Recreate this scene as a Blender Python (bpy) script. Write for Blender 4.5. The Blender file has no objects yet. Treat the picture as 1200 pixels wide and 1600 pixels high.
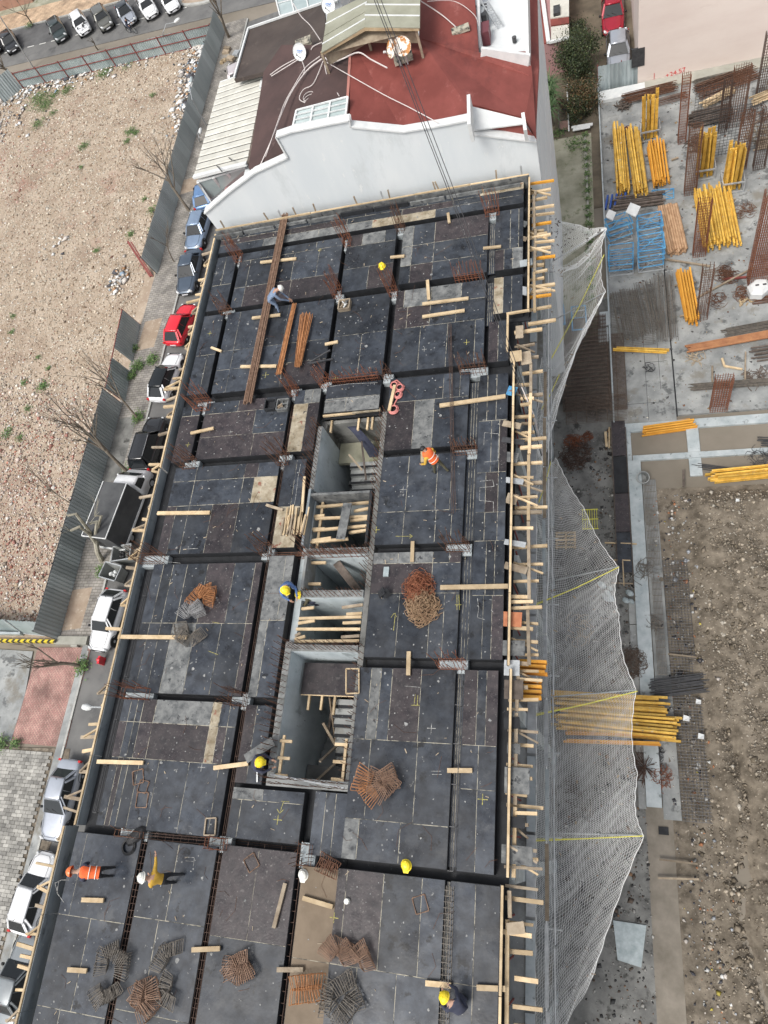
import bpy, math, random
import numpy as np
from mathutils import Vector, Matrix
random.seed(7); rng = np.random.default_rng(7)
sc = bpy.context.scene; COL = sc.collection
# ---------------------------------------------------------------- camera, world, sun, exposure
CAMH = 39.5; FPX = 1127.0
RX = Vector((0.95309892, 0.04097634, 0.29987227)); RY = Vector((0.08640158, 0.91272485, -0.39933459)); RZ = Vector((-0.29006415, 0.40651481, 0.86637665))
cd = bpy.data.cameras.new('camera'); cam = bpy.data.objects.new('camera', cd); COL.objects.link(cam)
m3 = Matrix((RX, RY, RZ)); cam.matrix_world = Matrix.Translation((0, 0, CAMH)) @ m3.to_4x4()
cd.sensor_fit = 'HORIZONTAL'; cd.sensor_width = 36; cd.lens = 36 * FPX / 1200; cd.clip_end = 3000; cd.clip_start = 0.2
sc.camera = cam
sc.render.resolution_x = 768; sc.render.resolution_y = 1024
w = bpy.data.worlds.new('World'); sc.world = w; w.use_nodes = True
nt = w.node_tree; bg = nt.nodes['Background']
sky = nt.nodes.new('ShaderNodeTexSky'); sky.sky_type = 'NISHITA'; sky.sun_disc = False
SUN_EL, SUN_AZ = math.radians(58), math.radians(207)     # azimuth clockwise from +Y
sky.sun_elevation = SUN_EL; sky.sun_rotation = SUN_AZ; sky.air_density = 1.0; sky.dust_density = 4.0; sky.ozone_density = 0.3
hs = nt.nodes.new('ShaderNodeHueSaturation'); hs.inputs['Saturation'].default_value = .3   # hazy white overcast
nt.links.new(sky.outputs[0], hs.inputs['Color']); nt.links.new(hs.outputs[0], bg.inputs[0]); bg.inputs[1].default_value = 0.135
sl = bpy.data.lights.new('sun', 'SUN'); sl.energy = 1.4; sl.angle = math.radians(18); sl.color = (1, .96, .9)
so = bpy.data.objects.new('sun', sl); COL.objects.link(so)
sd = Vector((math.sin(SUN_AZ) * math.cos(SUN_EL), math.cos(SUN_AZ) * math.cos(SUN_EL), math.sin(SUN_EL)))
so.rotation_euler = sd.to_track_quat('Z', 'Y').to_euler(); so.location = sd * 200
sc.view_settings.view_transform = 'Standard'; sc.view_settings.look = 'None'; sc.view_settings.gamma = 1; sc.view_settings.use_curve_mapping = False
sc.view_settings.exposure = 0.55

# ---------------------------------------------------------------- helpers
def P(px, py, z=0.0):
    """point of the place seen at photo pixel (px, py), lying at height z"""
    d = Vector((px - 600, -(py - 800), -FPX)); v = m3 @ d; t = (z - CAMH) / v.z
    return Vector((v.x * t, v.y * t, z))
def PY(px, py, y):
    """point seen at pixel lying in the vertical plane of given world y"""
    d = Vector((px - 600, -(py - 800), -FPX)); v = m3 @ d; t = y / v.y
    return Vector((v.x * t, y, CAMH + v.z * t))
DZ = 16.1
def D(px, py, z=DZ): return P(px, py, z)

def V(*a): return Vector(a)
class MB:
    def __init__(s): s.v = []; s.f = []; s.m = []; s.mi = 0
    def add(s, vs, fs):
        n = len(s.v); s.v += [tuple(v) for v in vs]; s.f += [tuple(i + n for i in f) for f in fs]; s.m += [s.mi] * len(fs); return s
    def box(s, x0, x1, y0, y1, z0, z1):
        return s.add([(x0,y0,z0),(x1,y0,z0),(x1,y1,z0),(x0,y1,z0),(x0,y0,z1),(x1,y0,z1),(x1,y1,z1),(x0,y1,z1)],
                     [(0,3,2,1),(4,5,6,7),(0,1,5,4),(1,2,6,5),(2,3,7,6),(3,0,4,7)])
    def bar(s, p, q, w, h, up=(0,0,1)):
        p = Vector(p); q = Vector(q); d = (q - p).normalized(); u = Vector(up)
        if abs(d.dot(u)) > .98: u = Vector((1, 0, 0))
        a = d.cross(u).normalized() * w / 2; b = a.cross(d).normalized() * h / 2
        return s.add([p-a-b, p+a-b, p+a+b, p-a+b, q-a-b, q+a-b, q+a+b, q-a+b], [(0,1,2,3),(7,6,5,4),(0,4,5,1),(1,5,6,2),(2,6,7,3),(3,7,4,0)])
    def tube(s, pts, r, n=5, r1=None, cap=True):
        pts = [Vector(p) for p in pts]; k = len(pts); n0 = len(s.v); prev = None
        for i, p in enumerate(pts):
            d = (pts[min(i+1, k-1)] - pts[max(i-1, 0)])
            d = d.normalized() if d.length > 1e-9 else Vector((0,0,1))
            if prev is None:
                prev = d.orthogonal().normalized()
            a = (prev - d * prev.dot(d)); a = a.normalized() if a.length > 1e-6 else d.orthogonal().normalized(); prev = a
            b = d.cross(a); rr = r if r1 is None else r + (r1 - r) * i / max(1, k-1)
            for j in range(n):
                t = 2*math.pi*j/n; s.v.append(tuple(p + (a*math.cos(t) + b*math.sin(t)) * rr))
        for i in range(k-1):
            for j in range(n):
                a0 = n0+i*n+j; a1 = n0+i*n+(j+1) % n; s.f.append((a0, a1, a1+n, a0+n)); s.m.append(s.mi)
        if cap and n > 2:
            s.f.append(tuple(n0+j for j in range(n))[::-1]); s.f.append(tuple(n0+(k-1)*n+j for j in range(n))); s.m += [s.mi]*2
        return s
    def prism(s, pts, th, d=(0,0,-1)):
        """closed slab: polygon pts (3D) extruded by th along d"""
        pts = [Vector(p) for p in pts]; o = Vector(d) * th; n = len(pts)
        fs = [tuple(range(n)), tuple(range(2*n-1, n-1, -1))] + [(i, i+n, (i+1) % n + n, (i+1) % n) for i in range(n)]
        return s.add(pts + [p + o for p in pts], fs)
    def disc(s, c, nrm, r, th, n=14, r2=None):
        nrm = Vector(nrm).normalized(); a = nrm.orthogonal().normalized(); b = nrm.cross(a); r2 = r if r2 is None else r2
        return s.prism([Vector(c) + (a*math.cos(2*math.pi*i/n)*r + b*math.sin(2*math.pi*i/n)*r2) for i in range(n)], th, -nrm)
    def lathe(s, c, prof, n=12, axis=(0,0,1), sx=1, sy=1):
        ax = Vector(axis).normalized(); a = ax.orthogonal().normalized(); b = ax.cross(a); n0 = len(s.v)
        for r, z in prof:
            for j in range(n):
                t = 2*math.pi*j/n; s.v.append(tuple(Vector(c) + a*math.cos(t)*r*sx + b*math.sin(t)*r*sy + ax*z))
        for i in range(len(prof)-1):
            for j in range(n):
                a0 = n0+i*n+j; a1 = n0+i*n+(j+1) % n; s.f.append((a0, a1, a1+n, a0+n)); s.m.append(s.mi)
        return s
    def build(s, name, mat, parent=None, smooth=False, kind=None, origin=None):
        me = bpy.data.meshes.new(name)
        vs = np.array(s.v, dtype=float).reshape(-1, 3)
        if origin is None:
            lo, hi = vs.min(0), vs.max(0); org = Vector(((lo[0]+hi[0])/2, (lo[1]+hi[1])/2, lo[2]))
        else: org = Vector(origin)
        me.from_pydata((vs - np.array(org)).tolist(), [], s.f)
        mats = mat if isinstance(mat, (list, tuple)) else [mat]
        for m in mats: me.materials.append(m)
        if len(mats) > 1: me.polygons.foreach_set('material_index', s.m)
        if smooth: me.polygons.foreach_set('use_smooth', [True]*len(me.polygons))
        me.update(); return link(name, me, org, parent, kind)
ORG = {}
def link(name, me, org, parent=None, kind=None):
    o = bpy.data.objects.new(name, me); COL.objects.link(o); org = Vector(org)
    if parent is not None: o.parent = parent; o.location = org - ORG[parent.name]
    else: o.location = org
    ORG[o.name] = org
    if kind: o['kind'] = kind
    return o
def tag(o, label, cat, group=None):
    o['label'] = label; o['category'] = cat
    if group: o['group'] = group
    return o
def thing(name, loc, label, cat, group=None):
    o = bpy.data.objects.new(name, None); COL.objects.link(o); o.location = loc; o.empty_display_size = .2; ORG[o.name] = Vector(loc)
    return tag(o, label, cat, group)
_unit = {}
def unitmesh(kind, mat):
    """shared unit meshes: cube centred on the origin"""
    k = (kind, mat.name)
    if k not in _unit:
        me = bpy.data.meshes.new(kind); b = MB()
        if kind == 'cube': b.box(-.5,.5,-.5,.5,-.5,.5)
        elif kind == 'ibeam':   # timber I-beam, length 1 along x, 0.08 x 0.2
            b.box(-.5,.5,-.04,.04,.062,.1); b.box(-.5,.5,-.04,.04,-.1,-.062); b.box(-.497,.497,-.015,.015,-.062,.062)
        elif kind == 'rod': b.tube([(-.5,0,0),(.5,0,0)], .5, 8)
        me.from_pydata(b.v, [], b.f); me.materials.append(mat); _unit[k] = me
    return _unit[k]
def piece(name, kind, mat, c, size, parent=None, rz=0, ry=0, rx=0):
    o = link(name, unitmesh(kind, mat), c, parent); o.scale = size; o.rotation_euler = (rx, ry, rz); return o
def between(name, kind, mat, p, q, wy, wz, parent=None, roll=0):
    """unit mesh stretched along x from p to q"""
    p = Vector(p); q = Vector(q); d = q - p
    o = link(name, unitmesh(kind, mat), (p+q)/2, parent); o.scale = (d.length, wy, wz)
    rz = math.atan2(d.y, d.x); ry = -math.atan2(d.z, math.hypot(d.x, d.y)); o.rotation_euler = (roll, ry, rz); return o

# ---------------------------------------------------------------- materials
def hexc(r, g, b): # sRGB 0-255 -> linear
    f = lambda c: (c/255/12.92) if c/255 <= .04045 else ((c/255+.055)/1.055)**2.4
    return (f(r), f(g), f(b), 1)
def M(name, c1, c2=None, scale=2.0, detail=6, rough=.8, metal=0, bump=0, bscale=30, speck=None, rnd=0, spec=.5, stretch=None, coat=0, lo=.35, hi=.65, attr=None, rvar=None):
    m = bpy.data.materials.new(name); m.use_nodes = True; t = m.node_tree; N = t.nodes; L = t.links
    bs = N['Principled BSDF']; bs.inputs['Roughness'].default_value = rough; bs.inputs['Metallic'].default_value = metal
    bs.inputs['Specular IOR Level'].default_value = spec; bs.inputs['Coat Weight'].default_value = coat
    geo = N.new('ShaderNodeNewGeometry'); pos = geo.outputs['Position']
    if stretch:
        mp = N.new('ShaderNodeMapping'); mp.inputs['Scale'].default_value = stretch; L.new(pos, mp.inputs[0]); spos = mp.outputs[0]
    else: spos = pos
    c1 = tuple(c1)[:3] + (1,); out = None
    if c2 is not None:
        n = N.new('ShaderNodeTexNoise'); n.inputs['Scale'].default_value = scale; n.inputs['Detail'].default_value = detail; n.inputs['Roughness'].default_value = .62; L.new(spos, n.inputs[0])
        r = N.new('ShaderNodeValToRGB'); r.color_ramp.elements[0].position = lo; r.color_ramp.elements[1].position = hi
        r.color_ramp.elements[0].color = c1; r.color_ramp.elements[1].color = tuple(c2)[:3] + (1,)
        L.new(n.outputs[0], r.inputs[0]); out = r.outputs[0]
    if attr:
        a = N.new('ShaderNodeAttribute'); a.attribute_name = attr; mx = N.new('ShaderNodeMix'); mx.data_type = 'RGBA'; mx.blend_type = 'MULTIPLY'; mx.inputs[0].default_value = 1
        if out: L.new(out, mx.inputs[6])
        else: mx.inputs[6].default_value = c1
        L.new(a.outputs[0], mx.inputs[7]); out = mx.outputs[2]
    if speck:
        for (sc_, ss, th, sharp) in speck:
            n2 = N.new('ShaderNodeTexNoise'); n2.inputs['Scale'].default_value = ss; n2.inputs['Detail'].default_value = 5; n2.inputs['Roughness'].default_value = .7; L.new(spos, n2.inputs[0])
            mr = N.new('ShaderNodeMapRange'); mr.inputs[1].default_value = th; mr.inputs[2].default_value = th + sharp; L.new(n2.outputs[0], mr.inputs[0])
            mx = N.new('ShaderNodeMix'); mx.data_type = 'RGBA'; L.new(mr.outputs[0], mx.inputs[0])
            if out: L.new(out, mx.inputs[6])
            else: mx.inputs[6].default_value = c1
            mx.inputs[7].default_value = tuple(sc_)[:3] + (1,); out = mx.outputs[2]
    if rnd:
        oi = N.new('ShaderNodeObjectInfo'); mr = N.new('ShaderNodeMapRange'); mr.inputs[3].default_value = 1 - rnd; mr.inputs[4].default_value = 1 + rnd; L.new(oi.outputs['Random'], mr.inputs[0])
        vm = N.new('ShaderNodeVectorMath'); vm.operation = 'SCALE'
        if out: L.new(out, vm.inputs[0])
        else: vm.inputs[0].default_value = c1[:3]
        L.new(mr.outputs[0], vm.inputs['Scale']); out = vm.outputs[0]
    if out: L.new(out, bs.inputs['Base Color'])
    else: bs.inputs['Base Color'].default_value = c1
    if rvar:   # patches of wet and dry: roughness varies
        n3 = N.new('ShaderNodeTexNoise'); n3.inputs['Scale'].default_value = rvar[2]; n3.inputs['Detail'].default_value = 6; L.new(spos, n3.inputs[0])
        m4 = N.new('ShaderNodeMapRange'); m4.inputs[1].default_value = .38; m4.inputs[2].default_value = .6; m4.inputs[3].default_value = rvar[0]; m4.inputs[4].default_value = rvar[1]; L.new(n3.outputs[0], m4.inputs[0]); L.new(m4.outputs[0], bs.inputs['Roughness'])
    if bump:
        nb = N.new('ShaderNodeTexNoise'); nb.inputs['Scale'].default_value = bscale; nb.inputs['Detail'].default_value = 6; L.new(spos, nb.inputs[0])
        b = N.new('ShaderNodeBump'); b.inputs['Strength'].default_value = bump; b.inputs['Distance'].default_value = .05; L.new(nb.outputs[0], b.inputs['Height']); L.new(b.outputs[0], bs.inputs['Normal'])
    return m
def brickmat(name, c1, c2, mortar, scale, bw=.5, bh=.25, rot=0, rough=.85):
    m = M(name, c1, rough=rough); t = m.node_tree; N = t.nodes; L = t.links; bs = N['Principled BSDF']
    geo = N.new('ShaderNodeNewGeometry'); mp = N.new('ShaderNodeMapping'); mp.inputs['Rotation'].default_value = (0,0,rot); L.new(geo.outputs['Position'], mp.inputs[0])
    b = N.new('ShaderNodeTexBrick'); b.inputs['Color1'].default_value = c1[:3]+(1,); b.inputs['Color2'].default_value = c2[:3]+(1,); b.inputs['Mortar'].default_value = mortar[:3]+(1,)
    b.inputs['Scale'].default_value = scale; b.inputs['Mortar Size'].default_value = .02; b.inputs['Brick Width'].default_value = bw; b.inputs['Row Height'].default_value = bh; L.new(mp.outputs[0], b.inputs[0])
    n = N.new('ShaderNodeTexNoise'); n.inputs['Scale'].default_value = .9; n.inputs['Detail'].default_value = 8; L.new(geo.outputs['Position'], n.inputs[0])
    mr = N.new('ShaderNodeMapRange'); mr.inputs[1].default_value = .3; mr.inputs[2].default_value = .7; mr.inputs[3].default_value = .6; mr.inputs[4].default_value = 1.35; L.new(n.outputs[0], mr.inputs[0])
    vm = N.new('ShaderNodeVectorMath'); vm.operation = 'SCALE'; L.new(b.outputs[0], vm.inputs[0]); L.new(mr.outputs[0], vm.inputs['Scale']); L.new(vm.outputs[0], bs.inputs['Base Color'])
    return m
ply = M('film_faced_plywood', (.016,.019,.025), (.045,.053,.066), 2.2, 12, .5, bump=.05, bscale=10, rnd=.38, rvar=(.2,.55,.8), speck=[((.06,.064,.07), 1.3, .56, .14), ((.17,.175,.17), 17, .665, .04), ((.22,.22,.21), 3.2, .675, .03), ((.009,.01,.012), 1.7, .6, .06)])
def dotprint(m, col):   # the faint printed maker's marks repeated over the film face
    t = m.node_tree; N = t.nodes; L = t.links; bs = N['Principled BSDF']; src = bs.inputs['Base Color'].links[0].from_socket
    g = N.new('ShaderNodeNewGeometry'); v = N.new('ShaderNodeTexVoronoi'); v.inputs['Scale'].default_value = 5.2; v.inputs['Randomness'].default_value = .35; L.new(g.outputs['Position'], v.inputs['Vector'])
    r = N.new('ShaderNodeMapRange'); r.inputs[1].default_value = .17; r.inputs[2].default_value = .24; r.inputs[3].default_value = .75; r.inputs[4].default_value = 0; L.new(v.outputs['Distance'], r.inputs[0])
    n = N.new('ShaderNodeTexNoise'); n.inputs['Scale'].default_value = 1.6; n.inputs['Detail'].default_value = 5; L.new(g.outputs['Position'], n.inputs[0]); r2 = N.new('ShaderNodeMapRange'); r2.inputs[1].default_value = .4; r2.inputs[2].default_value = .6; L.new(n.outputs[0], r2.inputs[0])
    mu = N.new('ShaderNodeMath'); mu.operation = 'MULTIPLY'; L.new(r.outputs[0], mu.inputs[0]); L.new(r2.outputs[0], mu.inputs[1])
    mx = N.new('ShaderNodeMix'); mx.data_type = 'RGBA'; L.new(mu.outputs[0], mx.inputs[0]); L.new(src, mx.inputs[6]); mx.inputs[7].default_value = col + (1,); L.new(mx.outputs[2], bs.inputs['Base Color'])
dotprint(ply, (.085,.09,.098))
ply2 = M('worn_brown_plywood', (.02,.017,.02), (.05,.04,.042), 3.2, 12, .5, rnd=.25, bump=.1, bscale=14, rvar=(.25,.6,1.3), speck=[((.15,.14,.13), 13, .62, .04), ((.09,.08,.08), 6, .6, .08)])
plyg = M('cement_dusted_plywood', (.07,.075,.078), (.2,.205,.2), 3.2, 9, .75, rnd=.2, speck=[((.03,.032,.036), 4, .58, .08)])
plyt = M('bare_wood_sheet', (.2,.16,.1), (.42,.37,.28), 3.0, 9, .8, rnd=.15, speck=[((.22,.08,.05), 3.3, .6, .06), ((.05,.045,.04), 5, .62, .05)])
plyb = M('brown_plywood', (.12,.085,.05), (.17,.125,.08), 1.4, 6, .6)  # brown tone for one deck strip and a stair side form
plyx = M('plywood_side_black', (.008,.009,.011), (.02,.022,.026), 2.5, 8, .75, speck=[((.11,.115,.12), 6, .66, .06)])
plye = M('blue_grey_form_face', (.15,.18,.2), (.3,.33,.345), 1.6, 8, .6, stretch=(1,.35,1.0), speck=[((.04,.045,.05), 1.8, .57, .12), ((.42,.44,.44), 6, .65, .05)])
woodl = M('fresh_timber', (.42,.31,.18), (.6,.47,.3), 2.5, 8, .75, stretch=(1,1,1), rnd=.28, speck=[((.2,.13,.07), 9, .66, .05)])
woodo = M('weathered_timber', (.22,.17,.12), (.36,.3,.22), 3, 8, .85, rnd=.3)
woodd = M('dark_old_timber', (.07,.055,.045), (.16,.13,.11), 3, 8, .85, rnd=.3)
seam = M('seam_dust', (.06,.06,.055), (.42,.39,.31), 4, 10, .9, lo=.4, hi=.54)
yel = M('yellow_beam_paint', (.5,.28,.035), (.74,.47,.09), 2.6, 9, .6, rnd=.3, speck=[((.24,.17,.1), 6, .58, .1), ((.6,.55,.42), 3, .63, .08)])
yelo = M('orange_beam_paint', (.6,.27,.03), (.72,.36,.05), 1.6, 7, .55, rnd=.2, speck=[((.3,.17,.08), 7, .64, .08)])
drust = M('dark_rebar', (.05,.03,.022), (.1,.06,.045), 6, 6, .85)
shaftw = M('pale_shaft_concrete', (.42,.48,.5), (.6,.66,.68), 1.1, 12, .7, bump=.08, stretch=(1,1,.5), speck=[((.3,.34,.35), 1.6, .58, .1), ((.2,.22,.22), 3.5, .66, .05)])
meshr = M('grey_brown_mesh_bar', (.075,.052,.04), (.15,.115,.09), 5, 6, .8)
rust = M('rusty_rebar', (.075,.034,.02), (.165,.078,.045), 6, 6, .85, rnd=.2)
rustr = M('red_rusty_rebar', (.13,.04,.02), (.26,.1,.05), 6, 6, .85, rnd=.2)
rusto = M('orange_rusty_rebar', (.26,.11,.04), (.42,.19,.08), 6, 6, .8, rnd=.2)
barg = M('dull_grey_rebar', (.09,.08,.07), (.17,.15,.125), 6, 6, .75, rnd=.2)
conc = M('grey_concrete', (.19,.2,.2), (.36,.37,.36), .7, 12, .85, bump=.15, bscale=14, speck=[((.12,.125,.125), .8, .56, .07), ((.2,.19,.165), .33, .55, .1), ((.5,.51,.5), 6, .66, .05)])
concl = M('pale_cast_concrete', (.3,.34,.355), (.44,.475,.485), 1.6, 12, .75, bump=.08, speck=[((.22,.245,.25), 2.2, .57, .1), ((.52,.54,.54), 7, .64, .05)])
concb = M('blue_grey_concrete', (.3,.345,.36), (.46,.5,.51), 1.3, 9, .8, speck=[((.2,.22,.22), 3, .6, .06)])
concd = M('dark_wet_concrete', (.1,.1,.095), (.24,.24,.225), .8, 10, .7, bump=.2, speck=[((.06,.06,.055), 1.3, .55, .1), ((.36,.36,.34), 5, .66, .06)])
concy = M('mossy_yard_concrete', (.2,.2,.14), (.38,.37,.29), .55, 10, .9, bump=.2, speck=[((.11,.13,.055), .8, .55, .12)])
asph = M('old_asphalt', (.115,.115,.113), (.17,.168,.162), .5, 10, .9, bump=.15, speck=[((.085,.085,.085), .4, .56, .12), ((.26,.26,.25), 9, .68, .05)])
asphd = M('dark_asphalt', (.075,.075,.077), (.12,.12,.12), .6, 9, .9)
mark = M('road_marking_paint', (.55,.55,.52), (.7,.7,.66), 3, 6, .7)
soil = M('lot_soil', (.31,.24,.175), (.44,.36,.28), .5, 12, .95, bump=.5, bscale=5, speck=[((.5,.43,.35), 4.5, .56, .08), ((.3,.17,.13), .12, .58, .12), ((.27,.2,.15), .3, .5, .2)])
soild = M('excavated_soil', (.085,.07,.052), (.235,.2,.155), 1.6, 12, .95, bump=.8, bscale=5, speck=[((.4,.35,.28), 6, .62, .06), ((.05,.04,.03), .8, .6, .1)])
basem = M('far_ground', (.16,.14,.11), (.26,.23,.19), .1, 10, .95)
stone = M('rubble_stone', (1,1,1), (.7,.7,.7), 5, 4, .9, attr='col')
leaf = M('weed_leaf', (1,1,1), rough=.7, attr='col')
pav = M('grey_paver', (.2,.195,.18), (.36,.35,.32), 1.2, 8, .9, rnd=.35, speck=[((.5,.49,.46), 7, .66, .05)])
pavs = brickmat('sidewalk_pavers', (.3,.28,.25), (.23,.215,.2), (.13,.12,.1), 1.0, .42, .21)
pavr = brickmat('red_pavers', (.34,.17,.15), (.42,.26,.22), (.2,.13,.11), 1.0, .22, .11, math.pi/2)
pavo = brickmat('sandy_pavers', (.5,.37,.25), (.42,.3,.2), (.24,.17,.12), 1.0, .9, .3, .15)
kerb = M('kerb_stone', (.34,.34,.32), (.45,.45,.42), 2, 6, .9)
whitew = M('white_wall_render', (.6,.64,.66), (.67,.7,.71), .5, 10, .85, stretch=(1.2,1,.4), speck=[((.54,.575,.585), .6, .58, .14), ((.7,.72,.72), 2.4, .62, .06)], bump=.05)
whitep = M('white_paint', (.58,.6,.6), (.7,.71,.7), 2.5, 9, .6)
redroof = M('red_roof_membrane', (.16,.036,.028), (.235,.06,.048), .8, 9, .75, stretch=(1,.6,1), speck=[((.29,.1,.085), 1.3, .6, .12), ((.1,.025,.022), .5, .58, .15)])
brnroof = M('brown_roof_membrane', (.045,.034,.03), (.075,.058,.05), .6, 8, .8, speck=[((.12,.095,.08), .9, .62, .1)])
brnroof2 = M('maroon_brown_roof', (.05,.03,.028), (.08,.046,.042), .6, 8, .8, speck=[((.12,.08,.07), .9, .62, .1)])
olive = M('olive_corrugated_sheet', (.25,.25,.19), (.33,.33,.26), 1, 6, .6)
wcorr = M('cream_corrugated_sheet', (.48,.47,.42), (.6,.59,.53), 1.4, 9, .55, rnd=.05, speck=[((.38,.36,.3), 1.2, .6, .12)])
pinkw = M('dusty_pink_render', (.36,.2,.2), (.42,.25,.245), .8, 6, .9)
beige = M('pale_pink_beige_render', (.66,.56,.51), (.72,.63,.575), .5, 8, .9, stretch=(.5,1,1.5), speck=[((.62,.52,.47), .7, .6, .15)])
mossw = M('stained_plinth', (.28,.28,.24), (.4,.39,.34), .8, 9, .9)
glass = M('dark_glass', (.012,.015,.017), rough=.08, spec=.5)
glassl = M('pale_glazing', (.33,.4,.4), (.45,.52,.52), .5, 4, .12, spec=.8)
fenceg = M('grey_green_sheet_metal', (.3,.34,.34), (.4,.44,.44), .7, 7, .5, rnd=.18, stretch=(1,1,.3))
fencel = M('galvanised_sheet', (.25,.3,.31), (.4,.45,.46), 1.5, 8, .45, rnd=.2, stretch=(2,2,.3))
fencet = M('teal_grey_sheet', (.24,.29,.29), (.33,.38,.38), 1.0, 6, .5, rnd=.15)
redm = M('red_oxide_steel', (.16,.035,.03), (.24,.06,.05), 3, 6, .7)
steel = M('galvanised_steel', (.35,.37,.38), (.5,.52,.53), 4, 6, .4, metal=.3)
dsteel = M('dark_steel', (.05,.052,.055), (.09,.09,.095), 4, 6, .5, metal=.4)
bsteel = M('blue_painted_steel', (.04,.2,.42), (.14,.38,.58), 3.5, 7, .5, speck=[((.2,.1,.06), 5, .6, .06)])
barkm = M('tree_bark', (.13,.105,.08), (.22,.19,.15), 3, 8, .9)
barkp = M('pale_plane_bark', (.22,.2,.15), (.42,.4,.32), 2.5, 8, .9)
blackp = M('black_plastic', (.015,.015,.016), rough=.6)
tyre = M('tyre_rubber', (.018,.018,.018), rough=.9)
cable = M('white_cable', (.6,.55,.53), rough=.6)
bcable = M('dark_steel_cable', (.03,.03,.033), rough=.5)
netm = M('white_net_cord', (.82,.83,.82), rough=.8)
ropey = M('yellow_rope', (.7,.66,.12), rough=.8)
ymark = M('yellow_chalk', (.12,.11,.05), (.5,.45,.13), 14, 6, .9)
wmark = M('white_chalk', (.08,.08,.08), (.42,.42,.4), 12, 6, .9)
orange = M('orange_fabric', (.85,.16,.04), (.75,.12,.03), 6, 4, .8)
skin = M('skin', (.4,.24,.17), rough=.6)
bluef = M('blue_grey_fabric', (.13,.18,.27), (.2,.26,.36), 5, 5, .9)
bluef2 = M('blue_fabric', (.07,.14,.32), (.11,.19,.4), 5, 5, .9)
navyf = M('navy_fabric', (.03,.035,.06), (.05,.055,.085), 5, 5, .9)
olivef = M('olive_fabric', (.07,.065,.04), (.11,.1,.06), 5, 5, .9)
must = M('mustard_fabric', (.5,.3,.04), (.62,.38,.06), 5, 5, .9)
blackf = M('black_fabric', (.018,.02,.022), (.035,.036,.04), 5, 5, .9)
hely = M('yellow_helmet_plastic', (.85,.66,.03), rough=.35)
helw = M('white_helmet_plastic', (.78,.78,.72), rough=.35)
helo = M('orange_helmet_plastic', (.85,.2,.06), rough=.35)
pinkh = M('pink_hose', (.55,.2,.18), rough=.5)
hazard_b = M('black_stripe_paint', (.02,.02,.02), rough=.7)
hazard_y = M('yellow_stripe_paint', (.65,.5,.03), rough=.7)
plate = M('plate_white', (.75,.76,.78), rough=.4)
lampr = M('tail_lamp_red', (.5,.02,.02), rough=.2)
lampw = M('head_lamp_clear', (.6,.62,.63), rough=.1)
brickm = M('orange_brick', (.38,.14,.07), (.48,.2,.1), 5, 6, .9)
evg = M('evergreen_leaf', (1,1,1), rough=.55, attr='col')
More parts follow.
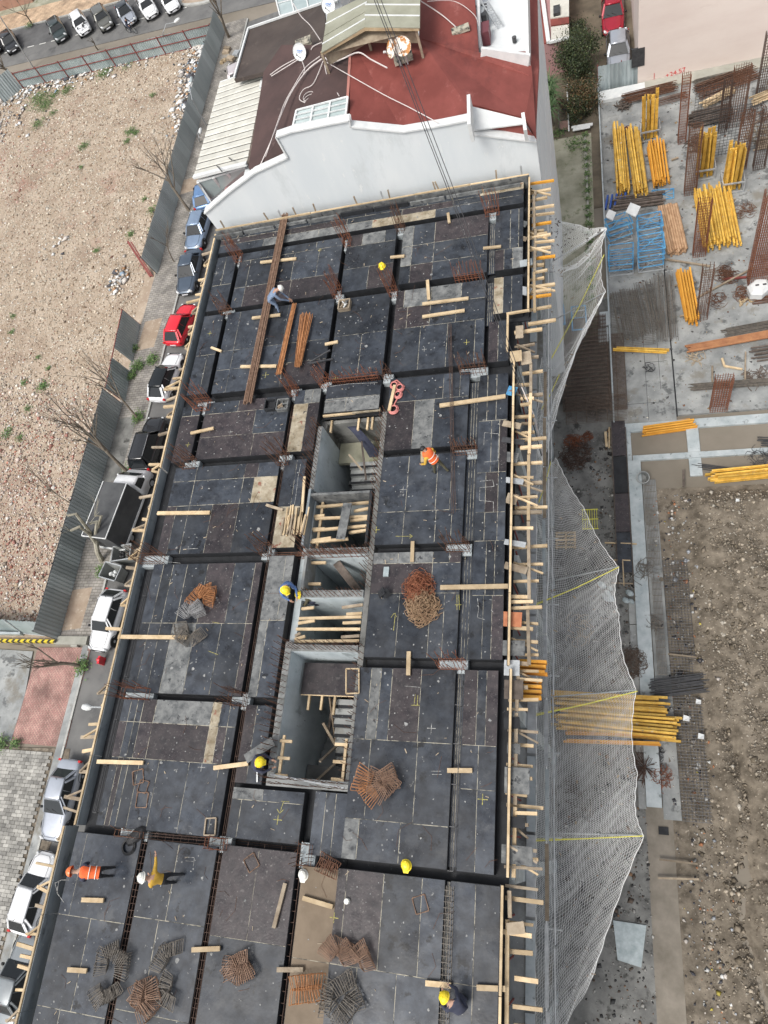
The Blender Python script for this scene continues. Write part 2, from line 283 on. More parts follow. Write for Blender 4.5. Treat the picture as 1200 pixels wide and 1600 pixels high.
# ================================================================= the building under construction
bld = thing('unfinished_building', (-10.5, 9, 0), 'unfinished concrete building whose top floor is laid out with black formwork sheets', 'building')
BOT = 15.7
CELLS = [
 (-18.0,-3.1,25.3,26.45,[(25.3,25.75,[-15.6,-12.7,-10.0,-7.0,-4.6]),(25.75,26.1,[-14.2,-11.3,-8.6,-6.2,-4.3]),(26.1,26.45,[-16.5,-13.2,-10.4,-7.4,-5.0])]),
 (-17.95,-16.95,21.7,24.95,[(21.7,23.2,[]),(23.2,24.95,[-17.5])]),
 (-16.65,-11.4,21.7,24.95,[(21.7,22.85,[-16.09,-13.7]),(22.85,24.5,[-16.09,-13.75,-12.5]),(24.5,24.95,[-15.2,-12.7])]),
 (-11.1,-8.8,21.7,24.95,[(21.7,22.98,[-9.9]),(22.98,24.3,[]),(24.3,24.95,[-10.4,-9.3])]),
 (-8.4,-4.6,21.7,24.95,[(21.7,22.66,[-7.95,-6.95,-5.8]),(22.66,23.78,[-7.95,-6.95]),(23.78,24.95,[-7.95,-6.95])]),
 (-4.2,-3.1,21.7,24.95,[(21.7,22.77,[-3.85,-3.5]),(22.77,24.95,[-3.61,-3.25])]),
 (-17.95,-16.98,17.0,21.35,[(17.0,19.1,[-17.35]),(19.1,21.35,[])]),
 (-16.68,-11.4,16.95,21.35,[(16.95,18.15,[-16.02,-14.9,-13.4]),(18.15,19.2,[-16.02,-13.6]),(19.2,21.35,[-16.05,-14.85,-13.6])]),
 (-11.1,-8.78,17.05,21.25,[(17.05,19.25,[-9.85]),(19.25,21.25,[])]),
 (-8.42,-4.6,17.1,21.25,[(17.1,19.25,[-7.26,-6.1,-4.95]),(19.25,20.35,[-7.9,-6.9,-5.8]),(20.35,21.25,[-8.1,-6.9,-5.6])]),
 (-4.2,-3.1,19.45,21.25,[(19.45,21.25,[-3.85,-3.5])]),
 (-4.35,-3.62,17.1,19.0,[(17.1,19.0,[-4.0])]),
 (-17.95,-17.1,13.6,16.3,[(13.6,15.85,[]),(15.85,16.3,[-17.5])]),
 (-16.78,-12.8,13.65,16.4,[(13.65,14.68,[-14.2]),(14.68,15.86,[-14.3]),(15.86,16.4,[-15.2,-13.9])]),
 (-12.5,-11.42,13.7,16.6,[(13.7,15.95,[-11.9]),(15.95,16.6,[-12.1,-11.75])]),
 (-11.1,-8.78,15.42,16.7,[(15.42,16.05,[-10.2]),(16.05,16.7,[])]),
 (-8.32,-5.12,13.45,16.7,[(13.45,15.6,[-7.24,-6.45]),(15.6,16.7,[-6.12,-5.8,-5.45])]),
 (-4.62,-3.6,5.35,16.45,[(5.35,7.5,[-4.25,-3.95]),(7.5,9.5,[-4.2,-3.9]),(9.5,10.6,[-4.3,-3.85]),(10.6,12.2,[-4.3,-3.85]),(12.2,14.4,[-4.15,-3.85]),(14.4,16.45,[-4.35,-4.0])]),
 (-17.62,-12.8,9.35,13.22,[(9.35,11.45,[-17.2,-16.6,-15.5,-14.3]),(11.45,12.6,[-16.6,-14.3,-13.8]),(12.6,13.22,[-16.6,-14.3,-13.7])]),
 (-12.5,-11.62,9.5,13.25,[(9.5,11.2,[]),(11.2,13.25,[-12.0])]),
 (-8.32,-5.12,9.5,13.08,[(9.5,10.77,[-7.3,-6.1,-5.5]),(10.77,13.08,[-7.28,-6.14,-5.6])]),
 (-17.62,-12.85,3.85,8.85,[(3.85,6.47,[-17.25,-16.75,-16.2,-15.2,-14.1,-13.1]),(6.47,8.85,[-17.2,-16.75,-16.1,-15.17,-13.99,-13.1])]),
 (-12.5,-11.55,3.85,9.1,[(3.85,6.6,[-12.2]),(6.6,9.1,[-11.85])]),
 (-8.3,-5.12,5.35,9.12,[(5.35,7.6,[-7.22,-6.1,-5.6]),(7.6,8.72,[-6.1]),(8.72,9.12,[-7.4,-6.1,-5.5])]),
 (-17.6,-12.85,-0.75,3.55,[(-0.75,1.5,[-17.3,-17.1,-16.85,-16.4,-15.6,-14.38,-13.2]),(1.5,2.75,[-17.3,-17.0,-16.75,-16.2,-13.85,-13.5,-13.15]),(2.75,3.55,[-17.3,-17.0,-16.75,-16.2,-13.85,-13.5,-13.15])]),
 (-12.48,-11.55,1.0,3.5,[(1.0,3.5,[-12.1])]),
 (-12.48,-9.95,-0.7,0.78,[(-0.7,0.45,[-12.15]),(0.45,0.78,[-11.4])]),
 (-9.5,-8.45,-0.95,0.85,[(-0.95,0.85,[-9.15,-8.8])]),
 (-8.4,-5.12,-0.95,4.92,[(-0.95,0.18,[-7.95,-6.6]),(0.18,2.6,[-7.8,-6.22]),(2.6,4.92,[-8.0,-7.65,-7.25,-6.24])]),
 (-4.75,-3.72,-0.95,4.92,[(-0.95,1.3,[-4.25]),(1.3,2.6,[-4.25]),(2.6,4.92,[-4.35,-4.05])]),
 (-18.3,-15.72,-12.0,-1.1,[(-3.6,-1.1,[-17.9]),(-6.2,-3.6,[-17.0]),(-8.8,-6.2,[-17.4]),(-12,-8.8,[-17.0])]),
 (-15.38,-12.8,-12.0,-1.1,[(-3.35,-1.1,[-14.2]),(-5.9,-3.35,[-14.45]),(-8.4,-5.9,[-14.2]),(-12,-8.4,[-14.1])]),
 (-12.5,-9.95,-12.0,-1.0,[(-3.55,-1.0,[-11.25]),(-6.1,-3.55,[]),(-8.6,-6.1,[-11.3]),(-12,-8.6,[-11.3])]),
 (-9.65,-8.5,-12.0,-1.35,[(-3.8,-1.35,[]),(-6.2,-3.8,[]),(-12,-6.2,[])]),
 (-8.45,-5.15,-12.0,-1.3,[(-3.8,-1.3,[-8.18,-7.0,-5.8]),(-6.2,-3.8,[-7.6,-6.4]),(-8.8,-6.2,[-7.0,-5.8]),(-12,-8.8,[-7.0])]),
 (-4.9,-3.5,-12.0,-1.3,[(-3.8,-1.3,[-4.2]),(-6.3,-3.8,[-4.2]),(-12,-6.3,[-4.2])]),
]
SPECIAL = [  # (x0,x1,y0,y1,material) sheets of another surface, by centre
 (-12.5,-11.9,13.7,15.95,plyt),(-12.1,-11.4,15.95,16.6,plyg),(-13.8,-13.6,12,13.3,plyg),(-13.8,-12.8,11.5,12.6,plyt),(-12.5,-12,9.5,11.2,plyt),
 (-7.24,-6.45,13.45,15.6,plyg),(-8.32,-7.24,13.45,15.6,ply2),(-8.4,-7.95,22.6,25,plyg),(-6.95,-4.6,23.8,24.95,ply2),(-4.3,-3.1,26.0,26.45,plyt),(-3.61,-3.1,21.7,22.77,plyg),
 (-4.2,-3.85,19.4,21.3,plyt),(-16.1,-15.2,3.85,6.4,plyg),(-12.5,-12.2,3.85,6.6,plyg),(-12.5,-11.85,6.6,9.1,plyg),(-11.9,-11.5,6.6,9.1,plyg),(-8.32,-6.1,8.72,9.12,plyg),
 (-16.2,-13.85,1.5,2.75,ply2),(-16.2,-13.85,2.75,3.55,plyg),(-13.85,-13.5,1.5,3.5,plyt),(-8.0,-7.65,2.6,4.92,plyg),(-12.7,-10,25.25,25.8,plyg),(-15.6,-12.7,25.25,25.8,plyg),(-10,-7,25.3,25.8,plyt),
 (-9.65,-8.5,-12,-1.3,plyb),(-11.1,-8.78,15.4,16.05,plyg),(-10.4,-9.3,24.3,24.95,plyg),(-8.1,-6.9,20.35,21.25,plyg),(-6.9,-5.6,20.35,21.25,plyg),(-7.9,-6.9,19.25,20.35,ply2),
 (-8.42,-7.9,17.1,21.2,ply2),(-15.5,-14.3,9.3,11.4,ply2),(-14.0,-13.1,6.47,8.85,ply),(-15.17,-13.99,6.47,8.85,ply2),(-8.4,-7.95,-0.95,0.18,plyg),(-17.35,-16.75,3.8,8.9,ply),(-4.35,-3.98,17,19,ply2),(-12.48,-11.4,0.45,0.78,plyg),(-12.15,-11,1,3.5,ply)]
nsheet = 0
def widen(c):   # the beam forms between the cells are narrow
    x0, x1, y0, y1, rows = c; w_ = .04; return (x0-w_, x1+w_, y0-w_, y1+w_, [(ya-(w_ if ya <= y0+.001 else 0), yb+(w_ if yb >= y1-.001 else 0), cu) for ya, yb, cu in rows])
for (x0, x1, y0, y1, rows) in map(widen, CELLS):
    b = MB(); b.box(x0+.032, x1-.032, y0+.032, y1-.032, BOT+.02, DZ-.004); b.build('joist_bed', seam, bld)
    b = MB()
    for q in ((x0, x0+.028, y0, y1), (x1-.028, x1, y0, y1), (x0+.03, x1-.03, y0, y0+.028), (x0+.03, x1-.03, y1-.028, y1)): b.box(*q, BOT+.02, DZ-.005)
    b.build('beam_side_form', plyx, bld)
    for (ya, yb, cuts) in rows:
        xs = [x0] + [c for c in cuts if x0 < c < x1] + [x1]
        for xa, xb in zip(xs, xs[1:]):
            cx, cy = (xa+xb)/2, (ya+yb)/2; m = ply
            for s in SPECIAL:
                if s[0] <= cx <= s[1] and s[2] <= cy <= s[3]: m = s[4]
            if m is ply and random.random() < .13: m = ply2
            g = random.uniform(.006, .013)
            piece('plywood_sheet', 'cube', m, (cx, cy, DZ-.008+random.uniform(-.003,.002)), (xb-xa-2*g, yb-ya-2*g, .02), bld, rz=random.uniform(-.0015,.0015)); nsheet += 1
# bottoms of the beam forms
b = MB(); b.box(-18.35, -11.45, -12, 26.5, BOT-.06, BOT); b.build('beam_bottom_form', plyx, bld)
b = MB(); b.box(-8.35, -3.3, -12, 19.19, BOT-.061, BOT-.001); b.build('beam_bottom_form', plyx, bld); b = MB(); b.box(-8.35, -2.75, 19.215, 26.5, BOT-.062, BOT-.002); b.build('beam_bottom_form', plyx, bld)
b = MB(); b.box(-11.44, -8.36, -12, .98, BOT-.06, BOT); b.build('beam_bottom_form', plyx, bld); b = MB(); b.box(-11.44, -8.36, 15.35, 26.5, BOT-.06, BOT); b.build('beam_bottom_form', plyx, bld)
# shallow strip beams with their own planks (wide band beams by the right edge)
for (x0, x1, y0, y1) in ((-5.08,-4.66,13.5,16.3),(-5.08,-4.66,9.6,12.9),(-5.08,-4.66,5.3,9.1),(-5.08,-4.8,-.9,4.9),(-4.56,-4.24,21.7,24.5),(-4.56,-4.24,19.0,21.2),(-5.1,-4.93,-6,-1.3)):
    piece('beam_bottom_sheet', 'cube', ply, ((x0+x1)/2, (y0+y1)/2, 15.9), (x1-x0, y1-y0, .03), bld)
    for k in range(3):
        xx = x0 + (x1-x0)*(k+1)/4; piece('form_joint_batten', 'cube', seam, (xx, (y0+y1)/2, 15.918), (.012, y1-y0, .012), bld)
# upstand edge forms
def edge(x0, y0, x1, y1, mat=plye, z0=15.5, z1=16.2, side=1):
    p, q = Vector((x0, y0, 0)), Vector((x1, y1, 0)); L = (q-p).length; n = max(1, round(L/2.5)); d = (q-p)/L
    for i in range(n):
        a = p + d*(L*i/n+.006); c = p + d*(L*(i+1)/n-.006); zz = z1 + random.uniform(-.02, .03)
        between('edge_form_panel', 'cube', mat, (a.x, a.y, (z0+zz)/2), (c.x, c.y, (z0+zz)/2), .03, zz-z0, bld)
    nrm = Vector((-d.y, d.x, 0))*side*.05
    for i in range(n):
        a = p + d*(L*i/n) + nrm; c = p + d*(L*(i+1)/n-.02) + nrm
        between('edge_rail', 'cube', woodl, (a.x, a.y, z1+.0), (c.x, c.y, z1+random.uniform(-.02,.02)), .07, .09, bld)
edge(-18.32, 13.3, -18.32, 26.5, side=1); edge(-18.36, -.85, -18.36, 13.25, side=1); edge(-18.8, -12, -18.8, -.9, side=1)
edge(-18.3, 26.55, -2.8, 26.55, mat=plyg, side=1, z1=16.35)
edge(-2.85, 19.3, -2.85, 26.5, mat=plyx, side=-1, z1=16.3); edge(-3.38, 5.1, -3.38, 17.3, mat=plyx, side=-1, z1=16.28); edge(-3.3, -1.0, -3.3, 5.0, mat=plyx, side=-1, z1=16.28); edge(-3.45, -12, -3.45, -1.2, mat=plyx, side=-1, z1=16.28)
piece('edge_form_panel', 'cube', plyx, (-11.5, -.9, 15.4), (.3, .04, .3), bld)
b = MB(); b.bar((-3.6,17.35,16.3), (-3.6,19.15,16.3), .08, .09); b.bar((-3.65,19.15,16.33), (-2.75,19.2,16.33), .08, .09); b.build('edge_rail', woodl, bld)
piece('cover_sheet', 'cube', woodl, (-3.25, 17.05, 16.34), (.45, .5, .03), bld, rz=.05)
# kicker beside back edge, dusty boards
for i in range(9):
    x = -17.6 + i*1.7; piece('kicker_board', 'cube', random.choice([plyg, plyx, plyg]), (x, 26.28+random.uniform(-.04,.04), 16.2), (1.6, .08, random.uniform(.12,.28)), bld)
# studs sticking out of the left edge form (some with a diagonal)
yy = -11.0
while yy < 26:
    x0 = -18.4 if yy > -.9 else -18.86
    L = random.choice([.3,.45,.6,.75,.9]); z = random.uniform(15.9, 16.15); sk = random.uniform(-.15,.15)
    between('formwork_stud', 'cube', random.choice([woodl, woodl, woodo]), (x0, yy, z), (x0-L, yy+sk, z-.05), random.choice([.08,.1,.12]), .09, bld)
    if random.random() < .35: between('formwork_stud', 'cube', random.choice([woodl, woodo]), (x0-.05, yy+.35, z+.05), (x0-L*.8, yy+sk, z+.06), .06, .08, bld)
    yy += random.choice([.28,.45,.6,.8,.95])
# studs along the back edge standing over the white wall
for px, py in ((343,372),(415,345),(437,338),(458,345),(490,335),(555,322),(598,302),(680,282),(684,290),(776,262),(815,262),(605,330)):
    c = P(px, py+14, 16.4); piece('formwork_stud', 'cube', random.choice([woodo, steel]), (c.x, 26.66, 16.45), (.07, .05, .75), bld, rz=.2, ry=random.uniform(-.15,.15))
# joists, yellow beams, ledger and boards outside the right edge
yy = -11.5; k = 0
while yy < 26.6:
    big = yy > 18.9; x0 = -2.78 if big else -3.3; L = random.choice([.45,.6,.75,.9]) + (.15 if 8 < yy < 14 else 0)
    m = woodl if random.random() < .8 else woodo; z = random.uniform(15.6, 16.0)
    if big and random.random() < .15: m = yelo
    between('cantilever_joist', 'cube', m, (x0-.1 + random.choice([0,0,.3]), yy, z), (x0+L+.1, yy+random.uniform(-.06,.06), z+random.uniform(-.03,.03)), random.choice([.08,.1,.12]), .1, bld)
    if random.random() < .2: between('diagonal_brace', 'cube', m, (x0, yy+.05, z+.1), (x0+L+.1, yy-.35, z+.02), .06, .08, bld)
    yy += random.choice([.22,.32,.42,.5,.62]); k += 1
for (y0, y1, x) in ((5.2,17.0,-2.75),(-1,5,-3.1),(-11,-1.3,-3.25),(19.4,26,-2.6)):
    y = y0
    while y < y1:
        yb = min(y+random.uniform(1.8,3), y1); between('edge_ledger', 'cube', random.choice([woodl, woodl, woodo]), (x+random.uniform(-.04,.04), y, 15.95), (x+random.uniform(-.04,.04), yb-.05, 15.95), .11, .1, bld); y = yb
for (px, py, sx, sy, m, rz) in ((806,262,.5,.25,plyg,.5),(818,350,.35,.3,plyg,-.5),(812,372,.7,.22,woodo,-.5),(822,412,.5,.35,concl,.1),(818,455,.6,.4,steel,-.4),(812,520,.3,.6,woodo,0),(822,560,.4,.6,woodo,.1),
    (800,612,.35,.4,bsteel,-.3),(800,665,.7,.25,woodo,-.3),(802,690,.85,.22,dsteel,-.25),(800,715,.45,.4,plyg,-.2),(803,752,.7,.22,steel,-.2),(800,780,.4,.4,woodo,-.3),(805,850,.75,.2,steel,-.2),(806,888,.8,.25,woodo,-.3),
    (800,968,.65,.5,brickm,-.05),(803,1013,.72,.5,plyg,0),(800,1044,.5,.5,steel,0),(803,1078,.6,.6,woodd,0),(808,1220,.75,.75,plyg,0),(806,1285,.55,.3,plyx,0),(808,1336,.9,.5,plyg,0),(800,1130,.5,.35,plyx,.1),(803,1170,.4,.3,plyg,0),(806,1450,.5,.3,woodo,.2)):
    c = P(px, py, 16.05); piece('loose_board', 'cube', m, (c.x, c.y, 16.06+random.uniform(0,.05)), (sx, sy, .03), bld, rz=rz)
# lower floors and columns
for z in (12.8, 9.6, 6.4, 3.2, .25):
    b = MB(); b.box(-18.0, -11.46, -12, 26.4, z-.2, z); b.box(-8.34, -2.85 if z > 10 else -3.15, -12, 26.4, z-.2, z)
    b.box(-11.45, -8.35, -12, .98, z-.2, z); b.box(-11.45, -8.35, 15.36, 26.4, z-.2, z); b.build('floor_slab', conc, bld)
for y in (-11,-6.3,-.95,3.9,8.9,13.2,16.9,21.4,26.1):
    for x in (-17.7, -12.7, -3.3, -7.9):
        piece('concrete_column', 'cube', concb, (x, y, 7.8), (.3, .5, 15.5), bld)
for y in np.arange(-11.4, 26.2, 1.15):
    for z in (12.8, 9.6): piece('formwork_prop', 'rod', redm, (-3.35+random.uniform(-.2,.1), y, z+1.35), (2.7, .06, .06), bld, ry=math.pi/2)
b = MB(); b.box(-2.84,-2.80,-12,26.4,9.62,10.5); b.build('safety_net_band', concl, bld) if False else None
# pale boards and pipes lying on the protruding floor edge below
for i in range(15):
    y = -11+i*2.5; piece('edge_board', 'cube', random.choice([concb, concl, steel]), (-2.98, y, 12.86), (.3, 2.4, .04), bld)

# ---- shafts, walls and stairs
topm = M('dirty_wall_top', (.13,.135,.13), (.27,.275,.27), 3, 10, .9)
def wall(x0, x1, y0, y1, z0, z1, m=concl):
    b = MB(); b.box(x0, x1, y0, y1, z0, z1); o = b.build('shaft_wall', m, bld)
    if m is shaftw: b = MB(); b.box(x0+.002, x1-.002, y0+.002, y1-.002, z1+.001, z1+.02); b.build('wall_top', topm, o)
    return o
wall(-11.36, -11.16, 11.95, 14.85, 9.6, 15.95, shaftw); wall(-8.6, -8.4, 1.1, 15.3, 9.6, 15.95, concd)
wall(-11.42, -11.16, 1.05, 5.85, 9.6, 15.95, shaftw); wall(-11.15, -8.63, 5.5, 5.75, 9.6, 15.96, shaftw); wall(-11.15, -8.63, 7.5, 7.78, 9.6, 15.97, shaftw); wall(-11.15, -8.63, 9.2, 9.45, 9.6, 15.94, shaftw)
wall(-11.15, -8.63, 11.8, 11.92, 9.6, 15.6, concl); wall(-11.42, -11.16, 5.86, 9.44, 9.6, 15.7, concb)
wall(-11.42,-11.16,9.46,11.93,9.6,15.6,concb); wall(-11.15,-8.63,15.2,15.36,9.6,15.5,concd); wall(-11.42,-11.16,14.86,15.36,9.6,15.5,concd)
b = MB(); b.box(-11.15, -8.63, .98, 15.3, 9.3, 9.6); b.build('shaft_floor', concd, bld)
def stairs(y0, y1, x0, x1, z0, z1, n, m=concd):
    f = MB(); f.prism([(x0, y0, z0-.05), (x0, y1, z1-.05), (x1, y1, z1-.05), (x1, y0, z0-.05)], .15); st = f.build('stair_flight', m, bld)
    for i in range(n):
        b = MB(); y = y0+(y1-y0)*i/n; h = (z1-z0)/n; z = z0+h*i; dy = (y1-y0)/n
        b.box(x0, x1, min(y, y+dy), max(y, y+dy), z-.06, z+h-.01); b.build('stair_step', conc, st); b = MB(); b.box(x0, x1, min(y,y+dy), min(y,y+dy)+abs(dy)*.36, z+h-.008, z+h-.002); b.build('step_painted_shadow', plyx, st)  # black strip on each tread paints the shade line between steps
stairs(12.2, 14.2, -10.6, -9.35, 12.7, 13.9, 7); b = MB(); b.box(-11.15, -8.65, 14.2, 15.18, 13.7, 13.9); b.build('stair_landing', concy, bld)
stairs(12.1, 14.0, -11.1, -10.15, 11.2, 12.6, 7)
stairs(1.9, 4.1, -9.9, -8.75, 13.4, 14.6, 7); stairs(1.6, 4.1, -11.1, -9.95, 12.6, 11.0, 8); b = MB(); b.box(-11.1, -8.65, 1.0, 1.88, 13.1, 13.35); b.build('stair_landing', concd, bld)
piece('landing_sheet', 'cube', ply2, (-9.85, 4.75, 14.9), (2.4, 1.15, .03), bld); piece('landing_edge', 'cube', woodl, (-9.85, 4.16, 14.88), (2.4, .03, .04), bld)
for x in (-10.75, -10.25, -9.75): piece('landing_joist', 'cube', woodl, (x, 3.95, 14.75), (.08, .75+random.uniform(-.2,.2), .1), bld)
b = MB(); b.prism([(-9.95,1.9,12.5),(-9.95,4.1,14.2),(-9.95,4.1,14.9),(-9.95,1.9,13.2)], .05, (1,0,0)); b.build('stair_side_form', plyb, bld)
piece('stair_support_prop', 'cube', woodo, (-10.2,1.7,13.6), (.08,1.2,.06), bld, rz=-.8)
# shaft 1: ragged timber edge over the opening, a black tarp and splices
piece('opening_edge_board', 'cube', woodl, (-10.5, 15.35, 15.95), (1.4, .07, .1), bld, rz=.02); piece('opening_edge_board', 'cube', plyt, (-9.3, 15.4, 15.99), (1.2, .14, .08), bld, rz=.02)
for x in (-9.75,-9.35,-9.15,-10.95): piece('opening_joist', 'cube', woodl, (x, 15.05, 15.55), (.08, .55, .1), bld)
b = MB()
for i in range(9):
    t = i/8; 
    b.v += [(-10.4+.7*t+.1*math.sin(3*t), 15.2-.9*t, 15.2-1.7*t*t), (-9.95+.75*t, 15.2-.75*t, 15.2-1.2*t*t)]; b.m
for i in range(8): b.f.append((2*i, 2*i+1, 2*i+3, 2*i+2)); b.m.append(0)
tp = b.build('hanging_tarp', navyf, bld, smooth=True); md = tp.modifiers.new('solid', 'SOLIDIFY'); md.thickness = .02
# shaft 2: box form frame with timbers across
b = MB(); b.box(-11.3,-11.2,9.55,11.9,15.2,16.12); b.build('opening_form', plye, bld); b = MB(); b.box(-11.19,-8.75,11.62,11.72,15.2,16.11); b.build('opening_form', plyg, bld); b = MB(); b.box(-8.74,-8.64,9.55,11.72,15.2,16.12); b.build('opening_form', plyx, bld)
for (y, xa, xb) in ((11.35,-11.1,-8.8),(10.95,-11.15,-10.7),(10.85,-11.1,-8.8),(10.7,-9.6,-8.8),(11.1,-9.5,-8.8),(10.35,-11.1,-8.8),(10.4,-11.15,-10.6),(10.2,-9.6,-8.8),(9.85,-11.15,-9.6),(9.92,-11.1,-10.3)):
    between('cross_timber', 'cube', woodl, (xa, y, 15.6), (xb, y+random.uniform(-.03,.12), 15.62), .1, .1, bld)
piece('cross_timber', 'cube', woodl, (-10.9, 10.6, 15.48), (.1, 2.0, .1), bld); piece('concrete_stained_plank', 'cube', plyg, (-9.72, 10.55, 15.95), (.36, 1.5, .05), bld, rz=-.08)
# shaft 3: diagonal channel, pale wall inside
between('diagonal_beam_form', 'cube', woodd, (-10.1, 9.1, 15.3), (-9.1, 7.85, 13.9), .3, .2, bld)
piece('cross_timber', 'cube', woodl, (-10.75,9.0,15.6), (.7,.1,.1), bld); piece('cross_timber', 'cube', woodl, (-10.8,8.15,15.6), (.6,.1,.1), bld)
b = MB(); b.box(-11.1,-11.0,7.82,9.12,15.1,16.05); b.build('opening_form', conc, bld)
# shaft 4: timbers across
for (y, xa, xb) in ((7.15,-11.1,-10.6),(7.2,-9.5,-8.7),(6.95,-9.3,-8.7),(6.78,-11.15,-8.7),(6.6,-11.15,-10.5),(6.62,-9.4,-8.7),(6.38,-11.2,-8.7),(6.12,-11.2,-11),(6.1,-9.4,-8.7),(6.0,-11.2,-10.8),(5.92,-11.2,-8.7)):
    between('cross_timber', 'cube', random.choice([woodl, woodl, woodo]), (xa, y, 15.7), (xb, y+random.uniform(.0,.12), 15.72), .1, .08, bld)
# shaft 5: timber guard ladders at its lower end
for x in (-11.0, -8.72):
    piece('guard_rail', 'cube', woodl, (x, 1.85, 15.9), (.09, 1.5, .08), bld)
    for y in (1.3, 1.85, 2.4): piece('guard_rail', 'cube', woodl, (x+(.12 if x < -10 else -.15), y, 15.96), (.45, .1, .07), bld)
b = MB(); b.tube([(-11.2,1.3,16.15),(-8.5,1.05,16.3)], .03, 6); b.build('steel_tube', steel, bld)
wall(-11.4,-8.4,.95,1.25,15.0,15.99,conc)
b = MB(); b.box(-11.15,-8.63,5.3,5.31,9.6,15.5)
# ---- starter bars (column and wall reinforcement rising from the floor)
def cluster(cx, cy, sx, sy, nx, ny, h=1.1, m=None, pad=concl, rings=2, cap=True, lean=.12):
    m = m or random.choice([rust, rust, rustr]); b = MB()
    for i in range(nx):
        for j in range(ny):
            if 0 < i < nx-1 and 0 < j < ny-1: continue
            x = cx + (i/(max(1,nx-1))-.5)*sx; y = cy + (j/(max(1,ny-1))-.5)*sy; hh = h*random.uniform(.85,1.3)
            b.tube([(x,y,15.7),(x+random.uniform(-lean,lean)*.3,y,16.3),(x+random.uniform(-lean,lean),y+random.uniform(-lean,lean),16.05+hh)], .011, 4)
    for k in range(rings):
        z = 16.15+.22*k; r = [(cx-sx/2,cy-sy/2,z),(cx+sx/2,cy-sy/2,z),(cx+sx/2,cy+sy/2,z+.02),(cx-sx/2,cy+sy/2,z)]
        for i in range(4): b.tube([r[i], r[(i+1) % 4]], .009, 4)
    b.build('starter_bars', m, bld)
    if pad and sx < 1.15: piece('column_head', 'cube', pad, (cx, cy-.02, 15.82), (sx+.12, sy+.14, .3), bld)
for (x, y, sx, sy, nx, ny, h) in ((-16.75,24.7,.3,.5,4,5,1.3),(-11.1,24.6,.3,.5,4,4,1.4),(-8.55,24.9,.35,.3,5,3,1.3),(-4.4,24.9,.6,.3,6,3,1.2),(-16.8,21.45,.5,.3,7,2,1.1),(-11.22,21.6,.3,.5,4,5,1.3),(-8.6,21.2,.35,.35,5,3,1.4),
    (-5.3,21.45,1.2,.1,9,2,1.0),(-16.95,16.3,.7,.5,8,3,1.3),(-12.6,16.55,.35,.4,5,4,1.2),(-11.25,16.8,.35,.3,4,3,1.2),(-9.9,16.9,2.0,.12,13,2,.7),(-4.95,16.75,1.0,.3,9,3,1.0),(-17.0,13.4,.6,.45,7,3,1.3),
    (-12.6,13.3,.45,.5,6,4,1.3),(-5.1,13.1,.85,.25,8,3,.95),(-17.75,9.1,1.1,.35,10,3,1.2),(-12.7,9.35,.4,.45,5,4,1.2),(-5.2,9.25,.8,.3,8,3,1.2),(-17.1,3.75,1.1,.4,10,3,1.1),(-12.85,3.7,.6,.45,7,4,1.2),(-5.2,5.1,.85,.3,8,3,1.2),
    (-16.1,-.95,1.0,.2,4,2,.6),(-12.75,-.95,.7,.35,6,3,.6),(-9.6,-1.0,.4,.6,4,6,.6),(-8.5,16.9,.3,.3,3,3,.8)):
    cluster(x, y, sx, sy, nx, ny, h)
def wallbars(x0, y0, x1, y1, n, h=.85, m=rust, two=True):
    b = MB(); p = Vector((x0,y0,0)); q = Vector((x1,y1,0)); d = (q-p).normalized(); nn = Vector((-d.y,d.x,0))*.08
    for i in range(n):
        for s in ((-1,1) if two else (0,)):
            c = p+(q-p)*(i/(n-1))+nn*s; hh = h*random.uniform(.8,1.15)
            b.tube([(c.x,c.y,15.9),(c.x+random.uniform(-.05,.05),c.y+random.uniform(-.05,.05),16+hh)], .011, 4)
    b.build('wall_starter_bars', m, bld)
wallbars(-11.29,12.0,-11.29,14.8,17,.9); wallbars(-8.5,11.9,-8.5,15.2,20,.55); wallbars(-11.1,9.3,-8.7,9.3,18,.5); wallbars(-8.5,7.9,-8.5,9.3,8,.7); wallbars(-11.1,7.62,-8.7,7.62,15,.45)
wallbars(-11.1,5.65,-8.7,5.65,16,.7); wallbars(-11.29,1.2,-11.29,5.8,24,1.0); wallbars(-8.5,1.3,-8.5,5.7,20,.6); wallbars(-11.3,1.1,-8.5,1.1,26,.6); wallbars(-8.5,9.5,-8.5,11.7,9,.5)
wallbars(-11.29,9.5,-11.29,9.9,4,.9); wallbars(-11.2,9.2,-9.0,9.15,10,.6,rustr)
# ---- reinforcement lying in the troughs
def cage(x0, y0, x1, y1, z, wd, n, m=rust, bars=6, pitch=.15):
    b = MB(); p = Vector((x0,y0,z)); q = Vector((x1,y1,z)); d = (q-p).normalized(); nn = Vector((-d.y,d.x,0))
    for i in range(bars):
        o = nn*((i % 3)-1)*wd/2 + Vector((0,0,.3*(i//3)))
        b.tube([p+o+nn*random.uniform(-.02,.02), (p+q)/2+o+nn*random.uniform(-.03,.03), q+o], .011, 4)
    L = (q-p).length; k = 0
    while k*pitch < L:
        c = p+d*k*pitch; r = [c-nn*wd/2, c+nn*wd/2, c+nn*wd/2+Vector((0,0,.3)), c-nn*wd/2+Vector((0,0,.3))]
        for i in range(4): b.tube([r[i], r[(i+1) % 4]], .008, 3)
        k += 1
    b.build('beam_reinforcement', m, bld)
cage(-12.65,-11,-12.62,16.0,15.68,.13,0,drust,6,.8); cage(-15.55,-11,-15.55,-1.1,15.75,.24,0,drust,6,.2); cage(-12.66,-7,-12.66,-1.3,15.75,.2,0,drust,6,.25)
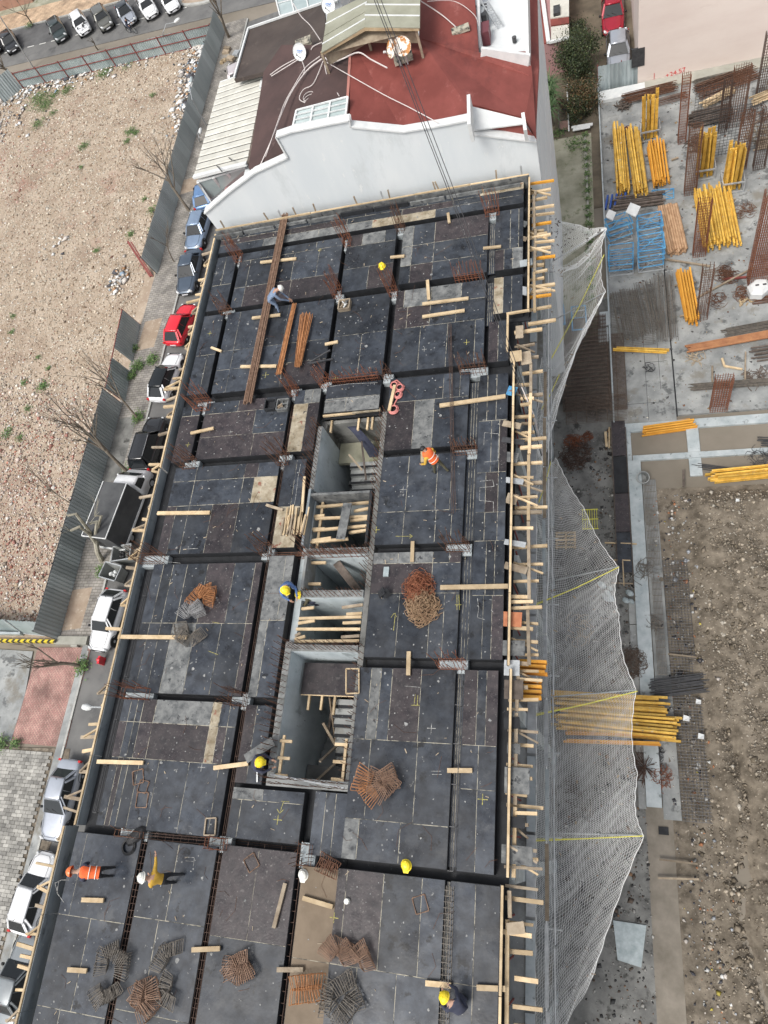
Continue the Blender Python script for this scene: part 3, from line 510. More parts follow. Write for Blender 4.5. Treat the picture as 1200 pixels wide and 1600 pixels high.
cage(-17.85,-.4,-17.85,8.6,15.75,.14,0,dsteel,6,1.6); cage(-16.6,-.95,-12.5,-.9,15.75,.2,0,drust,6,.3); cage(-12.3,-.9,-9.7,-.9,15.75,.16,0,drust,4,.6); cage(-9.85,-11,-9.85,-1.1,15.7,.12,0,drust,4,.3)
cage(-4.95,-6,-4.95,-1.4,16.12,.22,0,barg,4,.15); cage(-12.5,9.2,-8.6,9.25,15.75,.16,0,rust,6,.4); cage(-8.3,13.25,-5.4,13.25,15.68,.12,0,dsteel,4,.5)
cage(-16.9,13.6,-16.95,16.0,15.68,.14,0,dsteel,4,.5); cage(-4.95,-1,-4.95,5,15.93,.16,0,dsteel,4,1.2)
# ---- chalk marks on the sheets
def cross(px, py, s=.16, m=ymark):
    c = D(px, py); b = MB(); b.box(c.x-s, c.x+s, c.y-.011, c.y+.011, DZ+.004, DZ+.0055); b.box(c.x-.011, c.x+.011, c.y-s, c.y+s, DZ+.006, DZ+.0075); b.build('chalk_cross', m, bld)
for px, py in ((500,391),(707,309),(798,373),(338,427),(328,521),(415,586),(663,546),(729,535),(360,675),(294,695),(524,591),(630,765),(588,828),(674,1138),(754,1249),(434,1281),(315,1199),(522,1434)): cross(px, py, random.uniform(.1,.16), random.choice([ymark, ymark, wmark]))
def line(pts, m=ymark, wd=.018):
    b = MB(); q = [D(*p) for p in pts]
    for a, c in zip(q, q[1:]): b.bar(a+Vector((0,0,.005)), c+Vector((0,0,.005)), wd, .003)
    b.build('chalk_line', m, bld)
for pts, m in (([(440,1252),(452,1253)],ymark),([(443,1253),(437,1271)],ymark),([(433,1264),(437,1271),(443,1265)],ymark),([(615,985),(618,958)],ymark),([(611,965),(616,958),(620,964)],ymark),([(618,838),(645,838)],ymark),([(640,835),(645,838),(640,841)],ymark),
    ([(714,953),(714,929)],ymark),([(718,953),(717,929)],ymark),([(711,945),(721,945)],ymark),([(647,1102),(649,1085)],ymark),([(652,1103),(653,1086)],ymark),([(642,1102),(656,1102)],ymark),([(332,972),(343,974)],ymark),([(325,1017),(341,1023)],ymark),
    ([(674,1205),(689,1205)],wmark),([(675,1210),(690,1210)],wmark),([(287,858),(309,857)],wmark),([(632,1072),(657,1074)],wmark),([(304,1340),(302,1354)],wmark),([(289,1339),(303,1340)],wmark),([(290,1345),(302,1346)],wmark),
    ([(510,605),(515,604),(545,600),(590,598)],wmark),([(507,628),(550,624),(592,618)],wmark),([(756,695),(757,676),(779,678),(778,720),(757,722)],wmark),([(750,752),(770,750),(772,760),(750,762),(749,782),(771,784),(771,800)],wmark),
    ([(470,725),(466,745),(463,770),(460,790)],wmark),([(746,935),(748,950),(746,965),(757,968)],wmark),([(282,880),(262,878)],wmark),([(90,1395),(86,1380),(96,1375),(108,1375)],wmark),([(92,1378),(89,1395),(100,1410)],wmark)): line(pts, m)

# ---- dirt that has a shape of its own: cement splashes and small offcuts on the sheets
dirtm = M('cement_splash', (.16,.165,.165), (.34,.34,.33), 9, 6, .95)
b = MB(); INC = [(c[0]+.1,c[1]-.1,c[2]+.1,c[3]-.1) for c in CELLS]; ar = [(q[1]-q[0])*(q[3]-q[2]) for q in INC]
for k in range(1500):
    q = random.choices(INC, ar)[0]; x = random.uniform(q[0],q[1]); y = random.uniform(q[2],q[3]); r = random.uniform(.008,.035)*(2.2 if random.random() < .06 else 1); n = 6; a0 = random.uniform(0,1)
    b.prism([(x+r*random.uniform(.5,1.3)*math.cos(a0+6.283*i/n), y+r*random.uniform(.5,1.3)*math.sin(a0+6.283*i/n), DZ+.008) for i in range(n)], .004)
b.build('cement_splashes', dirtm, bld, kind='stuff')
b = MB()
for k in range(170):
    q = random.choices(INC, ar)[0]; x = random.uniform(q[0],q[1]); y = random.uniform(q[2],q[3]); a = random.uniform(0,3.14); L = random.uniform(.03,.16); d = Vector((math.cos(a),math.sin(a),0))*L
    b.bar(Vector((x,y,DZ+.015)), Vector((x,y,DZ+.017))+d, random.uniform(.01,.03), .012)
b.build('wood_offcuts', woodo, bld, kind='stuff')
b = MB()
for k in range(160):
    q = random.choices(INC, ar)[0]; x = random.uniform(q[0],q[1]); y = random.uniform(q[2],q[3]); a = random.uniform(0,3.14); L = random.uniform(.2,.9); d = Vector((math.cos(a),math.sin(a),0))*L; e = Vector((-d.y,d.x,0))*random.uniform(-.3,.3)
    b.tube([Vector((x,y,DZ+.012)), Vector((x,y,DZ+.02))+d*.5+e, Vector((x,y,DZ+.012))+d], .005, 3)
b.build('tie_wires', rust, bld, kind='stuff')

# machine left on the stair landing and boards leaning in the stairwell
mc = thing('site_compressor', P(548,1095,13.6), 'small red and black site machine standing in the lower stairwell', 'machine'); c = P(548,1095,13.6)
b = MB(); b.box(c.x-.3,c.x+.3,c.y-.25,c.y+.25,c.z,c.z+.25); b.build('base_tank', M('machine_red',(.4,.07,.04),(.3,.05,.03),5,5,.5), mc)
b = MB(); b.tube([(c.x+.22*math.cos(a),c.y+.22*math.sin(a),c.z+.42) for a in np.linspace(0,6.28,16)], .05, 6); b.lathe((c.x,c.y,c.z+.25),[(.14,0),(.14,.25),(0,.3)],10); b.build('motor', blackp, mc)
for (a, c_, w_) in (((520,1105,14.6),(512,1150,13.2),.12),((505,1130,14.4),(530,1175,13.3),.1),((500,1190,15.6),(526,1165,14.5),.08),((545,710,14.6),(566,735,14.2),.08),((565,690,14.9),(572,750,14.9),.07)):
    between('stray_timber', 'cube', random.choice([woodo, woodd, woodl]), P(*a), P(*c_), w_, .05, bld)
# ================================================================= ground, road, pavements
def sheet(name, pts, z, mat, kind='structure', th=.3):
    b = MB(); b.prism([(p[0], p[1], z) for p in pts], th); return b.build(name, mat, kind=kind)
def pxs(pts, z=0): return [P(x, y, z) for x, y in pts]
sheet('ground', [(-500,-400),(500,-400),(500,600),(-500,600)], -.05, basem)
# side street with parked cars
sheet('side_street', [(-33.3,-30),(-19,-30),(-19,76),(-33.3,74)], 0.0, asph, th=.04)
# main road at the far end (slightly oblique)
def rd(x, off): return (x, 79.9 + (x+50)*-.055 + off)
sheet('main_road', [rd(-110,-2.6), rd(30,-2.6), rd(30,4.6), rd(-110,4.6)], .004, asph, th=.04)
sheet('parking_lane', [rd(-110,0.35), rd(30,.35), rd(30,4.6), rd(-110,4.6)], .008, asphd, th=.03)
b = MB()
for k in range(60):
    x = -90+k*1.75; p = rd(x, .25); b.bar((p[0], p[1], .016), (p[0]+.95, p[1]-.052, .016), .13, .004)
b.build('lane_marking', mark, kind='structure')
sheet('far_pavement', [rd(-110,4.7), rd(-42.5,4.7), rd(-42,12), rd(-110,12)], .12, pavo, th=.2)
sheet('forecourt', [rd(-110,8.6), rd(-58,8.0), rd(-56,14), rd(-110,16)], .14, concy, th=.2)
b = MB()
for k in range(45):
    p = rd(-108+k*1.5, 4.62); q = rd(-106.52+k*1.5, 4.62); b.bar((p[0],p[1],.07), (q[0],q[1],.07), .15, .14)
b.build('far_kerb', kerb, kind='structure')
# planted island at the corner
c = P(322, 6)
isl = MB(); isl.prism([(c.x+3.4*math.cos(t)*(1+.15*math.cos(2*t)), c.y+1.5+1.5*math.sin(t), .16) for t in np.linspace(0, 2*math.pi, 24)[:-1]], .2); isl.build('traffic_island', kerb, kind='structure')
isl = MB(); isl.prism([(c.x+2.9*math.cos(t)*(1+.15*math.cos(2*t)), c.y+1.5+1.1*math.sin(t), .17) for t in np.linspace(0, 2*math.pi, 24)[:-1]], .1); isl.build('island_soil', soil, kind='structure')
# sidewalk beside the fence
sheet('sidewalk', [(-36.4,9.9),(-33.45,9.9),(-33.45,74.6),(-36.0,74.6)], .12, pavs, th=.2)
b = MB()
for k in range(43): b.box(-33.44,-33.3, 9.9+k*1.5, 9.9+k*1.5+1.48, -.02, .14)
for k in range(24): b.box(-33.44,-33.3, -27+k*1.5, -27+k*1.5+1.48, -.02, .1)
b.build('kerb', kerb, kind='structure')
for (y0, y1, m) in ((21.5,27.2,concd),(10.3,13.4,soil),(33.4,36.5,soil),(50.5,52.5,soil)): sheet('sidewalk_patch', [(-36.0,y0),(-34.4,y0+.2),(-34.3,y1),(-35.9,y1-.2)], .125, m, th=.05)
# vacant lot
LOT = [(-35.9,9.7),(-36.2,40),(-36.3,74.2),(-64,75.9),(-69,74.5),(-69,9.0)]
sheet('vacant_lot', LOT, .06, soil, th=.12)
# lower forecourt of the gated yard, red pavers, block paving
sheet('yard_slab', pxs([(-160,1005),(52,1018),(40,1085),(18,1158),(-160,1165)]), .05, conc, th=.1)
sheet('red_paving', pxs([(60,1012),(143,1012),(120,1095),(103,1168),(18,1160),(40,1085)]), .055, pavr, th=.1)
sheet('pavement_bed', pxs([(-260,1160),(110,1170),(90,1290),(30,1460),(-10,1620),(-420,1650)]), .03, soild, th=.05)
sheet('gutter_strip', [(-34.2,-30),(-33.46,-30),(-33.46,9.8),(-33.9,9.8)], .06, conc, th=.08)
sheet('parking_verge', [(-33.28,-30),(-30.5,-30),(-30.5,10),(-33.28,10)], .006, asph, th=.02)
# block paving: individual blocks
pv = thing('block_paving', (-37, -4, 0), 'pavement of grey rectangular blocks beside the parked silver sedan', 'pavement')
del pv['category']; del pv['label']; pv['kind'] = 'structure'
n = 0; rest = MB(); cand = []
for i in range(34):
    for j in range(80):
        x = -34.3-.42*i-(.21 if j % 2 else 0); y = 2.4-.215*j
        if x > -34.25: continue
        cand.append((x, y))
cand.sort(key=lambda c: (c[0]+28)**2+(c[1]+1)**2)
for (x, y) in cand:
    z = .075+random.uniform(-.008,.008)
    if n < 300: piece('paving_block', 'cube', pav, (x, y, z-.02), (.4, .198, .08), pv, rz=random.uniform(-.02,.02)); n += 1
    else: rest.box(x-.2, x+.2, y-.099, y+.099, z-.06, z+.02)
rest.build('paving_blocks', pav, pv, kind='stuff')

# ---- scattered stuff: numpy bulk rocks / leaves
OCT = np.array([(1,0,0),(-1,0,0),(0,1,0),(0,-1,0),(0,0,1),(0,0,-.6)], float); OF = np.array([(0,2,4),(2,1,4),(1,3,4),(3,0,4),(2,0,5),(1,2,5),(3,1,5),(0,3,5)])
def rocks(name, pts, sizes, cols, mat, kind='stuff', flat=.6):
    n = len(pts); base = OCT[None]*rng.uniform(.55,1.25,(n,6,1)); s = np.stack([sizes*rng.uniform(.7,1.4,n), sizes*rng.uniform(.7,1.4,n), sizes*flat*rng.uniform(.6,1.3,n)],1)
    v = base*s[:,None,:]; a = rng.uniform(0,2*np.pi,n); c, s_ = np.cos(a)[:,None], np.sin(a)[:,None]
    v = np.stack([v[...,0]*c-v[...,1]*s_, v[...,0]*s_+v[...,1]*c, v[...,2]],2)+pts[:,None,:]
    f = (OF[None]+6*np.arange(n)[:,None,None]).reshape(-1,3)
    return bulk(name, v.reshape(-1,3), f, np.repeat(cols,6,axis=0), mat, kind)
def bulk(name, v, f, cols, mat, kind='stuff'):
    me = bpy.data.meshes.new(name); k = f.shape[1]
    me.vertices.add(len(v)); me.vertices.foreach_set('co', v.astype(np.float32).ravel()); me.loops.add(f.size); me.loops.foreach_set('vertex_index', f.astype(np.int32).ravel())
    me.polygons.add(len(f)); me.polygons.foreach_set('loop_start', np.arange(0, f.size, k, dtype=np.int32)); me.update(calc_edges=True)
    at = me.color_attributes.new('col', 'FLOAT_COLOR', 'POINT'); c4 = np.ones((len(v),4), np.float32); c4[:,:3] = cols; at.data.foreach_set('color', c4.ravel())
    me.materials.append(mat); o = link(name, me, (0,0,0), None, kind); return o
def inpoly(x, y, poly):
    ins = np.zeros(len(x), bool); m = len(poly)
    for i in range(m):
        x0, y0 = poly[i][:2]; x1, y1 = poly[(i+1) % m][:2]
        c = ((y0 > y) != (y1 > y)) & (x < (x1-x0)*(y-y0)/((y1-y0) or 1e-9)+x0); ins ^= c
    return ins
def scatter(poly, n):
    xs = [p[0] for p in poly]; ys = [p[1] for p in poly]; x = rng.uniform(min(xs), max(xs), n*2); y = rng.uniform(min(ys), max(ys), n*2)
    m = inpoly(x, y, poly); return x[m][:n], y[m][:n]
def palette(n, pal, wts, jit=.18):
    pal = np.array(pal); idx = rng.choice(len(pal), n, p=np.array(wts)/sum(wts)); return np.clip(pal[idx]*(1+rng.normal(0,jit,(n,1))), .01, .95)
LOTI = [(-36.9,10.6),(-37.2,40),(-37.2,73.4),(-64,75.2),(-68,73),(-68,9.8)]
x, y = scatter(LOTI, 95000)
sz = np.exp(rng.normal(-2.95,.45,len(x))).clip(.025,.3)
col = palette(len(x), [(.66,.59,.48),(.46,.36,.26),(.26,.19,.13),(.76,.72,.64),(.3,.15,.11),(.54,.46,.36)], [5,3,3,2,.3,3])
redp = (np.exp(-((x+63)**2/30+(y-58)**2/60)) + np.exp(-((x+43)**2/40+(y-21)**2/60))*1.0 + np.exp(-((x+41)**2/25+(y-13)**2/25))*.8) > rng.uniform(0,1,len(x))*1.6
col[redp] = palette(redp.sum(), [(.4,.17,.12),(.6,.42,.36),(.3,.12,.09),(.65,.58,.52)], [3,3,2,2])
rocks('lot_rubble', np.stack([x,y,np.full(len(x),.07)],1), sz, col, stone)
# bigger rubble along the lower part and litter along the fences
x, y = scatter([(-37,10.8),(-37.2,30),(-50,33),(-60,10.8)], 4200)
rocks('broken_brick_rubble', np.stack([x,y,np.full(len(x),.1)],1), np.exp(rng.normal(-2.5,.4,len(x))).clip(.04,.3), palette(len(x), [(.4,.2,.16),(.58,.48,.42),(.7,.66,.6),(.25,.2,.16)], [1.3,3,2,1.5]), stone)
xs = []; 
for (cx, cy, sx, sy, n) in ((-38.3,70,1.0,4,500),(-41,73,4,.7,200),(-57,72.3,5,.8,320),(-64,68,2.5,3,350),(-66,62,1.5,4,250),(-48,47,.9,.8,15),(-40,41.5,.5,1.0,60),(-38.2,66,.6,3,200)):
    xs.append(np.stack([rng.normal(cx,sx,n), rng.normal(cy,sy,n)],1))
xy = np.concatenate(xs); xy = xy[inpoly(xy[:,0], xy[:,1], LOTI)]
rocks('scattered_litter', np.concatenate([xy, np.full((len(xy),1),.15)],1), np.exp(rng.normal(-1.85,.5,len(xy))).clip(.05,.5), palette(len(xy), [(.78,.78,.76),(.65,.6,.55),(.08,.08,.09),(.5,.28,.14),(.3,.4,.5)], [4,4,2,1,.6]), stone, flat=.35)
def weeds(name, spots, pal=((.07,.14,.03),(.1,.18,.05),(.14,.2,.07),(.05,.09,.03)), h=.12):
    vs = []; cs = []
    for (cx, cy, r, n, z0) in spots:
        p = np.stack([rng.normal(cx, r*.5, n), rng.normal(cy, r*.5, n), z0+rng.uniform(0,h,n)],1); a = rng.uniform(0,6.28,n); L = rng.uniform(.06,.16,n)
        d = np.stack([np.cos(a)*L, np.sin(a)*L, rng.uniform(-.02,.08,n)],1); e = np.stack([-np.sin(a)*L*.35, np.cos(a)*L*.35, np.zeros(n)],1)
        vs.append(np.stack([p, p+d*.5+e, p+d, p+d*.5-e],1)); cs.append(np.repeat(palette(n, pal, [1]*len(pal)), 4, axis=0))
    v = np.concatenate(vs).reshape(-1,3); return bulk(name, v, np.arange(len(v)).reshape(-1,4), np.concatenate(cs), leaf)
sp = []
for px, py, r, n in ((62,155,1.6,900),(72,165,1.2,600),(60,195,.9,300),(105,143,.9,350),(165,115,1.0,450),(85,150,.7,200),(200,105,.8,150),(132,230,.6,220),(204,207,.6,260),(213,210,.4,140),(200,222,.4,120),(240,150,.4,90),(84,178,.5,110),(128,263,.3,60),
    (227,313,.3,60),(240,330,.6,160),(205,367,.4,120),(152,393,.3,80),(68,605,.5,260),(38,600,.35,90),(45,640,.3,90),(12,678,.6,200),(33,685,.4,90),(22,495,.3,60),(20,520,.3,70),(62,560,.3,60),(77,576,.25,60),(188,1160-650,.4,10)):
    c = P(px, py); sp.append((c.x, c.y, r, n, .08))
weeds('lot_weeds', sp)
sp = []
for px, py, r, n in ((218,575,.55,420),(208,590,.4,260),(240,565,.5,300),(218,655,.5,380),(205,742,.6,420),(160,895,.4,200),(132,1042,.5,420),(212,548,.4,200),(238,362,.2,60),(5,1162,.5,300),(28,1162,.3,200),(48,42,.6,200)): c = P(px, py); sp.append((c.x, c.y, r, n, .14))
weeds('verge_weeds', sp, h=.3)

# ---- fences
def fence(name, p, q, h, label, mat, group=None, step=1.0, lean=(0,0), rails=None, postmat=None, poststep=2.4, ps=1, drop=None, corr=.03, skip=None, rib=.22):
    p = Vector((p[0],p[1],0)); q = Vector((q[0],q[1],0)); L = (q-p).length; d = (q-p)/L; nn = Vector((-d.y,d.x,0)); t = thing(name, (p+q)/2, label, 'fence', group)
    n = max(1, round(L/step)); up = Vector((lean[0],lean[1],h))
    for i in range(n):
        if skip and skip(i): continue
        a = p+d*(L*i/n); c = p+d*(L*(i+1)/n+.02); k = max(2, int((L/n)/rib)*2); b = MB(); hh = random.uniform(-.04,.04); uu = up*(1+hh/h); top = []; bot = []
        for j in range(k+1):
            x = a+(c-a)*j/k+nn*(corr if j % 2 else -corr); bot.append(x); top.append(x+uu)
        for lst, s in ((0, 1), (1, 1)):
            off = nn*(.004 if lst else -.004); b.add([x+off for x in bot]+[x+off for x in top], [((j, j+1, j+k+2, j+k+1) if lst else (j+k+1, j+k+2, j+1, j)) for j in range(k)])
        b.build('fence_sheet', mat, t)
    pm = postmat or dsteel; m = max(1, round(L/poststep))
    for i in range(m+1):
        a = p+d*(L*i/m)+nn*.06*ps; b = MB(); b.bar(a, a+up*1.04, .07, .07, up=(d.x,d.y,0)); b.build('fence_post', pm, t)
    for hz in (rails if rails is not None else (.35,.75)):
        b = MB(); b.bar(p+up*hz+nn*.055*ps, q+up*hz+nn*.055*ps, .06, .06); b.build('fence_rail', pm, t)
    return t
G0 = P(346, 62); G1 = P(250, 440)
fence('sheet_metal_fence', (-35.75, 73.6), (-35.95, 41.4), 2.15, 'long grey sheet metal fence along the rubble lot, opposite the cream terrace roof', fenceg, step=1.1, lean=(-.25,0), rails=(.4,.8), ps=-1)
fence('sheet_metal_fence', (-36.3, 36.1), (-35.75, 28.6), 2.1, 'short grey fence section opposite the red and white cars with a torn upper edge', fencet, step=.9, lean=(-.35,0), rails=(.99,), postmat=redm, ps=-1, skip=lambda i: i in (4,))
fence('sheet_metal_fence', (-35.95, 28.4), (-35.9, 9.7), 2.3, 'lower grey sheet metal fence behind the dark box truck', fenceg, step=1.05, lean=(-.2,0), rails=(.98,), ps=-1)
fence('sheet_metal_fence', P(38,138)[:2], P(342,66)[:2], 1.9, 'grey fence with dark red posts and rails along the main road', fencet, step=1.5, rails=(.04,.5,.97), postmat=redm, poststep=3.0, ps=-1)
fence('sheet_metal_fence', P(8,162)[:2], P(36,139)[:2], 2.4, 'short corner fence of pale grey sheets at the end of the red-posted fence', fencel, step=.9, rails=(.5,))
fence('sheet_metal_fence', (-36.4, 9.9), (-47, 10.6), 1.9, 'teal grey gate fence standing above the black and yellow striped barrier', fencet, step=1.1, lean=(-.1,.5), rails=(.1,), postmat=steel)
hb = thing('striped_barrier', (-41, 9.6, 0), 'low concrete edge painted with black and yellow hazard stripes at the yard gate', 'barrier')
b = MB(); b.box(-47,-36.0,9.45,9.62,0,.42); b.build('barrier_beam', hazard_y, hb)
for i in range(22):
    x = -46.8+i*.5; b = MB(); b.prism([(x,9.445,.02),(x+.22,9.445,.02),(x+.4,9.445,.41),(x+.18,9.445,.41)], .006, (0,-1,0)); b.prism([(x+.18,9.45,.424),(x+.4,9.45,.424),(x+.52,9.61,.424),(x+.3,9.61,.424)], .004); b.build('hazard_stripe', hazard_b, hb)
b = MB(); b.box(-47,-39,9.95,10.1,0,.5); tag(b.build('concrete_curb_wall', concl), 'pale low concrete curb behind the striped barrier', 'low wall')
b = MB(); b.box(-36.1,-33.5,9.35,9.9,0,.3); b.box(-34.7,-34.2,9.2,9.34,0,.28); tag(b.build('broken_curb', mossw), 'rough mossy curb block at the foot of the sidewalk above the red pavers', 'curb')
b = MB()
c = P(232,432); b.bar((c.x-1.4,c.y+2.4,1.9), (c.x+.35,c.y-.2,.15), .18, .1); b.bar((c.x-1.15,c.y+2.4,1.8), (c.x+.55,c.y-.2,.1), .1, .1); tag(b.build('red_gate_bar', redm), 'dark red steel gate bar leaning at the end of the upper fence', 'gate bar')

# ---- trees
def branch(b, p, d, L, r, lvl, curv=.25, spread=.55, nch=3, mi=0):
    pts = [p]; dd = d.normalized(); k = 5
    for i in range(k):
        dd = (dd+Vector((random.uniform(-1,1),random.uniform(-1,1),random.uniform(-.4,.8)))*curv*.3).normalized(); pts.append(pts[-1]+dd*L/k)
    b.tube(pts, r, 6 if lvl > 1 else 4, r1=r*.5, cap=False)
    if lvl <= 0: return
    for j in range(nch+(1 if lvl == 1 else 0)):
        t = random.uniform(.35,1); i = min(k-1, int(t*k)); q = pts[i]+(pts[i+1]-pts[i])*(t*k-i)
        s = Vector((random.uniform(-1,1),random.uniform(-1,1),random.uniform(-.3,.7))); nd = (dd+s*spread).normalized(); branch(b, q, nd, L*random.uniform(.5,.75), r*.5, lvl-1, curv, spread, nch)
def baretree(bpx, tpx, label, h=None, mat=None, r=.13, lvl=3, pruned=False, nch=3, spread=.55):
    mat = mat or barkm; p = P(*bpx, .05); ray = P(*tpx, 0)-Vector((0,0,CAMH))
    r2 = Vector((ray.x, ray.y)); tt = p.xy.dot(r2)/r2.dot(r2); top = Vector((ray.x*tt, ray.y*tt, CAMH+ray.z*tt))
    if h: top = Vector((ray.x*(CAMH-h)/CAMH, ray.y*(CAMH-h)/CAMH, h))
    t = thing('bare_tree', p, label, 'tree', 'bare trees along the fence'); d = top-p; L = d.length
    b = MB(); mid = p+d*.45+Vector((random.uniform(-.15,.15),random.uniform(-.15,.15),0)); b.tube([p-Vector((0,0,.2)), p+d*.2, mid], r, 8, r1=r*.72); b.build('trunk', mat, t)
    b = MB(); n = 5 if not pruned else 4
    for i in range(n):
        nd = (d.normalized()+Vector((random.uniform(-1,1),random.uniform(-1,1),random.uniform(-.1,.3)))*spread).normalized()
        if pruned:
            e = mid+nd*L*random.uniform(.25,.5); pts = [mid-d*.05*i, mid+nd*L*.15, e, e+Vector((random.uniform(-.6,.3),random.uniform(-.4,.4),.2))]; b.tube(pts, r*.6, 6, r1=r*.45)
            for s in range(3): branch(b, pts[-1], (nd+Vector((random.uniform(-1,1),random.uniform(-1,1),.1))*.9).normalized(), L*.2, .02, 1, nch=2)
        else: branch(b, mid+d*.04*(i-2), nd, L*.5*random.uniform(.7,1.05), r*.5, lvl-1, nch=nch)
    b.build('crown', mat, t)
baretree((296,330),(232,240),'bare tree opposite the pale blue car, forking low into two crooked limbs', r=.14, h=5.5)
baretree((272,410),(248,362),'slim bare tree whose crown reaches over the fence beside the dark grey sedan', r=.06, lvl=2, h=3.6)
baretree((218,658),(140,560),'slender bare tree leaning over the fence behind the white car with a black roof', r=.09, lvl=2, h=5.5, spread=.4)
baretree((204,742),(112,655),'tall bare tree with a thick dark trunk behind the black SUV', r=.15, h=6.2)
baretree((128,800),(32,728),'thin pale sapling stretching over the rubble to the left of the box truck', r=.05, lvl=2, h=5, spread=.35)
baretree((158,878),(128,798),'pruned plane tree with pale knotty limbs beside the box truck', r=.2, h=5.0, mat=barkp, pruned=True, spread=.8)
baretree((132,1043),(45,1018),'bare tree leaning left across the red pavers with green shoots at its foot', r=.13, h=3.6, nch=3)
baretree((358,58),(326,-8),'pollarded bare tree at the road corner near the traffic island', r=.16, h=5.5, lvl=2)
baretree((152,76),(137,60),'small young tree on the near side of the main road below the white wrecked car', r=.07, lvl=1, h=2.0)
baretree((15,116),(0,92),'dark bare trunk at the left edge beside the main road', r=.15, lvl=1, h=3)
baretree((50,38),(32,5),'slim tree on the far pavement with weeds at its foot', r=.09, lvl=2, h=4)
# ---- street lamps
def lamp(bpx, tpx, h, label, arm, headmat=None):
    p = P(*bpx, 0); r_ = P(*tpx, 0); top = Vector((r_.x*(CAMH-h)/CAMH, r_.y*(CAMH-h)/CAMH, h)); t = thing('street_lamp', p, label, 'street lamp', 'street lamps')
    b = MB(); b.tube([p, (p+top)/2, top], .08, 8, r1=.05); b.build('pole', steel, t)
    e = top+Vector(arm); b = MB(); b.tube([top, top+Vector(arm)*.4+Vector((0,0,.35)), e], .035, 6); b.build('arm', steel, t)
    d = Vector(arm).normalized(); b = MB(); n = 6
    prof = [(.02,0),(.12,.08),(.16,.3),(.14,.55),(.05,.7),(.0,.72)]; b.lathe(e, prof, 10, axis=d); b.build('lamp_head', headmat or whitep, t, smooth=True)
lamp((52,105),(-12,8),7.5,'tall slim street lamp crossing the upper left corner over the dark car',(1.3,-2.0,-.1))
lamp((250,66),(256,48),3.2,'street lamp with a curved arm standing over the fence by the main road',(1.2,.5,.2))
lamp((323,197),(300,155),4.0,'street lamp with a bluish head rising beside the long fence',(-.5,2.3,.1), fencel)
lamp((312,222),(311,214),1.0,'short white capped lamp on the sidewalk by the long fence',(.02,.3,.05))
c = P(128,1104,4.5); t = thing('street_lamp', (-33.6, c.y*1.0, 0), 'street lamp with a pale oval head over the red pavers', 'street lamp', 'street lamps')
b = MB(); b.lathe(c, [(.02,0),(.16,.1),(.2,.35),(.15,.6),(.0,.7)], 10, axis=(1,-.05,0)); b.build('lamp_head', whitep, t, smooth=True)
b = MB(); b.tube([c+Vector((.6,0,0)), c+Vector((1.5,0,.1))], .05, 6); b.tube([c+Vector((1.5,0,.1)), (c.x+1.6,c.y,0)], .07, 8); b.build('pole', steel, t)

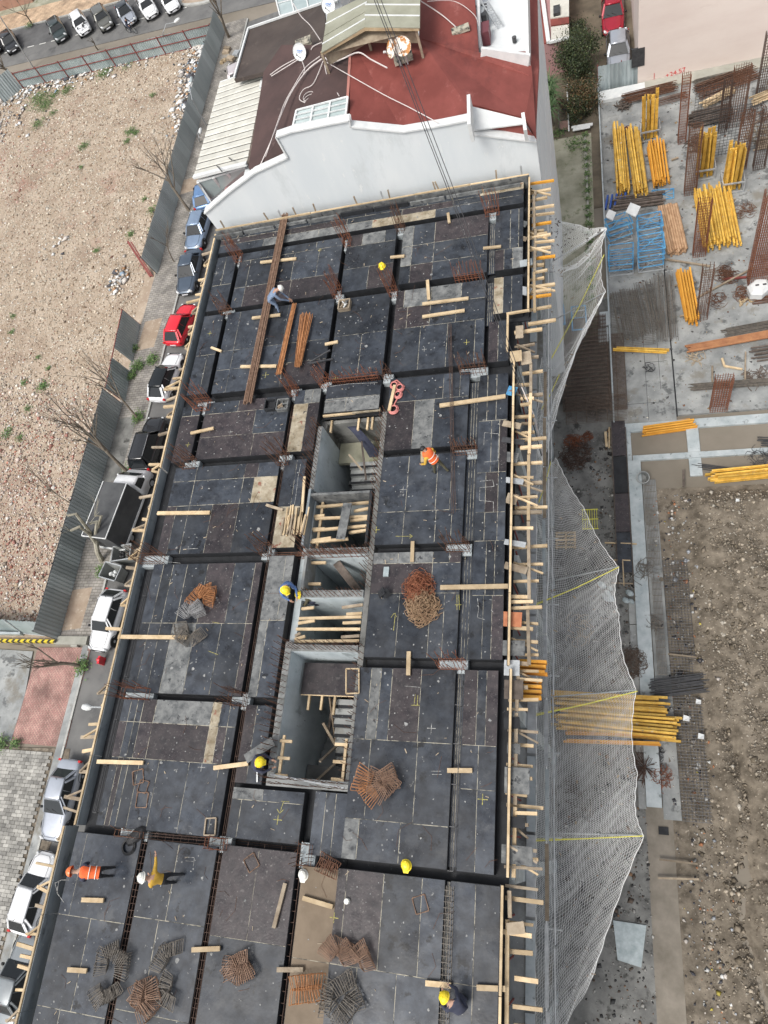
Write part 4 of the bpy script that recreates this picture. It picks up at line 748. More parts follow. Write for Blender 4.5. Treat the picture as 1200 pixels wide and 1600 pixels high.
# ---- cars
def car(px_f, px_r, label, paint, style='hatch', L=4.2, W=1.76, Hh=1.48, roof=None, lamp_c=None, damaged=False, name='parked_car', group='cars parked along the street', cat='car', ctr=None):
    f = P(*px_f, .7); r = P(*px_r, .7); d = (f-r).normalized(); ctr_ = (f+r)/2
    t = thing(name, (0,0,0), label, cat, group)
    hw = W/2; bz = .92 if style != 'suv' else 1.02; gz = Hh
    if style == 'sedan': ws, rf, rr, rb = .17, .0, -.26, -.37
    elif style == 'suv': ws, rf, rr, rb = .2, .08, -.40, -.47
    else: ws, rf, rr, rb = .2, .06, -.33, -.455
    st = [(-.5,.7,.5,.72),(-.49,.84,.32,bz-.1),(-.46,.93,.26,bz-.03),(-.42,.98,.24,bz),(-.36,1,.22,bz+.02),(-.1,1,.2,bz),(.12,1,.2,bz-.02),(.22,.99,.2,bz-.05),(.34,.96,.22,bz-.11),(.42,.9,.24,bz-.17),(.465,.8,.28,bz-.26),(.49,.66,.32,bz-.36),(.5,.5,.42,.55)]
    if style == 'sedan': st[1] = (-.49,.86,.34,bz-.06)
    b = MB(); n0 = 0
    ring = lambda y, k, zb, zt: [(-hw*k*.88,y,zb),(-hw*k*.99,y,zb+.16),(-hw*k,y,(zb+zt)/2+.04),(-hw*k*.96,y,zt-.1),(-hw*k*.83,y,zt),(-hw*k*.45,y,zt+.025),(hw*k*.45,y,zt+.025),(hw*k*.83,y,zt),(hw*k*.96,y,zt-.1),(hw*k,y,(zb+zt)/2+.04),(hw*k*.99,y,zb+.16),(hw*k*.88,y,zb)]
    R = [ring(s[0]*L, s[1], s[2], s[3]) for s in st]; nn = 12
    b.v = [v for r_ in R for v in r_]
    for i in range(len(R)-1):
        for j in range(nn): a = i*nn+j; c = i*nn+(j+1) % nn; b.f.append((a, a+nn, c+nn, c)); b.m.append(0)
    b.f += [tuple(range(nn)), tuple(range(len(R)*nn-1, (len(R)-1)*nn-1, -1))]; b.m += [0,0]
    bo = b.build('body', paint, t, smooth=True, origin=(0,0,0)); md = bo.modifiers.new('s','SUBSURF'); md.levels = md.render_levels = 1
    # glasshouse
    kb, kt = .86, .68
    B = [(-hw*kb,ws*L,bz-.03),(hw*kb,ws*L,bz-.03),(hw*.9,(ws-.07)*L,bz),(hw*.9,(rb+.08)*L,bz+.01),(hw*kb*.92,rb*L,bz),(-hw*kb*.92,rb*L,bz),(-hw*.9,(rb+.08)*L,bz+.01),(-hw*.9,(ws-.07)*L,bz)]
    T = [(-hw*kt*.93,rf*L,gz-.05),(hw*kt*.93,rf*L,gz-.05),(hw*kt,(rf-.04)*L,gz-.04),(hw*kt,(rr+.05)*L,gz-.04),(hw*kt*.92,rr*L,gz-.07),(-hw*kt*.92,rr*L,gz-.07),(-hw*kt,(rr+.05)*L,gz-.04),(-hw*kt,(rf-.04)*L,gz-.04)]
    def pane(nm, idx):
        bb = MB(); bb.add([B[i] for i in idx]+[T[i] for i in idx[::-1]], [tuple(range(2*len(idx)))]); q = bb.v; nrm = (Vector(q[1])-Vector(q[0])).cross(Vector(q[-1])-Vector(q[0])).normalized()
        b2 = MB(); b2.prism(bb.v, .03, -nrm); b2.build(nm, glass, t)
    pane('windscreen', [0,1]); pane('rear_window', [4,5]); pane('side_window', [2,3]); pane('side_window', [6,7])
    b = MB(); rm = roof or paint
    o8 = [(x*1.02, y+(.02*L if i in (0,1,) else -.01*L if i in (4,5) else 0), z+.01) for i, (x,y,z) in enumerate(T)]; i8 = [(x*.8, y*.86+(rf+rr)*L*.07, gz+.015) for (x,y,z) in T]
    b.add(o8+i8, [(i, (i+1) % 8, (i+1) % 8+8, i+8) for i in range(8)]+[tuple(range(8,16))]+[tuple(range(7,-1,-1))])
    for v in b.v[:]: pass
    b.build('roof', rm, t, smooth=True)
    for i in (0,1,2,3,4,5,6,7):
        a, c = Vector(B[i]), Vector(T[i]); b = MB(); b.bar(a, c, .09 if i not in (3,6,4,5) else .16, .05); b.build('pillar', paint, t)
    for s in (-1,1):
        ym = (ws+rb)/2*L; b = MB(); b.bar((s*hw*.905,ym,bz), (s*hw*(kt+.01),ym-.05,gz-.04), .07, .04); b.build('pillar', paint, t)
    for s in (-1,1):
        for y in (.305*L, -.31*L):
            w_ = MB(); w_.lathe((s*(hw-.11),y,.32), [(0,-.1),(.24,-.1),(.32,-.08),(.32,.08),(.24,.1),(0,.1)], 18, axis=(s,0,0)); wo = w_.build('wheel', tyre, t, smooth=False)
            w_ = MB(); w_.lathe((s*(hw-.005),y,.32), [(0,0.0),(.2,-.01),(.22,-.03)], 12, axis=(s,0,0)); w_.build('rim', steel if paint is not whitep else dsteel, wo)
            w_ = MB(); w_.lathe((s*(hw-.03),y,.32), [(.33,0),(.37,.02),(.4,.034),(.4,-.02)], 18, axis=(s,0,0)); w_.build('wheel_arch', blackp, t)
        b = MB(); b.lathe((s*(hw+.09),(ws-.06)*L,bz+.05), [(0,-.08),(.08,-.07),(.1,0),(.08,.07),(0,.08)], 8, axis=(0,1,0)); b.build('mirror', blackp if paint is not whitep else paint, t, smooth=True)
        b = MB(); b.lathe((s*hw*.66,.468*L,bz-.27), [(0,.1),(.12,.06),(.2,0),(.16,-.05)], 10, axis=(s*.25,1,.35), sy=.55); b.build('headlight', lampw, t, smooth=True)
        b = MB(); b.box(s*hw*.83-.09, s*hw*.83+.09, -.496*L, -.47*L, bz-.25, bz-.06); b.build('tail_light', lampr, t)
    b = MB(); b.box(-.26,.26,.498*L,.503*L,.42,.53); b.build('number_plate', plate, t); b = MB(); b.box(-.26,.26,-.503*L,-.497*L,.5,.61); b.build('number_plate', plate, t)
    b = MB(); b.box(-hw*.62,hw*.62,.492*L,.5*L,.44,.62); b.build('grille', blackp, t)
    b = MB(); b.tube([(0,(rr+.03)*L,gz),(0,(rr+.005)*L,gz+.12)], .015, 5); b.build('aerial', blackp, t)
    hood = [( -hw*.72,(ws+.01)*L,bz+.0),(-hw*.66,.40*L,bz-.125),(-hw*.4,.455*L,bz-.2),(hw*.4,.455*L,bz-.2),(hw*.66,.40*L,bz-.125),(hw*.72,(ws+.01)*L,bz+.0)]
    b = MB()
    for a, c in zip(hood, hood[1:]): b.bar((a[0],a[1],a[2]+.012), (c[0],c[1],c[2]+.012), .012, .02)
    b.build('bonnet_gap', blackp, t)
    b = MB(); b.bar((-.3,(ws-.005)*L,bz+.03), (.1,(ws-.045)*L,bz+.17), .02,.015); b.bar((.15,(ws-.005)*L,bz+.03), (.5,(ws-.04)*L,bz+.15), .02,.015); b.build('wipers', blackp, t)
    if style == 'suv':
        for s in (-1,1): b = MB(); b.tube([(s*hw*.62,(rf-.05)*L,gz+.05),(s*hw*.64,(rr+.06)*L,gz+.05)], .02, 5); b.build('roof_rail', steel, t)
    if damaged:
        b = MB()
        for i in range(14):
            x = random.uniform(-.7,.7); y = random.uniform(.25,.47)*L; b.bar((x,y,bz-.02), (x+random.uniform(-.3,.3), y+random.uniform(-.3,.3), bz+random.uniform(0,.15)), .12, .03)
        b.build('crumpled_panel', blackp, t)
    t.location = (ctr_.x, ctr_.y, .01) if ctr is None else ctr; t.rotation_euler = (0,0,math.atan2(-d.x, d.y)); return t
def paintm(n, c, metal=.2, r=.3): return M(n, c, tuple(v*1.12 for v in c), 2, 3, r, metal=metal, coat=.6)
p_white = paintm('white_car_paint', (.74,.75,.76), 0); p_black = paintm('black_car_paint', (.015,.016,.018), 0, .2); p_dark = paintm('charcoal_car_paint', (.035,.042,.05)); p_blue = paintm('pale_blue_car_paint', (.24,.32,.44), .4)
p_slate = paintm('slate_blue_car_paint', (.07,.095,.13), .3); p_red = paintm('red_car_paint', (.62,.015,.03), 0); p_silver = paintm('silver_car_paint', (.42,.45,.5), .5); p_brown = paintm('grey_brown_car_paint', (.13,.13,.115), .3); p_mar = paintm('maroon_car_paint', (.33,.012,.03), .2)
p_green = paintm('dark_green_car_paint', (.03,.045,.045), .2); p_grey = paintm('mid_grey_car_paint', (.22,.24,.25), .3)
car((300,385),(317,332),'pale blue hatchback at the head of the row, below the white terrace roof',p_blue,'hatch')
car((287,457),(303,392),'dark slate blue sedan between the pale blue and the red car',p_slate,'sedan',L=4.5)
car((294,476),(270,536),'bright red hatchback in the parked row',p_red,'hatch',L=4.0)
car((272,555),(246,622),'white car with a black panoramic roof behind the red one',p_white,'hatch',L=4.4,roof=glass)
car((243,658),(222,730),'black SUV with roof rails in the row ahead of the box truck',p_black,'suv',L=4.6,W=1.85,Hh=1.68)
car((152,1012),(182,925),'white hatchback with a dark windscreen facing down, just below the waste bins',p_white,'hatch',L=4.2)
car((80,1300),(108,1200),'silver sedan parked beside the grey block paving',p_silver,'sedan',L=4.6)
car((68,1345),(36,1445),'white car with its nose up, second from the bottom of the row',p_white,'hatch',L=4.3)
car((42,1475),(12,1580),'grey car at the lower left corner, last of the row',p_grey,'sedan',L=4.5)
g2 = 'cars parked across the main road'
car((22,80),(8,50),'black car parked at the far left of the main road bay',p_black,'hatch',L=4.1,group=g2)
car((98,62),(82,32),'dark green grey pickup like car beside the rutted asphalt',p_green,'suv',L=4.3,group=g2)
car((135,52),(117,22),'white wrecked car with a crumpled bonnet on the main road',p_white,'suv',L=4.3,damaged=True,group=g2)
car((170,45),(150,12),'grey brown estate car between the wrecked white car and the silver one',p_brown,'suv',L=4.5,group=g2)
car((205,35),(188,6),'silver sedan with a dark roof parked above the cyclist',p_silver,'sedan',L=4.5,roof=p_dark,group=g2)
car((240,26),(220,-6),'white van like car to the right of the silver sedan on the main road',p_white,'suv',L=4.4,group=g2)
car((273,16),(256,-14),'white hatchback at the right end of the main road bay',p_white,'hatch',L=4.1,group=g2)
car((-8,80),(-20,60),'dark car cut by the left picture edge on the main road',p_dark,'hatch',L=4.1,group=g2)
car((366,98),(372,130),'pinkish white hatchback half hidden by the brown roof',paintm('pinkish_car_paint',(.5,.46,.47)),'hatch',L=3.8)
car((322,285),(318,318),'small blue car mostly hidden under the terrace glazing',paintm('bright_blue_car_paint',(.12,.22,.4)),'hatch',L=3.8)
car((958,50),(957,-8),'dark red car parked in the alley beside the beige wall',p_mar,'sedan',L=4.5,group='cars in the alley')
car((967,106),(965,52),'silver white car behind the stained metal fence in the alley',p_silver,'hatch',L=4.2,group='cars in the alley')

# box truck
t = thing('box_truck', (0,0,0), 'small white truck with a dark grey tarpaulin box body parked in the row', 'truck'); hw = 1.0
b = MB(); b.box(-hw,hw,-2.9,1.15,.75,2.75); b.build('cargo_box', M('dark_tarpaulin', (.05,.052,.055), (.085,.088,.09), 1, 6, .6), t)
b = MB()
for s in (-1,1): b.box(s*hw-.03,s*hw+.03,-2.92,1.17,2.74,2.8); b.box(s*(hw+.05)-.04,s*(hw+.05)+.04,-2.95,1.2,.62,.76)
b.box(-hw,hw,-2.96,-2.9,2.72,2.78); b.box(-hw,hw,-3.0,-2.9,.62,.76); b.build('body_frame', whitep, t)
b = MB(); R = [(1.2,.98,.45,2.0),(1.6,.98,.42,2.05),(2.1,.97,.4,1.95),(2.55,.95,.4,1.35),(2.95,.9,.42,1.15),(3.1,.8,.5,.9)]; vs = []
for (y,k,zb,zt) in R: vs += [(-hw*k,y,zb),(-hw*k,y,(zb+zt)/2),(-hw*k*.93,y,zt-.1),(-hw*k*.8,y,zt),(hw*k*.8,y,zt),(hw*k*.93,y,zt-.1),(hw*k,y,(zb+zt)/2),(hw*k,y,zb)]
b.v = vs
for i in range(5):
    for j in range(8): a = i*8+j; c = i*8+(j+1) % 8; b.f.append((a,a+8,c+8,c)); b.m.append(0)
b.f += [tuple(range(8)), tuple(range(47,39,-1))]; b.m += [0,0]; b.build('cab', p_white, t, smooth=True)
b = MB(); b.prism([(-.78,2.13,1.97),(.78,2.13,1.97),(.84,2.56,1.42),(-.84,2.56,1.42)][::-1], .03, (0,.8,.6)); b.build('windscreen', glass, t)
for s in (-1,1):
    b = MB(); b.prism([(s*.975,1.45,1.25),(s*.975,2.35,1.25),(s*.93,2.05,1.85),(s*.93,1.45,1.9)], .03, (s,0,0)); b.build('side_window', glass, t)
    b = MB(); b.lathe((s*1.12,2.3,1.5), [(0,-.15),(.08,-.1),(.08,.1),(0,.15)], 8); b.build('mirror', p_white, t)
    for y in (2.35,-1.9): b = MB(); b.lathe((s*.86,y,.36), [(0,-.12),(.28,-.12),(.36,-.08),(.36,.08),(.28,.12),(0,.12)], 18, axis=(s,0,0)); wo = b.build('wheel', tyre, t); b = MB(); b.lathe((s*.985,y,.36),[(0,0),(.2,0),(.22,-.03)],12,axis=(s,0,0)); b.build('rim', steel, wo)
b = MB(); b.box(-.5,.5,-2.8,2.2,.45,.7); b.build('chassis', dsteel, t)
f = P(222,762,1); r = P(172,842,1); d = (f-r).normalized(); t.location = (-32.55, 18.9, 0); t.rotation_euler = (0,0,math.atan2(-d.x,d.y)*.3-.02)
# waste containers
def bin_(px, rz, label, fill):
    c = P(*px, .6); t = thing('waste_container', (0,0,0), label, 'waste container', 'waste containers behind the truck'); g = steel
    b = MB(); zt = 1.15
    for q in ([(-.6,-.4,.15),(.6,-.4,.15),(.7,-.52,zt),(-.7,-.52,zt)],[(.6,.4,.15),(-.6,.4,.15),(-.7,.52,zt),(.7,.52,zt)],[(.6,-.4,.15),(.6,.4,.15),(.7,.52,zt),(.7,-.52,zt)],[(-.6,.4,.15),(-.6,-.4,.15),(-.7,-.52,zt),(-.7,.52,zt)],[(-.6,-.4,.18),(.6,-.4,.18),(.6,.4,.18),(-.6,.4,.18)]):
        n_ = (Vector(q[1])-Vector(q[0])).cross(Vector(q[3])-Vector(q[0])).normalized(); b.prism(q, .03, -n_)
    b.build('tub', M('bin_grey', (.2,.21,.2), (.28,.29,.28), 2, 6, .6), t)
    b = MB(); 
    for s in (-1,1): b.bar((-.74,s*.54,zt),(.74,s*.54,zt),.07,.05); b.bar((s*.72,-.56,zt),(s*.72,.56,zt),.05,.05)
    b.build('rim', g, t)
    for x in (-.5,.5):
        for y in (-.35,.35): b = MB(); b.lathe((x,y,.08),[(0,-.03),(.08,-.03),(.08,.03),(0,.03)],8,axis=(0,1,0)); b.build('castor', blackp, t)
    t.location = (c.x, c.y, .02); t.rotation_euler = (0,0,rz)
    for k in range(5):
        b = MB(); cc = Vector((c.x+random.uniform(-.25,.25), c.y+random.uniform(-.2,.2), .75+random.uniform(0,.15))); r0 = random.uniform(.13,.2)
        b.lathe(cc, [(0,-r0),(r0*.8,-r0*.5),(r0,0),(r0*.6,r0*.6),(.03,r0),(.0,r0)], 8, sx=random.uniform(.8,1.2)); o = b.build('rubbish_bag', fill, smooth=True); tag(o, ('dark' if fill is blackp else 'pale')+' rubbish bag inside the '+('upper' if fill is blackp else 'lower')+' waste container', 'rubbish bag', 'rubbish bags in the containers')
bin_((197,868), .12, 'upper grey waste container right behind the box truck with dark bags', blackp)
bin_((180,897), -.25, 'lower tilted grey waste container holding pale bags', whitep)
b = MB(); c = P(163,1034); b.box(c.x-.08,c.x+.08,c.y-.25,c.y+.25,0,.6); b.lathe((c.x,c.y,.6),[(.14,0),(.12,.08),(0,.12)],10); tag(b.build('red_post_box', p_red), 'small red post at the kerb below the white hatchback', 'post')
# cyclist and bicycle
def bicycle(c, ang, label):
    t = thing('bicycle', (0,0,0), label, 'bicycle')
    for x in (-.53,.53):
        b = MB(); b.tube([(x+.33*math.cos(a),0,.34+.33*math.sin(a)) for a in np.linspace(0,2*math.pi,21)], .022, 5, cap=False)
        w_ = b.build('wheel', tyre, t); b = MB()
        for a in np.linspace(0,math.pi,7)[:-1]: b.tube([(x+.32*math.cos(a),0,.34+.32*math.sin(a)),(x-.32*math.cos(a),0,.34-.32*math.sin(a))], .005, 3)
        b.build('spokes', steel, w_)
    b = MB()
    for p, q in (((-.53,0,.34),(-.05,0,.3)),((-.05,0,.3),(.38,0,.75)),((-.05,0,.3),(-.2,0,.8)),((-.2,0,.75),(.36,0,.85)),((-.53,0,.34),(-.2,0,.75)),((.53,0,.34),(.36,0,.98)),((-.2,0,.8),(-.22,0,.95))): b.tube([p,q], .02, 6)
    b.build('frame', dsteel, t); b = MB(); b.tube([(.3,-.28,1.0),(.38,-.1,1.02),(.38,.1,1.02),(.3,.28,1.0)], .015, 5); b.build('handlebar', dsteel, t)
    b = MB(); b.prism([(-.36,-.07,.98),(-.36,.07,.98),(-.1,.02,.98),(-.1,-.02,.98)], .05); b.build('saddle', blackp, t)
    t.location = (c.x,c.y,.01); t.rotation_euler = (0,0,ang)
A_ = P(198,52); B_ = P(216,54); ang_b = math.atan2(B_.y-A_.y, B_.x-A_.x); BIKE = P(208,52); bicycle(BIKE, ang_b, 'bicycle ridden along the main road below the silver sedan')
# low building at the top left corner
c0 = P(-5,-8); hs = thing('corner_building', P(20,10), 'reddish building corner with a dark window at the top left', 'building')
b = MB(); q = rd(-66,9.3); q2 = rd(-110,9.3); b.prism([(q2[0],q2[1],5),(q[0],q[1],5),(q[0]+1,q[1]+14,5),(q2[0],q2[1]+14,5)], 5.2); b.build('wall', M('red_brown_render',(.3,.16,.11),(.38,.22,.16),.8,6,.9), hs)
for k in range(6):
    x = q[0]-2.5-k*4; yv = rd(x,9.3)[1]; wdw = MB(); wdw.box(x-1.3,x+1.3,yv-.06,yv-.01,1.4,3.4); wo = wdw.build('window', glass, hs)
    for s in (-1.3,-.43,.43,1.3): f_ = MB(); f_.box(x+s-.05,x+s+.05,yv-.1,yv-.061,1.35,3.45); f_.build('frame', whitep, wo)
# things piled by the road corner: timber box and blue frame, and rubbish at the left lot corner
c = P(357,90); t = thing('pile_of_crates', c, 'pile of crates and blue grey frames beside the road corner tree', 'pile')
for k in range(7):
    x, y = c.x+random.uniform(-.8,1.6), c.y+random.uniform(-2.5,1.5); piece('crate', 'cube', random.choice([woodl, woodo, steel, dsteel]), (x, y, .2+.12*(k % 3)), (random.uniform(.3,.8), random.uniform(.3,.9), .25), t, rz=random.uniform(0,1.5))
# ================================================================= the neighbouring building (white gable wall, red and brown roofs)
nb = thing('neighbour_building', (-10, 33, 0), 'neighbouring house with a white gable wall and patched red and brown roofs', 'building')
W27 = 27.2
def wy(px, py, y=W27): return PY(px, py, y)
top = [(320,333),(357,301),(398,270),(450,246),(432,214),(456,206),(500,197),(546,188),(548,198),(630,206),(690,196),(735,187),(735,209),(786,215),(838,221)]
tp_ = [wy(*p) for p in top]
outl = tp_ + [Vector((-2.37,W27,0)), Vector((-17.2,W27,0)), Vector((-17.2,W27,13.4)), Vector((-18.6,W27,15.9))]
b = MB(); b.prism(outl, .28, (0,1,0)); b.build('gable_wall', whitew, nb)
b = MB()
for a, c in zip(tp_, tp_[1:]): b.bar(a+Vector((0,.12,.03)), c+Vector((0,.12,.03)), .42, .07)
b.build('wall_coping', whitep, nb)
# body below the roofs
b = MB(); b.box(-17.2,-2.45,27.5,40,0,16.6); b.build('side_walls', whitew, nb)
b = MB(); b.box(-19.2,-17.21,29.5,41.8,0,15.3); b.build('side_walls', pinkw, nb)
# east facade with openings
for z in (2,5,8,11,14):
    piece('facade_band', 'cube', whitep, (-2.445, 33.7, z+1.35), (.03, 12.2, .06), nb)
def roof(name, pts, mat, th=.22):
    b = MB(); b.prism([P(*p) for p in pts], th); return b.build(name, mat, nb)
red = [(546,198,19.75),(630,206,19.0),(690,196,19.0),(735,187,18.95),(735,172,18.9),(738,163,18.85),(820,184,18.0),(838,215,17.6),(832,120,17.8),(828,80,17.9),(748,82,18.7),(742,0,18.9),(738,-60,19),(655,-60,19.3),(655,60,19.3),(548,62,19.7)]
roof('red_roof', red, redroof)
roof('red_roof', [(836,216,17.5),(826,190,17.6),(822,-60,17.7),(838,-60,17.5),(842,100,17.4)], redroof, .2)
roof('brown_roof', [(546,198,19.7),(456,212,19.5),(433,218,19.4),(452,249,18.7),(400,275,17.9),(388,262,17.8),(412,112,18.0),(440,70,18.5),(545,70,19.6)], brnroof2)
roof('brown_roof', [(388,44,17.2),(505,4,17.6),(512,60,17.8),(508,86,17.9),(470,130,18.05),(413,112,17.7),(366,124,17.1)], brnroof)
b = MB(); q = [P(388,44,17.28), P(505,4,17.68)]; b.bar(q[0], q[1], .1, .1); q = [P(388,44,17.28), P(366,121,17.18)]; b.bar(q[0], q[1], .1, .1); b.build('roof_edge_trim', whitep, nb)
b = MB(); q = [P(548,70,19.72), P(541,192,19.75)]; b.bar(q[0], q[1], .12, .04); b.build('roof_seam', M('roof_seam_red',(.4,.17,.14),rough=.7), nb)
# patches and stains of another membrane on the roof
# cream corrugated terrace roof, one sheet after another
cr = thing('terrace_roof', P(355,190,16.5), 'cream corrugated metal roof over a glazed terrace at the left of the white wall', 'canopy roof')
a0, a1, b0, b1 = P(344,129,16.2), P(303,277,16.4), P(416,104,16.9), P(386,256,17.0)
N = 15
for i in range(N):
    t0, t1 = i/N, (i+1)/N; l0 = a0.lerp(a1,t0); l1 = a0.lerp(a1,t1); r0 = b0.lerp(b1,t0); r1 = b0.lerp(b1,t1); g = (l1-l0)*.06
    b = MB(); up = Vector((0,0,.045)); b.add([l0+g, l0+g*3+up, l1-g*3+up, l1-g, r0+g, r0+g*3+up, r1-g*3+up, r1-g], [(0,1,5,4),(1,2,6,5),(2,3,7,6),(0,4,7,3),(0,3,2,1),(4,5,6,7)]); b.build('roof_panel', wcorr, cr)
b = MB(); b.prism([p-Vector((0,0,.03)) for p in (a0,a1,b1,b0)], .05); b.build('roof_underlay', dsteel, cr)
b = MB(); e = Vector((0,0,.02)); b.bar(a1+e, b1+e, .22, .14); b.bar(b0+e, b0.lerp(b1,.25)+e, .22, .2); b.bar(a0+e, b0+e, .06, .06); b.build('edge_flashing', whitep, cr)
b = MB(); b.prism([b0.lerp(b1,.2)+Vector((.02,0,.05)), b1+Vector((.02,0,.05)), b1+Vector((.35,0,.02)), b0.lerp(b1,.22)+Vector((.55,0,0))], .1); b.build('torn_felt_strip', woodd, cr)
# glazed terrace front below
gl = thing('glazed_terrace', P(350,285,15), 'white framed glazed terrace below the cream corrugated roof', 'terrace glazing')
g0, g1 = P(309,285,16.1), P(384,262,16.4); h0, h1 = P(328,312,14.6), P(396,273,15.3)
b = MB(); b.prism([g0, g1, h1, h0], .04); b.build('glazing', glassl, gl)
for t_ in (0,.33,.62,1): b = MB(); u = (Vector((0,0,CAMH))-g0).normalized()*.1; b.bar(g0.lerp(g1,t_)+u, h0.lerp(h1,t_)+u, .14, .1); b.build('mullion', whitep, gl)
for a, c in ((g0,g1),(h0,h1)): b = MB(); b.bar(a+Vector((0,0,.06)), c+Vector((0,0,.06)), .12, .1); b.build('frame_rail', whitep, gl)
b = MB(); lo = Vector((0,0,-7)); b.prism([g0-Vector((0,0,.1)), h0-Vector((0,0,.1)), h0+lo, g0+lo], .08, (1,0,0)); b.build('side_wall', whitew, gl)
b = MB(); b.prism([h0-Vector((0,0,.1)), h1-Vector((0,0,.1)), h1+lo, h0+lo], .08, (0,1,0)); b.build('front_wall', whitew, gl)
b = MB(); b.tube([P(338,258,16.6),P(347,268,17.5)], .03, 5); b.tube([P(356,245,16.6),P(362,250,17.4)], .03, 5); tag(b.build('roof_pegs', dsteel), 'two thin pegs standing on the edge of the cream roof', 'pegs')
# white framed skylights
def skylight(pts, n, m, label):
    t = thing('skylight', P(*pts[0]), label, 'skylight', 'white framed roof lights'); q = [P(*p) for p in pts]; b = MB(); b.prism(q, .05); b.build('glazing', glassl, t); u = Vector((0,0,.05))
    for i in range(n+1): b = MB(); b.bar(q[0].lerp(q[1],i/n)+u, q[3].lerp(q[2],i/n)+u, .08, .07); b.build('mullion', whitep, t)
    for j in range(m+1): b = MB(); b.bar(q[0].lerp(q[3],j/m)+u*1.2, q[1].lerp(q[2],j/m)+u*1.2, .07 if j in (0,m) else .03, .06); b.build('frame_rail', whitep, t)
skylight([(464,174,19.9),(544,153,20.0),(540,190,19.75),(457,205,19.7)], 3, 4, 'white framed roof light behind the step of the white gable wall')
skylight([(424,-30,14.5),(520,-55,14.5),(528,2,14.5),(438,26,14.5)], 4, 3, 'white framed glass roof at the top beyond the brown roof')
roof('side_ledge', [(430,210,19.9),(462,203,19.9),(460,210,19.9),(434,217,19.9)], seam, .3)
b = MB(); q = [P(424,-30,14.3),P(528,-55,14.3),P(532,2,14.3),P(438,27,14.3)]; b.prism(q, 14.2); b.build('rear_annex', whitew, nb)
# olive shelter of corrugated sheets
sh = thing('roof_shelter', P(590,40,20.5), 'shelter of olive corrugated sheets standing on the roof ridge', 'shelter')
def strips(pa, pb, pc, pd, n, nm, mat):
    for i in range(n):
        t0, t1 = i/n, (i+1)/n; b = MB(); b.prism([pa.lerp(pd,t0)+Vector((0,0,.02)), pb.lerp(pc,t0)+Vector((0,0,.02)), pb.lerp(pc,t1), pa.lerp(pd,t1)], .04); b.build(nm, mat, sh)
        if i: b = MB(); b.bar(pa.lerp(pd,t0)+Vector((0,0,.04)), pb.lerp(pc,t0)+Vector((0,0,.04)), .06, .03); b.build('joint_strip', whitep, sh)
strips(P(506,58,20.6), P(572,19,20.9), P(570,42,20.9), P(502,82,20.6), 2, 'corrugated_sheet', olive)
strips(P(512,22,20.6), P(575,-8,20.9), P(572,17,20.9), P(506,56,20.6), 2, 'corrugated_sheet', olive)
strips(P(572,-40,20.9), P(657,-40,20.7), P(656,43,20.7), P(570,42,20.9), 5, 'corrugated_sheet', olive)
b = MB(); b.bar(P(502,84,20.5), P(570,45,20.8), .1, .14); b.bar(P(570,45,20.8), P(655,45,20.6), .1, .14); b.build('wood_fascia', woodl, sh)
for p in ((503,84),(570,46),(650,46)):
    c = P(*p, 20.5); b = MB(); b.bar(c, (c.x, c.y, 18.6), .1, .1); b.build('post', woodo, sh)
b = MB(); b.prism([P(508,86,20.3),P(570,50,20.5),P(650,50,20.3),P(650,50,20.3)-Vector((0,0,.5)),P(570,50,20.5)-Vector((0,0,.5)),P(508,86,20.3)-Vector((0,0,.5))], .06, (0,1,0)); b.build('board_wall', woodo, sh)
# sunken white terrace with ladder
tr = thing('roof_terrace', P(785,40,17), 'white sunken roof terrace at the top of the red roof', 'terrace')
b = MB(); b.prism([P(747,-60,17.6),P(822,-60,17.6),P(822,84,17.6),P(748,73,17.6)], .05); b.build('terrace_floor', M('white_tiles',(.62,.65,.66),(.72,.74,.75),.8,5,.6), tr)
for a, c in (((748,74),(824,85)),((746,-60),(748,74)),((821,-60),(824,85))):
    p, q = P(*a,18.95), P(*c,18.4); b = MB(); b.bar(p-Vector((0,0,.5)), q-Vector((0,0,.5)), .14, 1.0); b.build('parapet', whitep, tr)
    
lad = thing('ladder', P(768,25,18), 'aluminium ladder leaning across the white roof terrace', 'ladder'); a, c = P(752,3,18.6), P(776,42,17.8); a2, c2 = P(762,1,18.6), P(785,38,17.8)
b = MB(); b.bar(a, c, .05, .05); b.bar(a2, c2, .05, .05); b.build('rail', steel, lad); b = MB()
for i in range(9): b.bar(a.lerp(c,(i+.5)/9), a2.lerp(c2,(i+.5)/9), .04, .03)
b.build('rungs', steel, lad)
c = P(752,38,17.7); t = thing('ac_unit', c, 'dark air conditioner box with a fan on the white roof terrace', 'air conditioner'); b = MB(); b.box(c.x-.35,c.x+.35,c.y-.45,c.y+.45,17.65,18.35); b.build('casing', dsteel, t); b = MB(); b.lathe((c.x,c.y,18.36),[(.28,0),(.26,.03),(.05,.04),(0,.04)],14); b.build('fan_cover', steel, t)
c = P(757,60,17.7); b = MB(); b.box(c.x-.3,c.x+.3,c.y-.5,c.y+.3,17.65,18.3); tag(b.build('maroon_tank', M('maroon_plastic',(.16,.05,.06),rough=.5)), 'small maroon tank at the corner of the white roof terrace', 'tank')
c = P(804,64,17.7); b = MB(); b.lathe((c.x,c.y,17.65),[(.1,0),(.1,.25),(.0,.3)],8); tag(b.build('roof_vent', dsteel), 'small round vent on the white terrace floor', 'vent')
